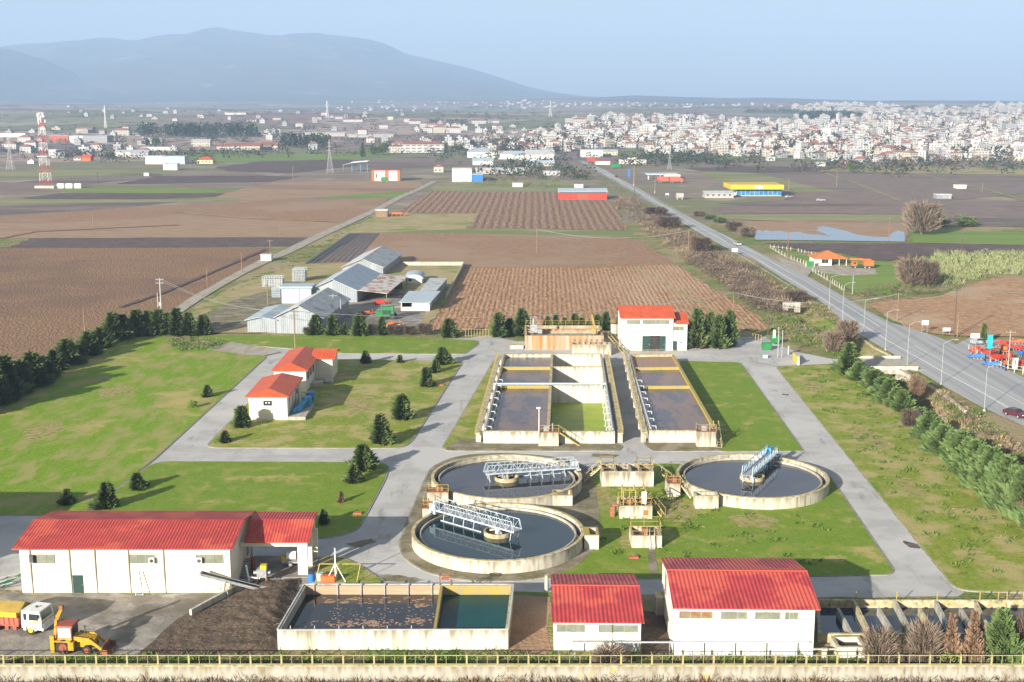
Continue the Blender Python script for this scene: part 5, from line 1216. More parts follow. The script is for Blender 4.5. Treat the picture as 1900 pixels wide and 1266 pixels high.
def scatter(poly, n, R, h, seed):
    rs = random.Random(seed); g = [G(u, v).xy for u, v in poly]; x0, x1 = min(p.x for p in g), max(p.x for p in g); y0, y1 = min(p.y for p in g), max(p.y for p in g)
    out = []
    while len(out) < n:
        x, y = rs.uniform(x0, x1), rs.uniform(y0, y1)
        if inside([tuple(p) for p in g], x, y): k = rs.uniform(.6, 1.2); out.append((x, y, terr(x, y) - .05, rs.uniform(*R), rs.uniform(*h) * k))
    return out
BANK = [(1140, 372), (1165, 366), (1225, 402), (1300, 446), (1395, 500), (1455, 540), (1470, 575), (1440, 590), (1400, 575), (1330, 520), (1258, 470), (1200, 432)]
clumps('scrub', scatter(BANK, 900, (1.2, 3.0), (1.2, 3.2), 1), [('twig_dark', 'twig'), ('twig', 'twig'), ('twig_dark', 'twig'), ('twig_dark', 'leaf'), ('twig_dark', 'leaf'), ('drygrass', 'blade'), ('twig', 'leaf')], 2)
clumps('bramble', scatter([(1270, 482), (1330, 470), (1420, 528), (1460, 560), (1440, 580), (1400, 570), (1330, 520)], 480, (1.2, 2.4), (1.0, 2.0), 3), [('twig_dark', 'twig'), ('twig_dark', 'leaf'), ('twig', 'twig')], 4)
clumps('verge_weeds', scatter([(1420, 590), (1470, 575), (1560, 640), (1590, 655), (1560, 664), (1490, 640), (1430, 620)], 330, (.5, 1.4), (.4, 1.3), 5), [('weeds', 'leaf'), ('drygrass', 'blade'), ('twig', 'twig'), ('weeds', 'leaf')], 6)
clumps('verge_weeds', scatter([(1465, 530), (1530, 570), (1600, 640), (1590, 660), (1530, 610), (1470, 560)], 240, (.6, 1.6), (.5, 1.6), 15), [('drygrass', 'blade'), ('twig', 'twig'), ('weeds', 'leaf')], 16)
clumps('ditch_weeds', scatter([(1655, 690), (1690, 690), (1780, 750), (1850, 800), (1990, 900), (1990, 1010), (1900, 930), (1780, 800), (1700, 740)], 620, (.5, 1.5), (.4, 1.4), 7), [('drygrass', 'blade'), ('weeds', 'leaf'), ('twig', 'twig'), ('rough', 'twig') if 'rough' in M else ('twig_dark', 'twig'), ('drygrass', 'leaf')], 8)
clumps('reed_bed', scatter([(1715, 500), (1740, 474), (1960, 470), (1960, 512), (1830, 514), (1770, 530), (1720, 535)], 520, (.9, 1.8), (2.0, 3.4), 9), [('reed', 'blade'), ('reed', 'leaf')], 10)
clumps('hedge_scrub', scatter([(1590, 545), (1650, 530), (1780, 530), (1790, 536), (1700, 555), (1600, 562)], 170, (.8, 1.8), (.8, 1.8), 11), [('twig_dark', 'twig'), ('weeds', 'leaf'), ('twig', 'twig')], 12)
clumps('dry_scrub', [(x, 108.6 + random.uniform(-1.2, .6), 0, random.uniform(.4, .9), random.uniform(.6, 1.1)) for x in [i * .25 - 62 for i in range(500)]], [('foliage_brown', 'blade'), ('twig_dark', 'twig'), ('foliage_brown', 'twig'), ('drygrass', 'blade'), ('twig', 'blade')], 13)
clumps('fence_weeds', scatter([(500, 1216), (960, 1214), (1260, 1222), (1560, 1226), (1900, 1224), (1900, 1240), (0, 1240), (0, 1224)], 420, (.3, .8), (.25, .7), 17), [('weeds', 'leaf'), ('drygrass', 'blade'), ('weeds', 'leaf'), ('twig', 'twig')], 18)
clumps('lawn_weeds', [(x, y, .17, R, h * .18) for x, y, z, R, h in scatter([(1470, 690), (1550, 684), (1690, 790), (1880, 980), (1890, 1080), (1790, 1080), (1600, 860)], 210, (.3, 1.0), (.4, 1.0), 41)], [('weeds', 'leaf'), ('weeds', 'leaf'), ('drygrass', 'blade')], 42)
clumps('lawn_weeds', [(x, y, .17, R, h * .15) for x, y, z, R, h in scatter([(1120, 880), (1230, 872), (1290, 950), (1500, 950), (1640, 1055), (1240, 1050), (1110, 1040)], 120, (.3, .8), (.4, 1.0), 43)], [('weeds', 'leaf'), ('drygrass', 'blade')], 44)
clumps('waste_weeds', scatter([(300, 640), (330, 628), (420, 634), (400, 650), (340, 652)], 110, (.6, 1.4), (.4, 1.0), 19), [('weeds', 'leaf'), ('weeds', 'leaf'), ('twig', 'twig')], 20)
clumps('verge_weeds', scatter([(1150, 345), (1190, 365), (1110, 345), (1060, 320), (1075, 310)], 90, (1, 2.4), (.8, 2), 21), [('twig', 'twig'), ('weeds', 'leaf'), ('twig_dark', 'twig')], 22)
clumps('field_scrub', scatter([(830, 344), (900, 330), (1050, 320), (1060, 345), (1030, 356)], 110, (1.2, 3), (.8, 2.2), 23), [('twig', 'twig'), ('weeds', 'leaf'), ('twig_dark', 'leaf')], 24)
clumps('track_weeds', scatter([(350, 590), (450, 522), (560, 470), (690, 400), (700, 402), (570, 480), (460, 535), (370, 596)], 160, (.5, 1.3), (.3, .7), 25), [('weeds', 'leaf'), ('drygrass', 'blade')], 26)
tree('bare', 1130, 1244, 1199, 66, 'heap of dry creeper growing over the front wall and fence', 'creeper', name='dry_creeper')
# woods far off: one mass each
def wood(name, u0, u1, vb, vt, n, seed, m='pine', depth=60):
    rs = random.Random(seed); mb = MB()
    for i in range(n):
        u = rs.uniform(u0, u1); p = GT(u, vb); y = p.y + rs.uniform(0, depth); x = p.x * y / p.y
        e = min(1, (u - u0) / (.08 * (u1 - u0)) + .35, (u1 - u) / (.08 * (u1 - u0)) + .35)
        h = (P(u, vt, p.y).z - p.z) * rs.uniform(.75, 1.1) * e; z = terr(x, y); R = h * rs.uniform(.22, .34)
        for k in range(46):
            a = rs.uniform(0, 6.28); t = rs.random(); r = R * math.sin(math.pi * min(1, .2 + t * .8)) ** .6 * rs.random() ** .4
            q = Vector((x + r * math.cos(a), y + r * math.sin(a), z + h * (.12 + .86 * t))); s = h * .16
            spray(mb, q, (math.cos(a), math.sin(a), rs.uniform(-.2, 1)), s * .7, s, rs)
    tag(mb.build(name, M[m]), kind='stuff')
wood('pine_wood', 252, 484, 256, 231, 120, 1)
wood('pine_wood', 524, 612, 275, 249, 55, 2)
wood('hill_wood', 1480, 1600, 223, 208, 130, 4, depth=150)
wood('hill_wood', 1380, 1490, 211, 203, 90, 6, depth=200)
wood('hill_wood', 1640, 1830, 206, 197, 120, 5, depth=200)
wood('grove', 790, 870, 232, 222, 40, 7)
wood('grove', 545, 590, 242, 236, 30, 8)
for i, (a, b2, c, d, n) in enumerate([(0, 60, 284, 274, 26), (95, 130, 270, 258, 14), (395, 480, 282, 276, 22), (620, 690, 284, 276, 22), (1180, 1340, 292, 286, 26), (1750, 1890, 302, 290, 40), (1440, 1560, 292, 286, 24), (900, 1000, 345, 335, 14), (560, 640, 262, 256, 12), (1340, 1400, 300, 293, 10)]): wood('hedgerow', a, b2, c, d, n, 30 + i, 'twig' if i % 2 else 'pine', 25)
# ================================================================ front wall and fence
yw = 109.6
xl, xr = P(-220, 1250, yw).x, P(2120, 1250, yw).x
zt = P(950, 1233.5, yw).z
t = thing('boundary_wall', 'long stained concrete wall across the whole foreground, topped by a yellow fence', 'wall', (xl, yw, 0))
MB().box(xl, xr, yw - .15, yw + .15, -.5, zt - .1).build('wall', M['wall_front'], t)
MB().box(xl, xr, yw - .18, yw + .18, zt - .1, zt).build('coping', M['conc_rim'], t)
t = thing('wall_fence', 'pale yellow steel fence standing on the front concrete wall', 'fence', (xl, yw, zt))
BAR = MB().box(-.02, .02, -.018, .018, .101, .899).mesh('bar', M['fence_yellow'])
sp = 57.1 * (yw * CP + H * SP) / F; npst = int((xr - xl) / sp) + 1
for k in range(npst):
    x = k * sp; m = MB().box(x - .085, x + .085, -.05, .05, 0, 1.02); m.beam((x, 0, 1.0), (x - .12, -.12, 1.36), .05); m.build('post', M['fence_yellow'], t, local=True)
for nm, a, b2 in (('bottom_rail', .04, .1), ('top_rail', .9, .97)): MB().box(0, npst * sp, -.025, .025, a, b2).build(nm, M['fence_yellow'], t, local=True)
for k in range(npst):
    for j in (1, 2):
        if 3 < k < 41: inst('bar', BAR, t, (k * sp + j * sp / 3, 0, 0))
def fence(name, label, pts, n, h, m, rails=(.95,), th=.1):
    g = [G(u, v) for u, v in pts]; t = thing(name, label, 'fence', g[0])
    for a, b2 in zip(g, g[1:]):
        for k in range(n + 1):
            p = a.lerp(b2, k / n); MB().beam(p, p + Vector((0, 0, h)), th).build('post', M[m], t)
        mb = MB()
        for r in rails: mb.beam(a + Vector((0, 0, h * r)), b2 + Vector((0, 0, h * r)), th * .5)
        mb.build('rail', M[m], t)
    return t
fence('mesh_fence', 'thin yellow post fence at the back of the plant, left of the conifers', [(848, 624), (912, 626)], 12, 1.9, 'yellow_rail', (.95, .1))
fence('mesh_fence', 'thin yellowish fence right of the conifer clump behind the plant', [(1376, 630), (1412, 637)], 7, 1.9, 'yellow_rail', (.95, .1))
fence('mesh_fence', 'fence of pale posts round the yard of red farm implements', [(1797, 652), (1828, 673), (1866, 690), (1930, 700)], 4, 1.7, 'conc', (.9, .5), .16)
t = fence('farm_fence', 'low white wall with posts along the highway before the orange-roofed house', [(1429, 461), (1462, 480), (1497, 494)], 6, 1.6, 'conc_white', (.12, .3), .14)
fence('farm_fence', 'white posted fence between the green gate and the highway lamps', [(1508, 505), (1540, 524), (1566, 541)], 6, 1.6, 'conc_white', (.12, .3), .14)
fence('farm_fence', 'white fence line behind the orange-roofed house', [(1429, 460), (1475, 466), (1512, 475)], 6, 1.3, 'conc_white', (.5,), .14)
a, b2 = G(1496, 496), G(1510, 496); t = thing('farm_gate', 'green sheet metal gate at the farm entrance', 'gate', a)
MB().box(a.x, b2.x, a.y - .05, a.y + .05, .15, 2.0).build('gate_panel', M['green_mach'], t); MB().box(a.x - .3, a.x - .02, a.y - .15, a.y + .15, 0, 2.2).box(b2.x + .02, b2.x + .3, b2.y - .15, b2.y + .15, 0, 2.2).build('gate_posts', M['conc_white'], t)
a = G(1471, 668); t = thing('sliding_gate', 'open yellow sliding gate at the plant entrance', 'gate', a)
b2 = G(1480, 678); mb = MB(); mb.beam(a + Vector((0, 0, .95)), b2 + Vector((0, 0, .95)), .12, 1.6); mb.build('gate_panel', M['yellow_sign'], t)
for p in (a + (a - b2) * .9, b2 + (b2 - a) * .12): MB().box(p.x - .2, p.x + .2, p.y - .2, p.y + .2, 0, 2.1).build('gate_post', M['conc_white'], t)

# ================================================================ poles, lamps, masts, wires
def lamp(label, u, vb, vt, hu, hv):
    p = G(u, vb); z = P(u, vt, p.y).z; hp = P(hu, hv, p.y)
    t = thing('street_lamp', label, 'street lamp', p, 0, 'lamps along the highway')
    m = MB().tube((0, 0, 0), (0, 0, z), .085, .05, 8); pr = Vector((0, 0, z))
    for k in range(1, 5):
        s = k / 4; q = Vector(((hp.x - p.x) * s, 0, z + (hp.z - z) * math.sin(s * math.pi / 2))); m.tube(pr, q, .06, .05, 6); pr = q
    m.build('pole', M['pole_grey'], t, local=True)
    MB().box(pr.x - .1, pr.x + .65, -.15, .15, pr.z - .1, pr.z + .06).build('lamp_head', M['pole_grey'], t, local=True)
    MB().box(-.18, .18, -.18, .18, 0, .3).build('base', M['conc'], t, local=True)
ls = [(1538, 574, 515, 1562, 510), (1563, 596, 530, 1582, 524), (1602, 625, 559, 1622, 554), (1642.6, 650, 580, 1663, 575), (1683, 679, 604, 1704, 597), (1746, 714, 638, 1772, 630), (1826, 763, 684, 1852, 676), (1935, 830, 740, 1965, 730)]
for i, l in enumerate(ls): lamp(f'tall grey street lamp at the highway edge, {ORD[i]} counting from the farm fence', *l)
def pole(label, u, vb, vt, m='wood', arms=1, r=.13, extra=None, group='utility poles', z=0):
    p = GT(u, vb) if vb < 330 else G(u, vb); h = P(u, vt, p.y).z - p.z
    r *= max(1, p.y / 500)
    t = thing('utility_pole', label, 'utility pole', p, 0, group)
    MB().tube((0, 0, 0), (0, 0, h), r * 1.2, r * .8, 7).build('pole', M[m], t, local=True)
    for k in range(arms):
        z = h - .4 - k * .9; MB().box(-1.0, 1.0, -r - .1, -r - .01, z - .06, z + .06).build('crossarm', M[m], t, local=True)
        mi = MB()
        for x in (-.9, -.35, .35, .9): mi.tube((x, -r - .05, z + .061), (x, -r - .05, z + .25), .05, n=6)
        mi.build('insulators', M['steel'], t, local=True)['kind'] = 'stuff'
    if extra: MB().box(-.35, .35, -r - .75, -r - .02, h * .3, h * .3 + .9).build('transformer', M['steel'], t, local=True); MB().box(-.9, -.75, -.1, .1, h * .25, h * .62).build('cable_box', M['steel'], t, local=True)
    return p, h
pl = [('slim grey pole at the near edge of the left ploughed field', 158, 624, 571, 'wood', 0), ('pole beside the farm track, right of the transformer pole', 385, 535, 497, 'wood', 0), ('pole beside the farm track next to the small white hut', 449, 506, 469, 'wood', 0),
      ('wooden pole with crossarms rising behind the office roof', 548, 654, 575, 'wood', 2), ('pole in the mud left of the blue-grey shed', 497, 568, 520, 'wood', 0), ('pole behind the small white hut on the track', 502, 483, 445, 'wood', 1), ('grey pole against the near grey barn roof', 619, 592, 546, 'pole_grey', 1), ('second grey pole by the near barn side wall', 633, 600, 555, 'pole_grey', 0),
      ('dark pole in the middle of the harrowed field', 996, 470, 424, 'wood', 0), ('pole in the scrub left of the highway', 1277, 476, 426, 'wood', 1), ('dark pole beside the red shed on the highway bank', 1177, 368, 336, 'pole_dark', 0), ('pole at the right edge of the furrowed field', 1360, 586, 541, 'wood', 0), ('pole at the back gate by the fence', 1425, 622, 585, 'pole_dark', 0),
      ('short pole in the brown field at far left', 173, 422, 394, 'wood', 0), ('short pole in the dark field strip', 519, 441, 408, 'wood', 0), ('dark pole right of the red and white tower', 133, 347, 330, 'pole_dark', 0), ('dark pole left of the small box in the left fields', 181.6, 339, 319, 'pole_dark', 0), ('dark pole between the tower and the white sheds', 226, 335, 320, 'pole_dark', 0), ('pale pole left of the lattice pylon by the canopy', 544, 333, 308, 'wood', 0),
      ('big dark pole at the road junction before the red field', 1769.7, 626, 536, 'pole_dark', 1), ('brown pole on the highway verge at the red field', 1664.5, 596, 543, 'wood', 0), ('thin pole just right of the big dark junction pole', 1776, 626, 580, 'wood', 0), ('pale pole in the implement yard', 1870, 685, 613, 'conc', 1), ('grey pole at the end of the white fence', 1581.6, 546, 511, 'pole_grey', 0), ('reddish pole by the white fence start', 1461, 482, 430, 'rust', 0), ('reddish pole standing in the flood water', 1648.7, 447, 404, 'rust', 0), ('dark pole in the brush field on the right', 1783, 483, 441, 'pole_dark', 1), ('short dark pole behind the lamps at the red field', 1617, 567, 544, 'pole_dark', 0),
      ('pale pole in front of the petrol station', 1176, 345, 307, 'conc', 0), ('pale pole at the petrol station drive', 1215, 359, 328, 'conc', 0), ('thin pole in the right meadow near the town', 1552, 347, 318, 'wood', 0), ('thin pale pole beside the yellow showroom', 1463, 355, 330, 'wood', 0), ('thin pole right of the small implement yard far right', 1822, 358, 338, 'wood', 0)]
PP = {}
for l, u, vb, vt, m, a in pl: PP[u] = pole(l, u, vb, vt, m, a)
PP[300] = pole('tall double pole with transformer beside the left conifer row', 300, 588, 516, 'pole_grey', 2, .2, True)
def wire(label, a, b2, sag=1.2, r=.022, off=(0,)):
    t = thing('power_line', label, 'cable', a, 0, 'overhead wires')
    for o in off:
        m = MB(); pr = None; n = 16
        for k in range(n + 1):
            s = k / n; q = a.lerp(b2, s) + Vector((o, 0, -sag * 4 * s * (1 - s)))
            if pr is not None: m.tube(pr, q, r, n=4, cap=False)
            pr = q
        m.build('wire', M['steel'], t)
def top(u, k=1.0): p, h = PP[u]; return p + Vector((0, 0, h * k - .3))
wire('pair of overhead wires between the office pole and the transformer pole', top(548), top(300), 2.2, .028, (-.5, .5))
wire('overhead wires from the office pole across the furrowed field to the right', top(548), top(1360), 3.5, .028, (-.5, .5))
wire('overhead wires over the furrowed field towards the highway junction', top(1360), top(1664.5), 2.5, .03, (0, .6))
wire('overhead wire from the verge pole to the big dark junction pole', top(1664.5), top(1769.7), 1.5, .025)
wire('overhead wire from the big dark junction pole out of the picture to the right', top(1769.7), top(1769.7) + Vector((60, 12, 0)), 1.5, .025, (-.4, .4))
wire('high wires crossing the harrowed field towards the flooded field', top(996), top(1277), 3, .035, (0, .6)); wire('high wires over the highway to the flooded field', top(1277), top(1648.7), 3, .035, (0, .6))
def pylon(label, u, vb, vt, wpx, m='steel', name='pylon', cat='pylon', bands=None, arms=3):
    p = GT(u, vb) if vb < 345 else G(u, vb); h = P(u, vt, p.y).z - p.z; w = wpx * (p.y * CP + (H - p.z) * SP) / F
    t = thing(name, label, cat, p, 0)
    nb = 10 if bands else 8; th = max(.09, p.y / 15000)
    def W2(z): 
        s = z / h; return w / 2 * ((1 - s * 1.25) if s < .65 else .19 + (1 - s) * .05) if not bands else w / 2 * (1 - .62 * s)
    segs = {}
    for i in range(nb):
        z0, z1 = h * i / nb, h * (i + 1) / nb; a, c = W2(z0), W2(z1)
        mm_ = bands[i % 2] if bands else m; mb = MB()
        for sx, sy in ((-1, -1), (1, -1), (1, 1), (-1, 1)): mb.beam((sx * a, sy * a, z0), (sx * c, sy * c, z1), th * 1.3)
        for (s0, s1) in (((-1, -1), (1, -1)), ((1, -1), (1, 1)), ((1, 1), (-1, 1)), ((-1, 1), (-1, -1))):
            mb.beam((s0[0] * a, s0[1] * a, z0), (s1[0] * c, s1[1] * c, z1), th * .8); mb.beam((s1[0] * a, s1[1] * a, z0), (s0[0] * c, s0[1] * c, z1), th * .8)
            mb.beam((s0[0] * c, s0[1] * c, z1), (s1[0] * c, s1[1] * c, z1), th)
        mb.build('lattice_section', M[mm_], t, local=True)
    if bands:
        for z in (.42, .86, .93): 
            r = W2(h * z) + .9; m2 = MB().box(-r, r, -r, r, h * z, h * z + .3); m2.build('platform', M['red' if z > .5 else 'whiteboard'], t, local=True)
        for k in range(9):
            a = k * .7; z = h * (.85 + .13 * (k % 3) / 3); r = W2(z) + .8; MB().box(r * math.cos(a) - .35, r * math.cos(a) + .35, r * math.sin(a) - .3, r * math.sin(a) + .3, z, z + 2.6).build('antenna', M['whiteboard'], t, local=True)
        MB().box(-w, w * 1.1, -w * .7, w * .7, 0, 1.6).build('plinth', M['conc'], t, local=True)
        for k in range(3): MB().box(w * 1.3 + k * 5.5, w * 1.3 + 4 + k * 5.5, -1.5, 1.5, 0, 2.8).build('equipment_cabin', M['whiteboard'], t, local=True)
    else:
        for k in range(arms): z = h * (.68 + .12 * k); MB().beam((-w * .62 * (1 - .15 * k), 0, z), (w * .62 * (1 - .15 * k), 0, z), th * 1.3, th * 2).build('crossarm', M[m], t, local=True)
pylon('red and white lattice telecom tower in the left fields', 85.5, 349, 209, 17, bands=('orange_red' if 'orange_red' in M else 'red', 'whiteboard'), name='telecom_tower', cat='tower')
pylon('lattice pylon beside the open canopy in the middle distance', 612.5, 322, 260, 12)
pylon('small lattice pylon right of the green roadside sign', 1242, 315, 283, 8)
pylon('grey lattice pylon at the far left edge', 20, 316, 252, 12)
pylon('pale far mast on the hill above the town houses, centre', 1021, 217, 187, 6, 'whiteboard', arms=1)
pylon('pale far pylon standing in the hazy fields below the mountain', 607.5, 221, 187, 6, 'whiteboard')
pylon('thin red and white mast far behind the telecom tower', 196, 238, 196, 4, 'whiteboard', arms=1)

# ================================================================ signs and street things
def board(label, u0, u1, v0, v1, vb, m, legs=2, name='road_sign', cat='sign', th=.12):
    p = G((u0 + u1) / 2, vb); y = p.y; a, c = P(u0, v1, y), P(u1, v0, y)
    t = thing(name, label, cat, p)
    MB().box(a.x, c.x, y - th / 2, y + th / 2, a.z, c.z).build('panel', M[m], t)
    xs_ = [p.x] if legs == 1 else [a.x + .15, c.x - .15]
    for x in xs_: MB().tube((x, y + th / 2 + .06, 0), (x, y + th / 2 + .06, c.z - .1), .06, n=6).build('leg', M['pole_grey'], t)
    return t, a, c, y
board('white two-legged road sign seen from behind, before the red field', 1710.5, 1723, 595, 603, 619, 'whiteboard')
board('pale green sign at the foot of the big dark pole', 1749, 1764, 608, 615, 622, 'galv_blue')
board('white sign on one post at the side road corner', 1801, 1818, 619, 627, 662, 'whiteboard', 1)
board('tall turquoise board in the implement yard', 1832, 1842, 621.5, 646.5, 671, 'turq', 1, 'advertising_board', 'board', .6)
t, a, c, y = board('white upright panel with a dark mark at the yard corner', 1878.5, 1889, 664.5, 684, 687, 'whiteboard', 2, 'advertising_board', 'board', .3)
MB().box((a.x + c.x) / 2 - .12, (a.x + c.x) / 2 + .1, y - .17, y - .151, c.z - 1.3, c.z - .45).box((a.x + c.x) / 2 - .1, (a.x + c.x) / 2 + .2, y - .17, y - .151, c.z - .44, c.z - .3).build('mark', M['black'], t)
board('white rectangular board above the scrub beside the highway', 1358, 1368.5, 461, 467.5, 474, 'whiteboard')
board('small white sign on the far verge of the highway', 1235, 1241, 359, 362, 368, 'whiteboard')
board('red roadside banner at the town end of the highway', 1089, 1104, 293.5, 299.5, 303, 'red', 2, 'advertising_board', 'board', .3)
board('green roadside hoarding before the roadside shops', 1134, 1151, 304, 311, 313, 'green_mach', 2, 'advertising_board', 'board', .3)
board('blue totem sign at the petrol station', 1165, 1169, 315, 329, 331, 'blue_mach', 1, 'totem_sign', 'sign', .6)
def bin_(label, u, v, m): 
    p = G(u, v); t = thing('waste_container', label, 'bin', p)
    MB().tube((0, 0, .35), (1.5, 0, .35), .1, n=6).build('axle', M['steel'], t, local=True)
    MB().hexa([(-.1, -.5, .2), (1.6, -.5, .2), (1.6, .5, .2), (-.1, .5, .2)], [(-.3, -.65, 1.3), (1.8, -.65, 1.3), (1.8, .65, 1.3), (-.3, .65, 1.3)]).build('body', M[m], t, local=True)
    MB().tube((-.3, 0, 1.25), (1.8, 0, 1.25), .66, n=14).build('lid', M[m], t, local=True)
bin_('green waste container at the back gate, nearest the road', 1416, 651, 'green_mach'); bin_('green waste container at the back gate, farther one by the poles', 1432, 638, 'green_mach')
p = G(1443, 666); t = thing('signpost', 'grey pole cluster with small white boxes on the island at the back gate', 'post', p)
MB().tube((0, 0, 0), (0, 0, 7), .1).tube((.9, .2, 0), (.9, .2, 6.2), .09).build('pole', M['pole_grey'], t, local=True); MB().box(-3.2, -2.2, -.3, .3, 0, .9).build('cabinet', M['paleblue'], t, local=True); MB().box(-1.2, -.7, -.1, .1, 4.6, 6.3).build('panel', M['whiteboard'], t, local=True)

# ---- bridge over the ditch and retaining wall of the highway
a, b2 = G(1612, 688, 0), G(1662, 686, 0)
t = thing('ditch_bridge', 'small concrete bridge carrying the entrance road over the ditch', 'bridge', a)
y0, y1 = G(1630, 689).y, G(1630, 667).y
MB().box(69.5, 84.5, y0, y1, -.65, .26).build('deck', M['conc_grey'], t)
MB().box(70.5, 83, y0 - .02, y0 + .28, .262, 1.0).build('parapet', M['conc_white'], t); MB().box(70.5, 83, y1 - .28, y1 + .02, .262, .8).build('parapet', M['conc'], t)
MB().box(70.5, 72.9, y0 + .3, y1 - .3, -2.4, -.651).box(81, 84, y0 + .3, y1 - .3, -2.4, -.651).build('abutment', M['conc'], t)
t = thing('retaining_wall', 'stained pale retaining wall of the highway above the ditch', 'wall', G(1665, 680))
pts = [G(1662, 686, .1), G(1715, 714, .1), G(1755, 738, .1), G(1789, 766, .1)]
for a, b2 in zip(pts, pts[1:]):
    mb = MB(); a = a.copy(); b2 = b2.copy(); a.z = b2.z = 0; wallseg(mb, a - (b2 - a) * .002, b2, .45, -2.4, .45, 1); mb.build('wall', M['conc_white'], t)
    mb = MB(); mb.beam(a + Vector((.22, 0, .49)), b2 + Vector((.22, 0, .49)), .6, .075); mb.build('coping', M['conc_rim'], t)
t = thing('retaining_wall', 'concrete wing wall of the highway above the ditch, beyond the bridge', 'wall', G(1600, 640))
pts = [G(1590, 624, .1), G(1622, 647, .1), G(1650, 661, .1)]
for a, b2 in zip(pts, pts[1:]):
    mb = MB(); a.z = b2.z = 0; wallseg(mb, a, b2, .45, -2.2, .4, 1); mb.build('wall', M['conc_rim'], t)
p = G(1452, 580); t = thing('culvert', 'small square concrete culvert mouth in the scrub', 'culvert', p)
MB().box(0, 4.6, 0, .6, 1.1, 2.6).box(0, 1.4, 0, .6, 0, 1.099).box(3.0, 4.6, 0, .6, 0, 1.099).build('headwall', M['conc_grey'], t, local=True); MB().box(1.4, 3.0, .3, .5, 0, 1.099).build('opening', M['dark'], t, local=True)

# ================================================================ vehicles
def wheel(t, x, y, r, w, hub='steel', name='wheel'):
    o = MB().tube((x, y - w / 2, r), (x, y + w / 2, r), r, n=20).build(name, M['rubber'], t, local=True)
    MB().tube((x, y - w / 2 - .03, r), (x, y + w / 2 + .03, r), r * .55, n=14).build('rim', M[hub], o, local=True)
def car(label, u, v, rz, m, L_=4.2, name='car'):
    p = G(u, v); p.z = .21; t = thing(name, label, 'car', p, rz)
    prof = [(0, .3), (L_, .3), (L_, .72), (L_ - .15, .85), (L_ * .74, .98), (L_ * .60, 1.40), (L_ * .24, 1.42), (L_ * .06, 1.0), (0, .85)]
    n = len(prof); mb = MB()
    vs = [(x, -.84 if z < 1.1 else -.66, z) for x, z in prof] + [(x, .84 if z < 1.1 else .66, z) for x, z in prof]
    mb.add(vs, [(i, (i + 1) % n, n + (i + 1) % n, n + i) for i in range(n)] + [tuple(range(n - 1, -1, -1)), tuple(range(n, 2 * n))]); mb.build('body', M[m], t, local=True)
    g = MB()
    for s in (-1, 1): g.add([(L_ * .12, s * .845, 1.0), (L_ * .72, s * .845, 1.0), (L_ * .59, s * .70, 1.36), (L_ * .25, s * .70, 1.38)], [(0, 1, 2, 3)])
    g.build('side_windows', M['glass_dark'], t, local=True)
    MB().add([(L_ * .745, -.76, 1.0), (L_ * .745, .76, 1.0), (L_ * .615, .62, 1.38), (L_ * .615, -.62, 1.38)], [(0, 1, 2, 3)]).build('windscreen', M['glass_dark'], t, local=True)
    for s in (-1, 1):
        MB().box(L_ - .1, L_ + .02, s * .6 - .17, s * .6 + .17, .62, .76).build('headlight', M['whiteboard'], t, local=True)
        for x in (L_ * .19, L_ * .8): wheel(t, x, s * .78, .31, .2)
rzh = math.atan2(-1, .08)
car('dark maroon car driving on the near end of the highway', 1866, 770, math.atan2(-11, 5.5), 'maroon'); car('silver-white car on the highway beside the white board', 1365, 455, math.atan2(-20, 3), 'silver')
car('dark car far along the highway near the petrol station', 1144.5, 330, math.atan2(20, -2), 'maroon'); car('grey car parked at the side road corner by the white sign', 1803, 641, .2, 'silver', 4.6)
car('silver pickup parked right of the yellow showroom', 1515, 374, .1, 'silver', 4.8); car('white car parked by the showroom wall', 1458, 368, .5, 'silver', 4.6)

# ---- tipper truck
p = G(57.5, 1180); p.z = .1
t = thing('tipper_truck', 'old tipper truck with white cab, faded red box and yellow tarpaulin', 'truck', p, -.17)
def tb(name, x0, x1, y0, y1, z0, z1, m, par=None): return MB().box(x0, x1, y0, y1, z0, z1).build(name, M[m], par or t, local=True)
tb('chassis', -6.4, 1.0, .55, 1.85, .55, .85, 'redbrown')
cb = MB(); pr = [(-.95, .75), (1.25, .55), (1.28, 1.55), (1.08, 2.55), (-.9, 2.62), (-.95, 1.5)]; n = len(pr)
cb.add([(x, 0, z) for x, z in pr] + [(x, 2.4, z) for x, z in pr], [(i, (i + 1) % n, n + (i + 1) % n, n + i) for i in range(n)] + [tuple(range(n - 1, -1, -1)), tuple(range(n, 2 * n))]); cab = cb.build('cab', M['cabwhite'], t, local=True)
MB().add([(1.305, .2, 1.62), (1.305, 2.2, 1.62), (1.125, 2.15, 2.42), (1.125, .25, 2.42)], [(0, 1, 2, 3)]).build('windscreen', M['glass_dark'], cab, local=True)
tb('side_window', -.1, .95, -.02, -.003, 1.6, 2.3, 'glass_dark', cab); tb('side_window', -.7, -.35, -.02, -.003, 1.6, 2.3, 'glass_dark', cab)
tb('stripe', -.9, 1.2, -.016, -.002, 1.34, 1.46, 'truck_yellow', cab); MB().add([(1.30, .05, 1.3), (1.30, 2.35, 1.3), (1.305, 2.35, 1.42), (1.305, .05, 1.42)], [(0, 1, 2, 3)]).build('stripe', M['truck_yellow'], cab, local=True)
tb('bumper', 1.26, 1.42, 0, 2.4, .5, .78, 'cabwhite'); tb('roof_vent', .1, .3, 1.0, 1.2, 2.6, 2.75, 'black', cab)
for y in (.3, 2.1): tb('headlight', 1.285, 1.35, y - .14, y + .14, .95, 1.2, 'whiteboard', cab)
tb('mirror', .9, 1.0, -.3, -.05, 1.9, 2.3, 'black', cab)
ms = MB()
for k in range(8): a0 = math.pi * k / 8; a1 = math.pi * (k + 1) / 8; ms.beam((.62 * math.cos(a0), -.02, .5 + .62 * math.sin(a0)), (.62 * math.cos(a1), -.02, .5 + .62 * math.sin(a1)), .3, .08)
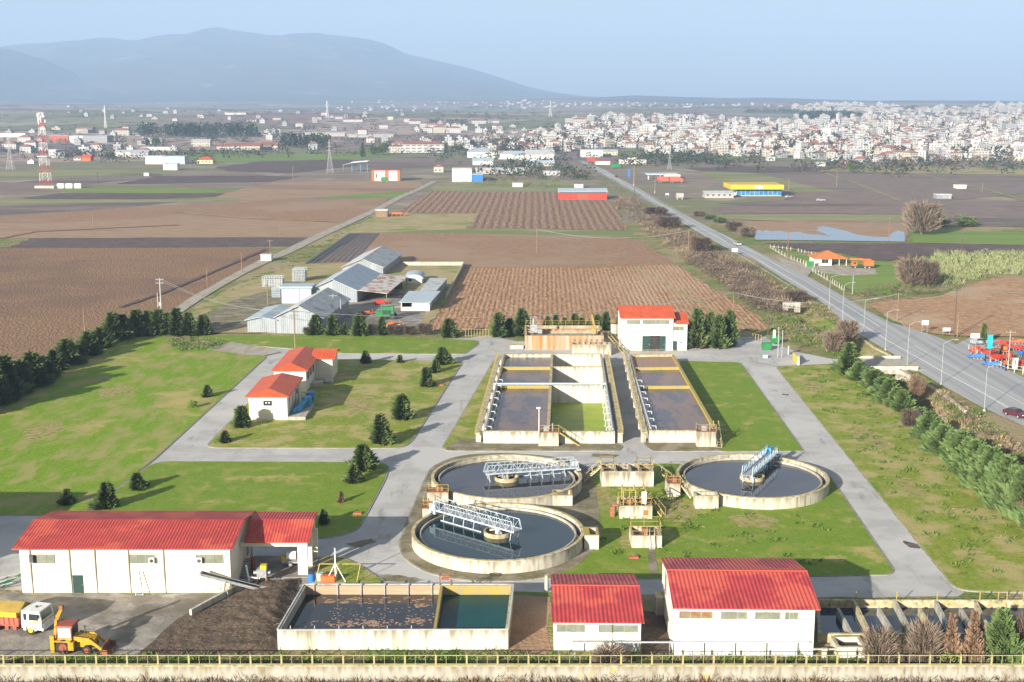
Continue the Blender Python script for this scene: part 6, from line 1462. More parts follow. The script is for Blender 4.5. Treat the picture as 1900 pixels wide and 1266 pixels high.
ms.build('mudguard', M['cabwhite'], t, local=True)
bx = MB().box(-6.4, -1.25, -.02, 2.42, .95, 1.75); bd = bx.build('load_box', M['redbox'], t, local=True)
rb = MB()
for k in range(10): rb.box(-6.3 + k * .55, -6.18 + k * .55, -.1, -.021, .95, 1.75)
rb.box(-6.4, -1.25, -.1, -.021, .85, .949); rb.build('box_ribs', M['redbox'], bd, local=True)
tp = MB(); q = [(-.06, 1.76), (-.06, 2.35), (1.2, 3.0), (2.46, 2.35), (2.46, 1.76)]
tp.add([(-6.5, y, z) for y, z in q] + [(-1.45, y, z) for y, z in q], [(i, i + 1, 6 + i, 5 + i) for i in range(4)] + [(0, 1, 2, 3, 4), (9, 8, 7, 6, 5)]); tp.build('tarpaulin', M['truck_yellow'], t, local=True)
tp = MB(); q = [(-.1, 2.3), (1.2, 3.03), (2.5, 2.3)]
tp.add([(-6.5, y, z) for y, z in q] + [(-1.1, y * 1.0, z + .04) for y, z in q], [(0, 1, 4, 3), (1, 2, 5, 4)]).add([(-1.1, -.1, 2.34), (-1.1, 1.2, 3.07), (-1.1, 2.5, 2.34), (-1.0, 2.5, 1.9), (-1.0, 1.2, 1.9), (-1.0, -.1, 1.9)], [(0, 1, 4, 5), (1, 2, 3, 4)])
tp.build('tarpaulin_top', M['tarp_dark'], t, local=True)
for x, y, in ((0, .16), (0, 2.24), (-4.4, .2), (-4.4, 2.2), (-5.6, .2), (-5.6, 2.2)): wheel(t, x, y, .52, .3, 'truck_yellow')
for x in (-1.7, -2.6): tb('mudflap', x - .3, x + .1, .05, .4, .35, .94, 'redbrown')
# ---- backhoe loader
p = G(119, 1215); p.z = .1
t = thing('backhoe_loader', 'yellow backhoe loader with red cab roof, bucket lowered', 'backhoe loader', p, -.05)
for y in (.0, 1.75): wheel(t, 0, y, .74, .42, 'redbrown'); wheel(t, 2.35, y + (.05 if y else 0), .46, .3, 'redbrown')
MB().box(-.55, 2.9, .45, 1.3, .55, 1.15).build('chassis', M['jcb'], t, local=True)
MB().hexa([(.75, .3, 1.15), (3.0, .4, 1.15), (3.0, 1.4, 1.15), (.75, 1.5, 1.15)], [(.75, .3, 1.75), (3.0, .45, 1.45), (3.0, 1.35, 1.45), (.75, 1.5, 1.75)]).build('bonnet', M['jcb'], t, local=True)
MB().hexa([(.55, -.25, .45), (1.1, -.25, .45), (1.1, .25, .45), (.55, .25, .45)], [(.55, -.25, 1.3), (1.1, -.25, 1.3), (1.1, .25, 1.3), (.55, .25, 1.3)]).build('step_panel', M['jcb'], t, local=True)
for y in (-.25, 1.7): MB().box(-.85, .8, y, y + .3, 1.301, 1.42).build('mudguard', M['jcb'], t, local=True)
cab = MB().box(-.6, .85, .05, 1.7, 1.421, 1.6).build('cab', M['jcb'], t, local=True)
fr = MB()
for x in (-.58, .83):
    for y in (.08, 1.67): fr.beam((x, y, 1.6), (x, y, 2.75), .1)
fr.build('cab_frame', M['redbrown'], cab, local=True)
MB().hexa([(-.8, -.1, 2.75), (1.05, -.1, 2.75), (1.05, 1.85, 2.75), (-.8, 1.85, 2.75)], [(-.7, 0, 2.92), (.95, 0, 2.92), (.95, 1.75, 2.92), (-.7, 1.75, 2.92)]).build('cab_roof', M['redbrown'], cab, local=True)
tb('side_window', -.5, .75, .06, .09, 1.65, 2.7, 'whiteboard', cab); tb('windscreen', .84, .86, .15, 1.6, 1.75, 2.7, 'glass_dark', cab); tb('seat', -.1, .4, .6, 1.15, 1.6, 2.1, 'black', cab)
tb('exhaust', 1.7, 1.8, 1.2, 1.3, 1.6, 2.5, 'black')
am = MB()
for y in (.15, 1.65): am.beam((1.05, y, 1.65), (2.6, y, 1.45), .16, .3); am.beam((2.6, y, 1.45), (3.9, y, .35), .16, .28)
am.beam((2.6, .15, 1.35), (2.6, 1.65, 1.35), .14); am.build('loader_arm', M['jcb'], t, local=True)
MB().hexa([(3.8, -.25, .02), (4.75, -.25, .02), (4.75, 2.05, .02), (3.8, 2.05, .02)], [(3.8, -.25, .1), (4.75, -.25, .06), (4.75, 2.05, .06), (3.8, 2.05, .1)]).hexa([(3.75, -.25, .1), (3.87, -.25, .1), (3.87, 2.05, .1), (3.75, 2.05, .1)], [(3.95, -.25, 1.0), (4.05, -.25, 1.0), (4.05, 2.05, 1.0), (3.95, 2.05, 1.0)]).box(3.8, 4.5, -.3, -.2505, .1, .6).box(3.8, 4.5, 2.0505, 2.1, .1, .6).build('loader_bucket', M['rust'], t, local=True)
MB().box(-1.15, -.75, .4, 1.35, .45, 1.35).box(-1.3, -.9, -.1, .25, .15, 1.9).box(-1.3, -.9, 1.5, 1.85, .15, 1.9).build('stabiliser', M['jcb'], t, local=True)
m = MB().beam((-1.15, .85, 1.2), (-.95, .95, 3.2), .24, .34).beam((-.95, .95, 3.15), (-.45, 1.15, 4.35), .2, .28); m.build('backhoe_boom', M['jcb'], t, local=True)
MB().beam((-.45, 1.15, 4.3), (-1.05, 1.1, 3.4), .16, .22).box(-.65, -.25, .95, 1.35, 4.2, 4.65).build('backhoe_bucket', M['rust'], t, local=True)
# ---- sludge heap, conveyor, machines
hp = [G(u, v).xy for u, v in [(346, 1148), (400, 1124), (445, 1095), (470, 1080), (558, 1075), (560, 1092), (515, 1214), (400, 1218), (255, 1216), (290, 1188)]]
poly = [tuple(q) for q in hp]; x0, x1 = min(q[0] for q in poly), max(q[0] for q in poly); y0, y1 = min(q[1] for q in poly), max(q[1] for q in poly)
def edge_d(x, y):
    d = 1e9
    for (ax, ay), (bx_, by) in zip(poly, poly[1:] + poly[:1]):
        vx, vy = bx_ - ax, by - ay; s = max(0, min(1, ((x - ax) * vx + (y - ay) * vy) / (vx * vx + vy * vy))); d = min(d, math.hypot(x - ax - s * vx, y - ay - s * vy))
    return d if inside(poly, x, y) else -d
mb = MB(); st_ = .2; nX, nY = int((x1 - x0) / st_) + 3, int((y1 - y0) / st_) + 3
for j in range(nY):
    for i in range(nX):
        x, y = x0 - st_ + i * st_, y0 - st_ + j * st_; d = edge_d(x, y)
        rise = .1 + .55 * sm((x - x0 - 3) / 9) * sm((y - y0) / 9 + .1)
        z = .12 + (rise * sm(d / 2.2) + .16 * mnoise.noise(Vector((x * .8, y * .8, 0))) + .07 * mnoise.noise(Vector((x * 2.6, y * 2.6, 4))) + .025 * mnoise.noise(Vector((x * 6, y * 6, 9)))) if d > 0 else .12 + d * .5
        mb.v.append((x, y, max(z, -.15)))
mb.f = [(j * nX + i, j * nX + i + 1, (j + 1) * nX + i + 1, (j + 1) * nX + i) for j in range(nY - 1) for i in range(nX - 1)]; mb.m = [0] * len(mb.f)
o = mb.build('sludge_heap', M['heap'], smooth=False); tag(o, 'broad dark brown heap of dried sludge beside the front basin', 'heap')
t = thing('low_wall', 'low concrete kerb wall along the left edge of the sludge heap', 'wall', G(352, 1143))
mb = MB(); wallseg(mb, G(352, 1143), G(446, 1092), .3, 0, .75, -1); mb.build('wall', M['conc'], t)
a, b2 = P(373, 1064, 129.5), P(499, 1096, 131.5)
t = thing('conveyor_belt', 'grey inclined conveyor reaching over the sludge heap from the shed wall', 'conveyor', (G(416, 1108)))
m = MB()
for o in (-.38, .38): m.beam(a + Vector((0, o, 0)), b2 + Vector((0, o, 0)), .1, .3)
m.build('frame', M['steel'], t)
m = MB(); m.beam(a + Vector((0, 0, .1)), b2 + Vector((0, 0, .1)), .62, .06); m.build('belt', M['belt'], t)
MB().tube(a + Vector((0, -.45, 0)), a + Vector((0, .45, 0)), .17, n=10).build('roller', M['steel'], t); MB().box(b2.x - .9, b2.x + .4, b2.y - .55, b2.y + .55, b2.z + .12, b2.z + .55).build('hopper', M['steel'], t)
q = a.lerp(b2, .33); m = MB()
for dx, dy in ((-.5, -.4), (.5, -.4), (-.5, .4), (.5, .4)): m.beam((q.x + dx, q.y + dy, 0), (q.x + dx * .6, q.y + dy, q.z - .1), .09)
m.beam((q.x - .5, q.y - .4, .6), (q.x + .5, q.y - .4, .6), .08).beam((q.x - .45, q.y - .4, 1.2), (q.x + .45, q.y - .4, .3), .06); m.build('trestle', M['steel'], t)
p = G(488, 1084); t = thing('screw_press', 'rusty grey machine with a yellow top on the back of the sludge heap', 'machine', p)
MB().box(-.6, .5, -.4, .4, .9, 1.9).tube((-1.0, 0, 1.4), (.9, 0, 1.4), .2, n=10).build('body', M['steel'], t, local=True); MB().box(-.2, .5, -.35, .35, 1.9, 2.35).build('motor', M['yellow_sign'], t, local=True)
m = MB(); m.beam((-1.5, -.2, .4), (-1.8, -.2, 2.4), .16); m.beam((-1.5, -.2, .9), (-.3, -.2, .8), .14); m.build('arm', M['whiteboard'], t, local=True)
m = MB()
for x in (-.5, .4): 
    for y in (-.3, .3): m.beam((x, y, 0), (x, y, .9), .1)
m.build('stand', M['rust'], t, local=True)
p = G(541, 1052); p.z = .2; t = thing('dosing_trailer', 'small trailer with white tank and yellow drum parked in the drive-through bay', 'trailer', p)
MB().tube((-.5, 0, 1.25), (.6, 0, 1.25), .5, n=14).build('tank', M['whiteboard'], t, local=True); MB().box(-1.0, 1.2, -.6, .6, .45, .65).build('chassis', M['steel'], t, local=True); MB().tube((-.9, -.3, .65), (-.9, -.3, 1.3), .3, n=12).build('drum', M['yellow_sign'], t, local=True); MB().box(.75, 1.25, -.5, .5, .65, 1.5).build('engine', M['rust'], t, local=True)
for y in (-.6, .6): wheel(t, 0, y, .32, .2)
p = G(470, 1060); p.z = .2; t = thing('gas_cylinder', 'dark red cylinder standing inside the bay by the steps', 'cylinder', p)
MB().tube((0, 0, 0), (0, 0, 1.5), .25, n=12).build('body', M['redbrown'], t, local=True); MB().tube((0, 0, 1.5), (0, 0, 1.8), .08, n=8).build('valve', M['steel'], t, local=True)
p = G(262, 1102); t = thing('ladder', 'pale aluminium ladder leaning on the long shed wall', 'ladder', p)
A = BASE_A; dy = A.y - p.y
for x0_, nm in ((-.35, 'rail'), (.35, 'rail')): MB().beam((x0_ * 1.2, -.9 + dy, 0), (x0_ * .6, dy - .12, 2.7), .07).build(nm, M['white_metal'], t, local=True)
m = MB()
for k in range(8): s = (k + .5) / 8; w = .35 * (1.2 - .6 * s); m.beam((-w, -.9 + dy + .78 * s, 2.7 * s), (w, -.9 + dy + .78 * s, 2.7 * s), .05)
m.build('rungs', M['white_metal'], t, local=True)
p = G(623, 1082); t = thing('pump_rig', 'pale pipe frame with a mast and an orange tank behind the front basin', 'frame', p)
m = MB().tube((0, 0, 0), (0, 0, 4.2), .07)
for dx, dy in ((-1.2, 0), (1.2, 0), (0, 1.2)): m.beam((dx, dy, 0), (0, 0, 2.4), .08)
m.build('mast', M['whiteboard'], t, local=True); m = MB()
for x in (-2.3, 2.4): m.beam((x, 0, 0), (x + .4, .8, 2.0), .1)
m.beam((-1.9, .8, 2.0), (2.8, .8, 2.0), .1).beam((-2.3, 0, .1), (2.4, 0, .1), .1); m.build('frame', M['yellow_rail'], t, local=True)
MB().box(-1.7, -.1, -.3, .5, .2, .9).build('tank', M['orange'], t, local=True)
p = G(594, 1079); t = thing('plastic_drum', 'pale blue plastic drum by the corner of the front basin', 'drum', p)
MB().tube((0, 0, 0), (0, 0, 1.0), .42, n=14).build('body', M['paleblue'], t, local=True); MB().tube((0, 0, 1.0), (0, 0, 1.06), .4, n=14).build('lid', M['galv_blue'], t, local=True)
p = G(578, 1080); t = thing('plastic_drum', 'dark blue drum standing between the sludge heap and the front basin', 'drum', p)
MB().tube((0, 0, 0), (0, 0, 1.05), .42, n=14).build('body', M['blue_mach'], t, local=True); MB().tube((0, 0, 1.05), (0, 0, 1.1), .4, n=14).build('lid', M['black'], t, local=True)
p = G(20, 1096); t = thing('scrap_pipes', 'stack of green and grey steel frames lying left of the long shed', 'scrap', p)
m = MB()
for k in range(4): m.beam((-2.6 + k * .5, -.5 + k * .4, .3), (.2 + k * .5, 1.9 + k * .4, .9 + .3 * k), .14)
m.build('green_frame', M['green_mach'], t, local=True); m = MB()
for k in range(3): m.beam((-3.5 + k, -.8, .2), (-2.5 + k, 3.0, .5), .1); m.beam((-3.5, -.8 + k * 1.6, .2), (.5, -.5 + k * 1.6, 1.2), .09)
m.build('grey_frame', M['steel'], t, local=True)
p = P(1044, 1192, 114.4); q = P(1502, 1192, 114.2); t = thing('wall_pipe', 'long white pipe on brackets running low in front of both pump houses', 'pipe', (p.x, p.y, 0))
MB().tube(p, q, .085, n=8).build('pipe', M['galv_blue'], t)
for k in range(8): r = p.lerp(q, .05 + k * .128); MB().beam((r.x, r.y, 0), (r.x, r.y, r.z - .085), .09).build('bracket', M['steel'], t)
p = G(1125.5, 1218); t = thing('lightning_pole', 'thin dark post in front of the smaller pump house', 'post', p)
MB().tube((0, 0, 0), (0, 0, 3.6), .05, .03, 6).build('pole', M['steel'], t, local=True); MB().box(-.12, .12, -.12, .12, 0, .2).build('base', M['conc'], t, local=True)
p = G(1000, 806, 2.2); t = thing('platform_lamp', 'slim lamp on the platform of the wide basin', 'lamp', p)
MB().tube((0, 0, 0), (0, 0, 4.2), .06, .05, 6).build('pole', M['whiteboard'], t, local=True); MB().box(-.4, .2, -.15, .15, 4.2, 4.4).build('lamp_head', M['whiteboard'], t, local=True)
p = G(1014, 1098); t = thing('bollard', 'white concrete bollard beside the smaller pump house', 'bollard', p)
MB().tube((0, 0, 0), (0, 0, 1.9), .22, n=10).build('post', M['conc_white'], t, local=True); MB().tube((0, 0, 1.9), (0, 0, 2.0), .25, n=10).build('cap', M['conc'], t, local=True)
for u, v, l in ((1168, 1037, 'flat rust-coloured slab lying on the grass below the chamber with a front ladder'), (655, 955, 'small brown slab on the lower lawn by the road'), (813, 716, 'flat tan slab by the road beside the workshop lawn')):
    p = G(u, v, .17); t = thing('cover_slab', l, 'slab', p); MB().box(0, 1.1, 0, .8, 0, .2).build('slab', M['redbox'], t, local=True); MB().box(.4, .7, .38, .42, .2, .28).build('lifting_handle', M['rust'], t, local=True)
t = thing('unseen_hall', 'unseen cream hall with red roof, put out of view left to shade the lawn', 'building', (-112, 124, 0))  # unseen hall added out of view, sized to the shadow across the left lawn
MB().box(-112, -74, 124, 146.5, 0, 7.6).build('wall', M['render'], t); MB().box(-112.4, -73.6, 123.6, 146.9, 7.6, 8.0).build('roof', M['tile'], t)
# ================================================================ the farm behind the plant
def poly_part(t, name, pts, faces, m, label=None):
    mb = MB(); mb.add(pts, faces); o = mb.build(name, M[m], t)
    if label: o['label'] = label
    return o
def barn(label, A_, B_, back, eave_v, apex, zc=None, wallm='galv', roofm='galv_old', rise=None, name='barn'):
    """gable-fronted shed: A_, B_ front wall base corners (pixels), back = depth vector in metres, eave height z, ridge rise"""
    a, b2 = G(*A_), G(*B_); d = Vector((*back, 0)); ze = P(A_[0], eave_v, a.y).z; zr = ze + rise
    t = thing(name, label, 'barn', a); mid = (a + b2) / 2
    up = lambda p, z: Vector((p.x, p.y, z))
    f = [up(a, 0), up(b2, 0), up(b2, ze), up(mid, zr), up(a, ze)]; g = [p + d for p in f]
    poly_part(t, 'wall', f + g, [(0, 1, 2, 3, 4), (9, 8, 7, 6, 5), (0, 5, 6, 1), (1, 6, 7, 2), (4, 9, 5, 0)], wallm)
    s = (b2 - a).normalized() * .5; n = d.normalized() * .6; th = Vector((0, 0, .14))
    e0, e1, r0, r1, c0, c1 = f[4] - s - n, g[4] - s + n, f[3] - n, g[3] + n, f[2] + s - n, g[2] + s + n
    sl = (zr - ze) / ((b2 - a).length / 2) * .5
    for q in (e0, e1, c0, c1): q.z -= sl
    k = Vector((0, 0, .03))
    rp = [e0 + k, r0 + k, c0 + k, e1 + k, r1 + k, c1 + k]; rp += [p + th for p in rp]
    poly_part(t, 'roof', rp, [(0, 1, 4, 3), (1, 2, 5, 4), (6, 9, 10, 7), (7, 10, 11, 8), (0, 6, 7, 1), (1, 7, 8, 2), (2, 8, 11, 5), (3, 4, 10, 9), (4, 5, 11, 10), (0, 3, 9, 6)], roofm)
    return t, a, b2, ze, zr
def dep(u0, v0, u1, v1, z): a, b2 = G(u0, v0, z), G(u1, v1, z); return (b2.x - a.x, b2.y - a.y)
# rear barn
D = dep(711, 495, 745.6, 469, 5.5); t, *_ = barn('tall grey barn at the back of the farm with a two-tone pitched roof', (636, 512), (711, 512), D, 496, None, roofm='galv_old', rise=2.6)
# middle barn with open lean-to
D = dep(662.8, 539, 706, 508, 4.5)
t, a, b2, ze, zr = barn('wide low middle barn with pale roof, rusty patch and open lean-to on its right', (574, 563), (663, 563), D, 539, None, roofm='galv_blue', rise=3.0)
d = Vector((*D, 0)); w = (b2 - a).normalized(); o0 = b2 + Vector((0, 0, ze)); o1 = o0 + w * 8.3 - Vector((0, 0, .9)); 
pts = [o0 - d.normalized() * .5 + w * .55, o1 - d.normalized() * .5, o1 + d, o0 + d + w * .55]; pts = pts + [p + Vector((0, 0, .12)) for p in pts]
poly_part(t, 'lean_to_roof', pts, [(3, 2, 1, 0), (4, 5, 6, 7), (0, 1, 5, 4), (1, 2, 6, 5), (2, 3, 7, 6), (3, 0, 4, 7)], 'galv_rust', 'rust-patched sheet roof of the open lean-to')
m = MB()
for k in (0, .33, .66, 1): p = o1 - w * .3 + d * k; m.beam((p.x, p.y, 0), (p.x, p.y, o1.z), .2)
m.build('posts', M['wood'], t)['kind'] = 'stuff'
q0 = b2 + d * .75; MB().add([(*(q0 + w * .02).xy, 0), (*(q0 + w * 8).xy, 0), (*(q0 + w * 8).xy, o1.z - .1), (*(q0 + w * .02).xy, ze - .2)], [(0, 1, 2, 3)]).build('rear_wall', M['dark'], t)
# near barn with left annex
D = dep(598.6, 587.7, 648, 553, 4.2)
t, a, b2, ze, zr = barn('near grey barn with dark pitched roof and rusty side wall, closest to the plant lawn', (513, 618.5), (598.6, 620.4), D, 588, None, roofm='galv_old', rise=2.7)
barn('low pale sheet-metal annex left of the near grey barn', (459, 618.5), (512, 618.5), (D[0] * .5, D[1] * .62), 594, None, roofm='galv_blue', rise=.7, name='shed')
# blue-grey store
a, b2 = G(523, 565), G(578, 565); ze = P(523, 535, a.y).z; t = thing('store_shed', 'boxy blue-grey sheet shed with a flat blue roof beside the middle barn', 'shed', a)
MB().box(a.x, b2.x, a.y, a.y + 6, 0, ze).build('wall', M['paleblue'], t); MB().box(a.x - .4, b2.x + .4, a.y - .5, a.y + 6.4, ze, ze + .5).build('roof', M['blue_metal'] if False else M['galv_blue'], t); MB().box(a.x + 4.6, a.x + 4.9, a.y - .08, a.y - .005, 0, ze).build('downpipe', M['steel'], t)
# small vaulted hut
a, b2 = G(752, 528), G(783, 528); ze = P(752, 517, a.y).z; t = thing('small_hut', 'small white hut with curved grey roof right of the middle barn', 'hut', a)
W_, dd = (b2 - a).length, 9.0; MB().box(0, W_, 0, dd, 0, ze).build('wall', M['white'], t, local=True)
pr = [(-.4, ze)] + [(W_ / 2 - (W_ / 2 + .4) * math.cos(math.pi * k / 8), ze + .05 + 1.2 * math.sin(math.pi * k / 8)) for k in range(1, 8)] + [(W_ + .4, ze)]; n = len(pr)
MB().add([(x, -.3, z) for x, z in pr] + [(x, dd + .3, z) for x, z in pr], [(i, i + 1, n + i + 1, n + i) for i in range(n - 1)] + [tuple(range(n)), tuple(range(2 * n - 1, n - 1, -1))]).build('roof', M['galv_blue'], t, local=True)
MB().box(1.0, 1.9, -.06, -.002, 1.0, 1.9).build('window', M['glass_dark'], t, local=True)
# long lean shed on the right
a, b2 = G(744, 579), G(797, 579); ze = P(744, 561, a.y).z; t = thing('animal_shed', 'low white shed with pale mono-pitch roof and open front, right of the farm yard', 'shed', a)
MB().box(a.x, a.x + 2.2, a.y, a.y + .25, 0, 1.3).box(a.x + 2.2, b2.x - 4.6, a.y, a.y + .25, 0, 1.3).box(b2.x - 4.6, b2.x, a.y, a.y + .25, 0, ze).box(b2.x - .25, b2.x, a.y + .25, a.y + 13, 0, ze).box(a.x, a.x + .25, a.y + .25, a.y + 13, 0, ze).build('wall', M['white'], t)
MB().hexa([(a.x - .4, a.y - .8, ze), (b2.x + .4, a.y - .8, ze), (b2.x + 2.2, a.y + 13.5, ze + .8), (a.x + 1.0, a.y + 13.5, ze + .8)], [(a.x - .4, a.y - .8, ze + .15), (b2.x + .4, a.y - .8, ze + .15), (b2.x + 2.2, a.y + 13.5, ze + .95), (a.x + 1.0, a.y + 13.5, ze + .95)]).build('roof', M['galv_blue'], t)
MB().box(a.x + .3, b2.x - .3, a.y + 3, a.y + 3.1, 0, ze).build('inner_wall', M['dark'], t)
a = G(775, 560); t = thing('animal_shed', 'long narrow shed with weathered pale roof along the furrowed field', 'shed', a)
p0, p1, p2, p3 = G(774, 546.5, 3.0), G(803, 546, 3.0), G(829, 518, 3.0), G(798, 517, 3.0)
def vv(p, z): return (p.x, p.y, z)
mb = MB(); mb.hexa([vv(p, 0) for p in (p0, p1, p2, p3)], [vv(p, 2.9) for p in (p0, p1, p2, p3)]); mb.build('wall', M['conc_grey'], t)
c_ = (p0 + p1 + p2 + p3) / 4; q = [c_ + (p - c_) * 1.06 for p in (p0, p1, p2, p3)]; mb = MB(); mb.hexa([vv(p, 2.91) for p in q], [vv(p, 3.1) for p in q]); mb.build('roof', M['galv_rust' if False else 'galv_old'], t)
# compound wall
t = thing('compound_wall', 'low grey compound wall round the dry yard right of the rear barn', 'wall', G(738, 492))
for a, b2 in (((748, 494), (861, 494)), ((861, 494), (828, 556))):
    mb = MB(); wallseg(mb, G(*a), G(*b2), .25, 0, 1.4, -1); mb.build('wall', M['conc'], t)
    mb = MB(); mb.beam(G(*a) + Vector((0, 0, 1.44)), G(*b2) + Vector((0, 0, 1.44)), .4, .08); mb.build('coping', M['conc_rim'], t)
# green harvester, implements and rubble in the yard
p = G(706, 595); t = thing('green_harvester', 'green harvester with a black tyre parked in the farm yard', 'harvester', p)
MB().hexa([(0, 0, 1.0), (3.4, 0, 1.0), (3.4, 3.0, 1.0), (0, 3.0, 1.0)], [(.2, .2, 3.2), (3.2, .2, 3.6), (3.2, 2.8, 3.6), (.2, 2.8, 3.2)]).build('body', M['green_mach'], t, local=True); MB().box(.5, 2.6, -.04, -.002, 1.6, 2.6).build('grille', M['door'], t, local=True); MB().box(-1.2, -.02, .5, 2.4, 1.2, 2.2).build('header', M['green_mach'], t, local=True)
for x in (.7, 3.0):
    for y in (-.15, 3.1): wheel(t, x, y, .85 if x > 2 else .6, .4, 'black')
p = G(742, 612); t = thing('rubble_pile', 'pile of pale rubble and scrap at the edge of the farm yard', 'heap', p); rs = random.Random(3); mb = MB()
for k in range(90):
    a = rs.uniform(0, 6.28); r = 3.6 * rs.random() ** .6; z = 1.3 * (1 - r / 3.8); s = rs.uniform(.25, .7); x, y = r * math.cos(a), r * math.sin(a) * .7
    q = [Vector((x, y, z)) + Vector((rs.uniform(-s, s), rs.uniform(-s, s), rs.uniform(-s * .4, s * .5))) for _ in range(6)]; mb.add(q, [(0, 1, 2), (0, 2, 3), (0, 3, 4), (1, 2, 5), (2, 3, 5), (3, 4, 5)])
mb.build('rubble', M['rubble'], t, local=True)
def implement(label, u, v, m, m2='steel', L_=3.4, W_=1.6, h=1.1, rz=0, seed=1, group=None):
    p = G(u, v); t = thing('farm_implement', label, 'farm implement', p, rz, group); rs = random.Random(seed)
    f = MB()
    for y in (-W_ / 2, W_ / 2): f.beam((-L_ / 2, y, h * .7), (L_ / 2, y, h * .7), .16)
    for k in range(4): x = -L_ / 2 + L_ * k / 3; f.beam((x, -W_ / 2, h * .7), (x, W_ / 2, h * .7), .14)
    f.beam((L_ / 2, -W_ / 2, h * .7), (L_ / 2 + 1.0, 0, h * .55), .14).beam((L_ / 2, W_ / 2, h * .7), (L_ / 2 + 1.0, 0, h * .55), .14).beam((L_ / 2, 0, h * .7), (L_ / 2 - .2, 0, h * 1.5), .14)
    f.build('frame', M[m], t, local=True)
    s = MB()
    for k in range(5): 
        x = -L_ / 2 + L_ * (k + .3) / 5
        for y in (-.5, .4): s.beam((x, y, h * .62), (x - .3, y, .05), .1)
    s.build('tines', M[m2], t, local=True)['kind'] = 'stuff'
    MB().box(-L_ * .3, L_ * .25, -W_ * .3, W_ * .3, h * .78, h * (1.05 + .5 * rs.random())).build('seed_box', M[m], t, local=True)
    for y in (-W_ / 2 - .15, W_ / 2 + .15): wheel(t, -L_ * .3, y, .38, .18, m)
for i, (u, v, m) in enumerate([(1812, 657, 'red'), (1836, 660, 'red'), (1862, 655, 'orange'), (1890, 652, 'red'), (1818, 668, 'blue_mach'), (1846, 671, 'red'), (1872, 668, 'red'), (1900, 664, 'blue_mach'), (1848, 683, 'blue_mach'), (1872, 682, 'orange'), (1898, 680, 'red'), (1922, 662, 'red'), (1862, 644, 'red'), (1894, 640, 'orange')]):
    implement({'red': 'red', 'orange': 'orange-red', 'blue_mach': 'blue'}[m] + ' farm implement in the roadside yard, ' + ['left end of the back row', 'second in the back row', 'middle of the back row', 'right part of the back row', 'front left corner by the fence', 'centre of the yard', 'right of centre', 'at the right edge', 'at the near fence, left', 'at the near fence, middle', 'at the near fence, right', 'beyond the right edge', 'farthest back behind the board', 'farthest back on the right'][i], u, v, m, L_=3.2 + (i % 3) * .5, rz=(i * .7) % 3.1, seed=i, group='farm implements in the roadside yard')
implement('red harrow lying in the farm yard by the near barn', 680, 586, 'orange', rz=.4); implement('yellow-orange implement at the foot of the rubble pile', 730, 607, 'orange', 'yellow_sign', rz=.1); implement('rusty red implement under the open lean-to', 705, 567, 'red', rz=.2, seed=5); implement('rusty implement left in the weeds by the red shed', 1146, 388, 'red', rz=1.2, L_=5); 
# corn cribs
def crib(label, u0, u1, vb, vt, D_):
    a, b2 = G(u0, vb), G(u1, vb); h = P(u0, vt, a.y).z; w = b2.x - a.x; t = thing('corn_crib', label, 'crib', a)
    m = MB()
    for k in range(9):
        x = w * k / 8; m.beam((x, 0, .4), (x, 0, h), .12); m.beam((x, D_, .4), (x, D_, h), .12)
    for k in range(5): z = .4 + (h - .4) * k / 4; m.beam((0, 0, z), (w, 0, z), .1); m.beam((0, D_, z), (w, D_, z), .1); m.beam((0, 0, z), (0, D_, z), .1); m.beam((w, 0, z), (w, D_, z), .1)
    m.build('cage', M['galv_blue'], t, local=True); MB().box(.2, w - .2, .2, D_ - .2, .5, h * .8).build('filling', M['rubble'], t, local=True)
    m = MB()
    for x in (.3, w - .3):
        for y in (.2, D_ - .2): m.beam((x, y, 0), (x, y, .5), .2)
    m.build('feet', M['conc'], t, local=True)['kind'] = 'stuff'
crib('grey wire corn crib nearest the farm track', 487, 524, 534, 514, 3); crib('grey wire corn crib beside the middle barn corner', 543, 566, 524, 499, 4); crib('small wire crib against the blue-grey shed', 505, 520, 554, 534, 3)
a = G(484, 485); t = thing('track_hut', 'tiny white hut beside the farm track', 'hut', a)
MB().box(0, 3.6, 0, 3, 0, 2.1).build('wall', M['white'], t, local=True); MB().box(-.2, 3.8, -.2, 3.2, 2.1, 2.35).build('roof', M['galv_old'], t, local=True); MB().box(2.6, 3.3, -.05, -.002, 0, 1.7).build('door', M['steel'], t, local=True)
# orange-roofed house and crane truck across the highway
a, b2 = G(1512, 494), G(1543, 494); ze = P(1512, 480, a.y).z; t = thing('roadside_house', 'small white house with orange hipped roof and open porch across the highway', 'house', a)
W_ = b2.x - a.x; MB().box(0, W_, 0, 8, 0, ze).build('wall', M['white'], t, local=True); hip(-.6, W_ + 5.2, -.8, 8.8, ze + .17, ze + 2.3, 4.3, 4.3).build('roof', M['tile_house'], t, local=True)
m = MB()
for x in (W_ + 2.4, W_ + 4.8):
    for y in (-.3, 8.2): m.beam((x, y, 0), (x, y, ze), .25)
m.build('porch_posts', M['conc_white'], t, local=True)['kind'] = 'stuff'; win(t, W_ - 3.4, W_ - 1.2, 1.0, 2.2, 'glass_dark', frames=2)
p = G(1580, 499); t = thing('crane_truck', 'orange mobile crane truck parked on the gravel beside the orange-roofed house', 'truck', p, -.06)
L_ = 7.4; MB().box(0, L_, 0, 2.2, .6, 1.0).build('chassis', M['door'], t, local=True); MB().hexa([(0, 0, 1.0), (1.7, 0, 1.0), (1.7, 2.2, 1.0), (0, 2.2, 1.0)], [(.3, .1, 2.3), (1.7, .1, 2.3), (1.7, 2.1, 2.3), (.3, 2.1, 2.3)]).build('cab', M['orange'], t, local=True); MB().box(4.0, 7.2, 0, 2.2, 1.0, 2.7).build('crane_house', M['orange'], t, local=True)
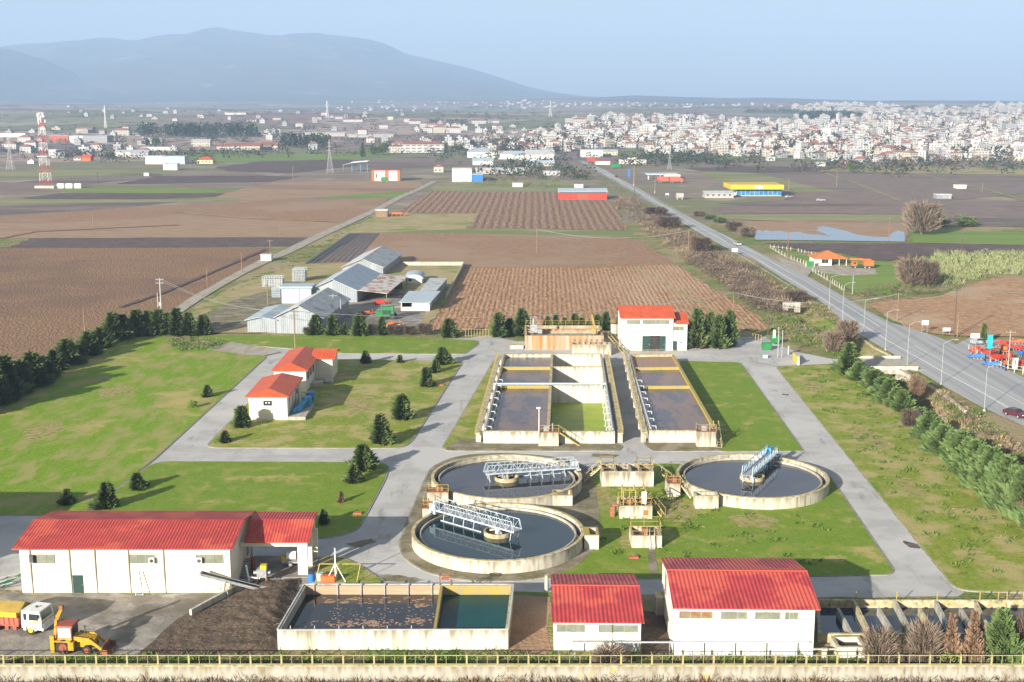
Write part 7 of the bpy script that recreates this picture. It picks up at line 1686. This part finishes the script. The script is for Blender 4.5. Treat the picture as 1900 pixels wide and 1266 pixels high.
MB().beam((6.5, 1.1, 2.9), (-.5, 1.1, 3.2), .5, .5).build('crane_boom', M['orange'], t, local=True); MB().box(.5, 1.4, -.02, -.002, 1.6, 2.2).build('side_window', M['glass_dark'], t, local=True)
for x in (1.1, 4.4, 5.8): 
    for y in (.1, 2.1): wheel(t, x, y, .5, .35)
# debris along the red shed
# ================================================================ buildings of the middle distance
def winmat(name, c1, c2=(.10, .11, .13), px=3.2, pz=3.0, fx=.42, fz=.42):
    m, nt, N, L, b = new_mat(name); b.inputs['Roughness'].default_value = .85; b.inputs['Specular IOR Level'].default_value = .2
    tc = N.new('ShaderNodeTexCoord'); sp_ = N.new('ShaderNodeSeparateXYZ'); L.new(tc.outputs['Object'], sp_.inputs[0])
    def math_(op, a, b_):
        q = N.new('ShaderNodeMath'); q.operation = op
        for i, v in enumerate((a, b_)):
            if isinstance(v, float): q.inputs[i].default_value = v
            else: L.new(v, q.inputs[i])
        return q.outputs[0]
    hx_ = math_('FRACT', math_('DIVIDE', math_('ADD', math_('ADD', sp_.outputs[0], sp_.outputs[1]), 400.0), px), 0.0)
    vz = math_('FRACT', math_('DIVIDE', math_('ADD', sp_.outputs[2], 300.0), pz), 0.0)
    f = math_('MULTIPLY', math_('LESS_THAN', math_('ABSOLUTE', math_('SUBTRACT', hx_, .5), 0.0), fx / 2), math_('LESS_THAN', math_('ABSOLUTE', math_('SUBTRACT', vz, .55), 0.0), fz / 2))
    mx = N.new('ShaderNodeMix'); mx.data_type = 'RGBA'; L.new(f, mx.inputs[0]); mx.inputs[6].default_value = (*c1, 1); mx.inputs[7].default_value = (*c2, 1); L.new(mx.outputs[2], b.inputs['Base Color'])
    return m
WM = {'white': winmat('white_house_wall', (.47, .46, .45)), 'cream': winmat('cream_house_wall', (.44, .40, .33)), 'peach': winmat('peach_house_wall', (.43, .30, .24)), 'grey': winmat('grey_house_wall', (.32, .32, .33)), 'pink': winmat('pinkish_house_wall', (.44, .36, .33)), 'balcony': winmat('balcony_house_wall', (.46, .45, .425), (.11, .12, .14), 6.5, 3.0, .7, .38), 'yellow': winmat('pale_yellow_house_wall', (.58, .51, .31))}
RM = {'terra': mat('terracotta_roof', (.31, .15, .115), (.25, .125, .10), sc=.1), 'flat': mat('flat_concrete_roof', (.44, .42, .41), (.30, .29, .285), sc=.1), 'red': M['tile'], 'orange': M['tile_o'], 'metal': M['galv_blue'], 'old': M['galv_old'], 'whitef': M['white'], 'dkred': mat('faded_red_roof', (.26, .105, .085), (.21, .09, .08), sc=.1), 'blue': M['galv_blue']}
def far(label, u0, u1, vb, vt, D_, wall, roof, rtype='gable', rise=2.2, name='building', cat='building', front=None, group=None):
    a = GT((u0 + u1) / 2, vb); k = a.y; x0, x1 = P(u0, vb, k).x, P(u1, vb, k).x; h = P(u0, vt, k).z - a.z; w = x1 - x0
    t = thing(name, label, cat, (x0, k, a.z), 0, group)
    pl_ = wall == 'white' and any(k in label for k in ('hall', 'plain', 'greenhouse', 'shed', 'supermarket', 'tent', 'kiosk', 'box', 'annex', 'shop', 'showroom'))
    MB().box(0, w, 0, D_, -1.5, h).build('wall', M['white'] if pl_ else (WM.get(wall) or M[wall]), t, local=True)
    R_ = RM[roof]
    if rtype == 'flat': MB().box(-.2, w + .2, -.2, D_ + .2, h, h + .5).build('roof', R_, t, local=True)
    elif rtype == 'gable': roof_x(-.5, w + .5, -.6, h - .1, D_ / 2, h + rise, D_ + .6, h - .1, .3).build('roof', R_, t, local=True)
    else:
        i = min(w, D_) * .45
        mb = MB(); mb.add([(-.6, -.6, h), (w + .6, -.6, h), (w + .6, D_ + .6, h), (-.6, D_ + .6, h)] + ([(i, D_ / 2, h + rise), (w - i, D_ / 2, h + rise)] if w >= D_ else [(w / 2, i, h + rise), (w / 2, D_ - i, h + rise)]),
                         [(0, 1, 5, 4), (1, 2, 5), (2, 3, 4, 5), (3, 0, 4), (3, 2, 1, 0)] if w >= D_ else [(0, 1, 4), (1, 2, 5, 4), (2, 3, 5), (3, 0, 4, 5), (3, 2, 1, 0)]); mb.build('roof', R_, t, local=True)
    if front: front(t, w, h, D_)
    return t
def f_win(n, z0=.3, z1=.75, m='glass_dark', pad=.06):
    def f(t, w, h, D_):
        for k in range(n): a = w * (pad + (1 - 2 * pad) * (k + .15) / n); c = w * (pad + (1 - 2 * pad) * (k + .85) / n); MB().box(a, c, -.25, -.02, h * z0, h * z1).build('window', M[m], t, local=True)
    return f
def red_shed(t, w, h, D_):
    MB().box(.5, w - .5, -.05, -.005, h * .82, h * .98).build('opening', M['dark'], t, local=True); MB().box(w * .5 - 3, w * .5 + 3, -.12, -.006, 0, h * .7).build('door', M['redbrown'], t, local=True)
far('long low red shed with blue-grey roof at the end of the furrowed field', 1037, 1126, 370.5, 356.5, 14, 'red', 'metal', 'gable', 1.4, 'red_shed', 'shed', red_shed)
def show(t, w, h, D_):
    MB().box(-4, w + .5, -3.5, D_, h, h + 2.7).build('sign_band', M['yellow_sign'], t, local=True)
    for k in range(10): MB().box(w * (k + .06) / 10, w * (k + .94) / 10, -.3, -.02, .4, h - .4).build('shop_window', M['glass_blue'], t, local=True)
    MB().box(w * .38, w * .56, -3.62, -3.51, h + .6, h + 2.1).build('sign_panel', M['whiteboard'], t, local=True)
far('showroom with blue glass front under a broad yellow band, right of the highway', 1366, 1450, 364, 351, 22, 'white', 'flat', 'flat', front=show, name='showroom', cat='showroom')
far('low reddish shed row left of the yellow showroom', 1308, 1361, 368, 360, 10, 'pink', 'old', 'gable', 1.2, 'farm_shed', 'shed')
a = GT(1180, 340)
def forecourt(t, w, h, D_):
    for k in range(4): MB().box(w * (k + .1) / 4, w * (k + .9) / 4, -.25, -.02, h * .25, h * .8).build('shop_window', M['glass_blue'], t, local=True)
far('petrol station shop with wide white roof and glass front', 1232, 1262, 334, 326, 26, 'white', 'whitef', 'flat', front=forecourt, name='petrol_station', cat='building')
p = GT(1200, 334); q = P(1231, 334, p.y); h = P(1200, 322.5, p.y).z; t = thing('station_canopy', 'flat pale blue-edged canopy over the petrol pumps', 'canopy', p)
MB().box(0, q.x - p.x, 0, 14, h - .9, h).build('roof', M['galv_blue'], t, local=True)
for x in (1.5, (q.x - p.x) - 1.5): MB().box(x - .3, x + .3, 3, 3.6, 0, h - .901).build('column', M['whiteboard'], t, local=True)
def trailer(label, u, v, L_, m):
    p = G(u, v); t = thing('lorry_trailer', label, 'lorry', p); MB().box(0, L_, 0, 2.6, 1.2, 4.4).build('box_body', M[m], t, local=True); MB().box(L_ + .1, L_ + 2.2, .1, 2.5, .6, 3.3).build('cab', M[m], t, local=True)
    for x in (1.2, 2.6, L_ + 1): 
        for y in (.2, 2.4): wheel(t, x, y, .55, .35)
trailer('dark red lorry parked left in front of the petrol station', 1219, 340, 8.5, 'redbox'); trailer('dark red lorry parked right in front of the petrol station', 1241, 340, 7.5, 'redbox')
p = GT(1261, 371); t = thing('storage_tank', 'round pale tank on the verge across from the red shed', 'tank', p)
MB().tube((-2, 0, 2.0), (2, 0, 2.0), 1.7, n=18).build('body', M['rubble'], t, local=True); MB().box(-1.5, -1.1, -1, 1, 0, .8).box(1.1, 1.5, -1, 1, 0, .8).build('saddle', M['conc'], t, local=True)
def orange_posts(t, w, h, D_):
    for x0_, x1_ in ((0, w * .09), (w * .47, w * .6), (w * .91, w)): MB().box(x0_, x1_, -.15, -.02, 0, h).build('pilaster', M['orange'], t, local=True)
    MB().box(w * .14, w * .18, -.1, -.02, h * .3, h * .7).build('window', M['glass_dark'], t, local=True)
far('white hall with orange-red pilasters in the middle distance', 690, 742, 336, 317, 12, 'white', 'red', 'flat', front=orange_posts, name='farm_hall', cat='hall')
p = GT(715, 338); t = thing('green_combine', 'green combine harvester in front of the white and orange hall', 'harvester', p); MB().hexa([(-2.6, -6, 1.0), (2.6, -6, 1.0), (2.6, -3, 1.0), (-2.6, -3, 1.0)], [(-2.2, -5.8, 3.4), (2.0, -5.8, 3.8), (2.0, -3.2, 3.8), (-2.2, -3.2, 3.4)]).build('body', M['green_mach'], t, local=True)
for x in (-1.8, 1.8): wheel(t, x, -6, .8, .5, 'yellow_sign')
def barrel(t, w, h, D_): MB().box(w * .2, w * .8, -.1, -.01, 0, h * .6).build('door', M['galv_blue'], t, local=True)
far('plain white box building beside the end of the farm track', 839, 875, 338, 314, 16, 'white', 'flat', 'flat', front=barrel, name='warehouse', cat='warehouse')
far('blue and grey lean-to yard right of the plain white box', 876, 896, 338, 324, 10, 'blue_mach', 'metal', 'flat', name='shed', cat='shed')
far('small tan brick shed beside the farm track', 697, 719, 404, 391, 5, 'wood', 'old', 'flat', name='brick_shed', cat='shed'); implement('old grey and orange machine beside the tan brick shed', 738, 402, 'orange', L_=9, W_=2.4, h=1.8)
far('small cream house before the bare poplars', 805, 823, 320, 310, 8, 'cream', 'terra', 'hip', 2, 'house', 'house')
p = GT(635, 320); q = P(682, 320, p.y); h = P(650, 300, p.y).z - p.z; t = thing('open_canopy', 'open farm shelter with tilted white roof on blue posts', 'canopy', p); w = q.x - p.x
MB().hexa([(w * .35, 0, h - 1), (w, 0, h), (w, 16, h), (w * .35, 16, h - 1)], [(w * .35, 0, h - .7), (w, 0, h + .3), (w, 16, h + .3), (w * .35, 16, h - .7)]).build('roof', M['whiteboard'], t, local=True)
MB().hexa([(0, 3, h - 3), (w * .33, 3, h - 1.6), (w * .33, 16, h - 1.6), (0, 16, h - 3)], [(0, 3, h - 2.7), (w * .33, 3, h - 1.3), (w * .33, 16, h - 1.3), (0, 16, h - 2.7)]).build('rear_roof', M['galv_blue'], t, local=True)
for x in (.02, .36, .7, .97): MB().box(w * x - .2, w * x + .2, 4, 4.4, 0, h - (3.1 if x < .3 else 1.05)).build('post', M['blue_metal'], t, local=True)
B_ = [ # u0,u1,vbase,vtop,depth,wall,roof,type,rise,label
 (883, 980, 323, 316, 8, 'cream', 'old', 'gable', 1.5, 'long low cream shed row right of the plain white box'), (877, 915, 307, 299, 12, 'white', 'metal', 'gable', 2, 'white shed with blue-grey roof behind the long shed row'), (1008, 1039, 326, 319, 8, 'white', 'old', 'flat', 1, 'small white house before the bare scrub by the highway'), (951, 970, 348, 341, 5, 'white', 'old', 'flat', 1, 'white hut in the scrub left of the red shed'), (1066, 1082, 349, 342, 5, 'white', 'red', 'flat', 1, 'white kiosk with red top behind the red shed'),
 (975, 1028, 309, 303, 9, 'cream', 'metal', 'gable', 2, 'cream farm sheds below the industrial halls'), (950, 978, 297, 288, 20, 'white', 'metal', 'gable', 3, 'white industrial hall at the left of the highway end'), (975, 1028, 298, 287, 22, 'white', 'old', 'gable', 4, 'wide white hall with grey roof beside the highway end'), (1079, 1118, 292, 279, 25, 'white', 'flat', 'flat', 1, 'large plain white supermarket at the end of the highway'), (1118, 1146, 289, 282, 14, 'yellow', 'old', 'gable', 2, 'pale yellow vaulted hall right of the supermarket'),
 (1150, 1199, 305, 298, 10, 'white', 'whitef', 'flat', 1, 'long white roadside shop row right of the highway'), (1166, 1182, 304, 294, 9, 'white', 'whitef', 'flat', 1, 'taller white block in the roadside shop row'), (1105, 1132, 306, 299, 9, 'white', 'dkred', 'gable', 1.5, 'small shops behind the green hoarding'),
 (721, 746, 284, 272, 14, 'cream', 'dkred', 'hip', 2.5, 'left wing of the long cream school'), (746, 824, 284, 268, 15, 'balcony', 'dkred', 'hip', 3, 'long cream school building with rows of windows'), (867, 922, 293, 282, 26, 'white', 'metal', 'hip', 3.5, 'white sports hall with pale blue roof'), (925, 969, 296, 286, 16, 'white', 'old', 'gable', 2.5, 'white sheds right of the sports hall'), (402, 427, 279, 272, 12, 'cream', 'dkred', 'gable', 2.5, 'left part of the long red-roofed barracks'), (428, 484, 279, 271, 12, 'cream', 'dkred', 'gable', 3, 'middle part of the long red-roofed barracks'), (485, 515, 278, 270, 12, 'cream', 'dkred', 'gable', 3, 'right part of the long red-roofed barracks'),
 (156, 199, 265, 253, 26, 'blue_mach' if False else 'grey', 'metal', 'flat', 1, 'dark blue-grey industrial hall behind the telecom tower'), (129, 155, 265, 253, 20, 'white', 'whitef', 'flat', 1, 'white hall with red side behind the telecom tower'), (92, 127, 264, 252, 20, 'redbox', 'flat', 'flat', 1, 'dull red hall behind the telecom tower'), (141, 171, 247, 239, 18, 'cream', 'terra', 'gable', 2.5, 'wide cream building above the blue-grey hall'), (208, 240, 252, 242, 14, 'cream', 'terra', 'hip', 3, 'cream villa with red hipped roof left of the pine wood'), (0, 47, 255, 248, 16, 'white', 'flat', 'flat', 1, 'long white hall at the far left edge'), (33, 57, 264, 255, 12, 'white', 'terra', 'hip', 3, 'white house with red roof at far left'), (4, 30, 277, 267, 12, 'white', 'dkred', 'hip', 3, 'red-roofed white house near the left edge pylon'), (60, 79, 284, 277, 10, 'white', 'old', 'gable', 1.5, 'low white shed left of the tower'),
 (91, 105, 293, 279, 12, 'white', 'whitef', 'flat', 1, 'white block just right of the tower'), (106, 121, 293, 284, 12, 'grey', 'flat', 'flat', 1, 'grey block right of the white one by the tower'), (137, 150, 298, 293, 8, 'white', 'terra', 'gable', 1.5, 'tiny white house left of the orange-roofed one'), (152, 168, 299, 293, 9, 'orange', 'orange', 'gable', 2.5, 'tiny orange-roofed house in the left fields'), (213, 243, 292, 283, 14, 'white', 'old', 'gable', 2, 'white farm sheds left of the white and blue hall'), (244, 275, 292, 283, 14, 'grey', 'metal', 'gable', 2, 'grey farm sheds left of the white and blue hall'),
 (270, 302, 305, 291, 14, 'white', 'whitef', 'flat', 1, 'white half of the white and blue hall on the left'), (302, 343, 305, 291, 14, 'galv_blue', 'metal', 'flat', 1, 'blue-striped half of the white and blue hall'), (303, 329, 316, 305, 8, 'white', 'old', 'flat', 1, 'white annex in front of the white and blue hall'), (366, 395, 304, 297, 10, 'yellow', 'orange', 'hip', 2.5, 'yellow house with orange roof beside the green field'), (260, 314, 279, 274, 8, 'white', 'whitef', 'flat', 1, 'row of low white greenhouses below the pine wood'), (355, 390, 272, 262, 12, 'cream', 'old', 'gable', 2, 'cream sheds right of the pine trees'), (267, 276, 327, 322, 5, 'white', 'flat', 'flat', 1, 'tiny white box alone in the left fields'), (51, 63, 304, 300, 9, 'white', 'whitef', 'hip', 2, 'small white tent shape in the left fields'),
 (785, 802, 247, 238, 12, 'white', 'terra', 'hip', 2.5, 'left apartment house of the group above the school'), (803, 826, 247, 236, 12, 'cream', 'terra', 'hip', 2.5, 'middle apartment house of the group above the school'), (828, 855, 247, 238, 12, 'white', 'terra', 'hip', 2.5, 'right apartment house of the group above the school'), (875, 902, 230, 224, 14, 'white', 'terra', 'hip', 2.5, 'white hillside houses left of the far mast'), (906, 926, 229, 225, 12, 'white', 'flat', 'flat', 1, 'low white hillside block near the far mast'), (719, 729, 223, 219, 10, 'yellow', 'whitef', 'gable', 2, 'lone pale house on the hazy slope'), (637, 673, 227, 222, 16, 'white', 'terra', 'gable', 2, 'white farm in dark trees on the hazy slope'), (621, 636, 221, 217, 14, 'white', 'terra', 'gable', 2, 'white farm right of the far pylon'), (704, 720, 239, 232, 12, 'white', 'terra', 'hip', 2, 'white house in trees above the school'), (759, 781, 230, 225, 14, 'white', 'terra', 'gable', 2, 'white houses on the hazy slope centre'), (418, 456, 213, 210, 16, 'white', 'whitef', 'flat', 1, 'long white hall high on the hazy left slope'), (564, 640, 253, 248, 10, 'cream', 'old', 'gable', 1.5, 'long row of low barracks above the right pine grove'), (645, 730, 255, 251, 10, 'cream', 'old', 'gable', 1.5, 'second long row of low barracks above the school'), (458, 476, 226, 222, 14, 'white', 'terra', 'hip', 2, 'white house at the right end above the pine wood'), (506, 522, 223, 219, 14, 'cream', 'terra', 'hip', 2, 'cream house on the hazy slope above the barracks'), (579, 597, 222, 218, 14, 'cream', 'terra', 'hip', 2, 'cream house left of the far pylon'), (1424, 1438, 299, 292, 10, 'white', 'flat', 'flat', 1, 'small white cube house in the field below the town'), (1632, 1655, 302, 292, 12, 'grey', 'flat', 'flat', 1, 'grey industrial block at the foot of the town'), (1560, 1576, 304, 300, 9, 'white', 'terra', 'gable', 1.5, 'small white farmhouse below the town edge'), (1516, 1531, 309, 305, 8, 'white', 'old', 'gable', 1.5, 'low white farm shed in the pale fields'), (1775, 1793, 351, 345, 6, 'white', 'whitef', 'flat', 1, 'small white caravan shed in the grey field'), (1738, 1765, 370, 362, 6, 'galv', 'old', 'flat', 1, 'row of grey sheds right of the big leafless tree'), (487, 500, 254, 249, 10, 'white', 'terra', 'hip', 2, 'white house right of the pine wood')]
for u0, u1, vb, vt, D_, wl_, rf, ty, rise, lb in B_: far(lb, u0, u1, vb, vt, D_, wl_, rf, ty, rise, 'house' if 'house' in lb and 'green' not in lb else 'building', 'house' if 'house' in lb and 'green' not in lb else 'building')
# ================================================================ the town
TOP = [(930, 284), (965, 262), (1000, 252), (1040, 240), (1060, 226), (1095, 227), (1130, 216), (1180, 220), (1225, 215), (1300, 219), (1350, 224), (1400, 225), (1450, 224), (1500, 222), (1560, 222), (1620, 213), (1680, 209), (1750, 208), (1800, 207), (1850, 208), (2000, 207)]
BOT = [(930, 290), (1000, 284), (1080, 280), (1200, 287), (1340, 288), (1400, 292), (1500, 296), (1600, 301), (1700, 301), (1800, 298), (2000, 300)]
def interp(T, u):
    for (a, va), (b2, vb) in zip(T, T[1:]):
        if a <= u <= b2: return va + (vb - va) * (u - a) / (b2 - a)
    return T[-1][1]
rt = random.Random(21)
HP = []
for i in range(16):
    w, d_, n = rt.uniform(8, 16), rt.uniform(8, 12), (1, 2, 2, 3, 1, 2, 3, 2, 4, 1, 2, 3, 2, 1, 3, 5)[i]; h = n * 3.0 + .4
    wk = rt.choice(['white', 'white', 'white', 'white', 'balcony', 'balcony', 'cream', 'white', 'grey', 'cream']); rk = 'terra' if (n < 4 and rt.random() < .5) else 'flat'
    if i in (0,): wk, rk = 'white', 'flat'
    mb = MB().box(-w / 2, w / 2, -d_ / 2, d_ / 2, -3, h, 0)
    if n > 2:
        for k in range(1, n): mb.box(-w * .42, w * .42, -d_ / 2 - 1.2, -d_ / 2 - .01, 3 * k - .1, 3 * k + .85, 2)
    if rk == 'flat':
        mb.box(-w / 2 - .3, w / 2 + .3, -d_ / 2 - .3, d_ / 2 + .3, h, h + .35, 1).box(-w * .2, w * .15, -d_ * .2, d_ * .25, h + .351, h + 2.6, 0)
    else:
        i_ = d_ * .45; z = h; mb.add([(-w / 2 - .6, -d_ / 2 - .6, z), (w / 2 + .6, -d_ / 2 - .6, z), (w / 2 + .6, d_ / 2 + .6, z), (-w / 2 - .6, d_ / 2 + .6, z), (-w / 2 + i_, 0, z + 2.6), (w / 2 - i_, 0, z + 2.6)], [(0, 1, 5, 4), (1, 2, 5), (2, 3, 4, 5), (3, 0, 4), (3, 2, 1, 0)], 1)
    HP.append((mb, wk, rk, n, w))
HM = [mb.mesh('house', [WM[wk], RM[rk], WM['white'] if wk != 'white' else WM['cream']]) for mb, wk, rk, n, w in HP]
spots = []
tries = 0
while len(spots) < 1750 and tries < 14000:
    tries += 1
    u = rt.uniform(945, 1975); v0, v1 = interp(TOP, u), interp(BOT, u); v = v1 - (v1 - v0) * rt.random() ** 1.0
    if u < 1090 and rt.random() < .5: continue
    if 1066 < u < 1205 and v > 276: continue
    p = GT(u, v + rt.uniform(-.6, .6)); ok = True
    for q in spots:
        if abs(q[0].x - p.x) < 8.0 and abs(q[0].y - p.y) < 10.5: ok = False; break
    if ok: spots.append((p, u, v))
spots.sort(key=lambda s: s[0].y)
def zone(u, v):
    if v > 284: a = 'town front row'
    elif v > 268: a = 'lower town'
    else: a = 'middle town'
    if u < 1080: b2 = 'left of the supermarket'
    elif u < 1240: b2 = 'behind the supermarket'
    elif u < 1400: b2 = 'above the green field'
    elif u < 1560: b2 = 'above the yellow showroom'
    elif u < 1720: b2 = 'near the grey industrial block'
    else: b2 = 'by the right edge'
    return a, b2
mass = MB(); mkeys = {}; mm_ = []
def mslot(m):
    if m.name not in mkeys: mkeys[m.name] = len(mm_); mm_.append(m)
    return mkeys[m.name]
used = {}
for i, (p, u, v) in enumerate(spots):
    k = rt.randrange(len(HP)); mb, wk, rk, n, w = HP[k]; rz = rt.choice([0, 0, .2, -.25, .5, -.5, 1.57]) + rt.uniform(-.1, .1); s = rt.uniform(.68, 1.0)
    p = p.copy(); p.z = terr(p.x, p.y)
    if i < 215:
        o = inst('town_house', HM[k], None, p, rz, (s, s, s)); a, b2 = zone(u, v)
        nm = {'white': 'white', 'balcony': 'white balconied', 'cream': 'cream', 'peach': 'peach-coloured', 'grey': 'grey', 'pink': 'pinkish'}[wk]
        lb = f"{nm} {'low' if n < 3 else 'mid-height' if n < 4 else 'tall'} {'red-roofed' if rk == 'terra' else 'flat-roofed'} house, {a} {b2}"
        c_ = used.get(lb, 0); used[lb] = c_ + 1
        if c_: 
            j = c_; lb = f"{nm} {'low' if n < 3 else 'mid-height' if n < 4 else 'tall'} {'red-roofed' if rk == 'terra' else 'flat-roofed'} house, {ORD[min(j, 28)]} nearest of its kind {b2}"
        tag(o, lb, 'house', 'houses of the town')
    else:
        c, sn = math.cos(rz), math.sin(rz); sl_ = [mslot(WM[wk]), mslot(RM[rk]), mslot(WM['white'] if wk != 'white' else WM['cream'])]
        n0 = len(mass.v); mass.v += [((x * c - y * sn) * s + p.x, (x * sn + y * c) * s + p.y, z * s + p.z) for x, y, z in mb.v]
        mass.f += [tuple(q + n0 for q in f) for f in mb.f]; mass.m += [sl_[q] for q in mb.m]
for _ in range(420):      # upper suburb on the skyline
    u = rt.choice([rt.uniform(1470, 1600), rt.uniform(1500, 1660), rt.uniform(1600, 1980), rt.uniform(1740, 1990)]); p = GT(u, rt.uniform(200.5, 206) if u < 1610 else rt.uniform(203.5, 208.5)); k = rt.randrange(len(HP)); mb, wk, rk, n, w = HP[k]; s = rt.uniform(1.0, 1.5)
    sl_ = [mslot(WM[wk]), mslot(RM[rk]), mslot(WM['cream'])]; n0 = len(mass.v); mass.v += [(x * s + p.x, y * s + p.y, z * s + p.z) for x, y, z in mb.v]; mass.f += [tuple(q + n0 for q in f) for f in mb.f]; mass.m += [sl_[q] for q in mb.m]
for _ in range(420):      # scattered hamlets on the hazy slopes
    cu, cv, su, sv = rt.choice([(1000, 196, 60, 3), (560, 165, 60, 5), (640, 170, 40, 4), (380, 173, 25, 1), (760, 185, 60, 3), (880, 190, 70, 3), (1130, 194, 60, 2), (700, 205, 80, 6), (1300, 196, 90, 2), (150, 262, 120, 16), (600, 255, 120, 14), (900, 265, 60, 12), (860, 240, 50, 8), (330, 215, 150, 8)]); p = GT(cu + rt.gauss(0, su), max(150, cv + rt.gauss(0, sv))); k = rt.choice([i for i in range(16) if HP[i][3] < 3]); mb, wk, rk, n, w = HP[k]; s = rt.uniform(.7, 1.1)
    if p.y > 9000 or (p.y < 1300 and abs(p.x) < 200): continue
    sl_ = [mslot(WM[wk]), mslot(RM[rk]), mslot(WM['cream'])]; n0 = len(mass.v); mass.v += [(x * s + p.x, y * s + p.y, z * s + p.z) for x, y, z in mb.v]; mass.f += [tuple(q + n0 for q in f) for f in mb.f]; mass.m += [sl_[q] for q in mb.m]
me = mass.mesh('town_mass', mm_); o = bpy.data.objects.new('distant_town', me); COL.objects.link(o); tag(o, kind='stuff')
# tall blocks that stand out
for lb, u0, u1, vb, vt, D_, wl_, rf in [('tall white block alone on the town skyline, left of centre', 1221, 1231, 228, 212, 16, 'white', 'flat'), ('tall white tower on the skyline above the supermarket', 1117, 1125, 232, 216, 14, 'balcony', 'flat'), ('group of pale apartment blocks at the left end of the skyline', 1049, 1062, 236, 220, 16, 'cream', 'flat'), ('cream apartment block second at the left end of the skyline', 1064, 1088, 238, 221, 18, 'cream', 'terra'), ('big plain white block in the middle of the town', 1196, 1218, 252, 230, 18, 'white', 'flat'), ('white tower above the showroom in the town', 1527, 1541, 262, 238, 16, 'white', 'flat'), ('tall grey balconied block near the right edge of the town', 1866, 1886, 252, 230, 18, 'grey', 'flat'), ('dark blue-grey block in the lower right town', 1742, 1760, 264, 246, 14, 'grey', 'flat'), ('peach block with terracotta roof in the lower right town', 1659, 1682, 276, 261, 14, 'peach', 'terra'), ('long white block with red roof above the green field', 1509, 1542, 270, 264, 14, 'white', 'dkred')]:
    far(lb, u0, u1, vb, vt, D_, wl_, rf, 'flat' if rf == 'flat' else 'hip', 2.5, 'apartment_block', 'apartment block', group='tall blocks of the town')
# trees among the houses: one mass of crowns nobody could count
rs = random.Random(8); mb = MB()
for _ in range(620):
    u = rs.uniform(900, 1960); v0, v1 = interp(TOP, u), interp(BOT, u); v = rs.uniform(v0 + 3, v1 + 3); p = GT(u, v); h = rs.uniform(6, 13) if rs.random() < .8 else rs.uniform(12, 18); R = h * rs.uniform(.18, .42)
    for k in range(26):
        a = rs.uniform(0, 6.28); t_ = rs.random(); r = R * math.sin(math.pi * min(1, .2 + t_ * .8)) ** .6 * rs.random() ** .4; q = Vector((p.x + r * math.cos(a), p.y + r * math.sin(a), p.z + h * (.1 + .86 * t_))); s = h * .2
        spray(mb, q, (math.cos(a), math.sin(a), rs.uniform(-.2, 1)), s * .7, s, rs)
mb.m = [(i // 26 * 7919) % 5 // 3 for i in range(len(mb.f))]
tag(mb.build('town_trees', [M['pine'], M['twig_dark']]), kind='stuff')

# trees and scrub strewn over the far plain, read as one mass
rs = random.Random(18); mb = MB()
for _ in range(1500):
    cu, cv, su, sv = rs.choice([(200, 268, 220, 14), (650, 258, 240, 16), (900, 275, 90, 12), (420, 215, 350, 12), (900, 205, 300, 8), (1250, 197, 250, 5), (300, 288, 180, 6), (980, 318, 60, 14), (1700, 312, 160, 6), (1250, 300, 60, 6)])
    p = GT(cu + rs.gauss(0, su), max(194, cv + rs.gauss(0, sv)))
    if p.y < 880 or p.y > 8000: continue
    n_ = rs.choice([1, 1, 2, 4])
    for q_ in range(n_):
        h = rs.uniform(2.5, 8); R = h * rs.uniform(.35, .6); ox = q_ * R * 1.3
        for k in range(14):
            a = rs.uniform(0, 6.28); t_ = rs.random(); r = R * math.sin(math.pi * min(1, .2 + t_ * .8)) ** .6 * rs.random() ** .4; q = Vector((p.x + ox + r * math.cos(a), p.y + r * math.sin(a), p.z + h * (.05 + .86 * t_))); s_ = h * .3
            spray(mb, q, (math.cos(a), math.sin(a), rs.uniform(-.2, 1)), s_ * .8, s_, rs, 1 if _ % 3 == 0 else 0)
tag(mb.build('distant_trees', [M['pine'], M['twig_dark']]), kind='stuff')
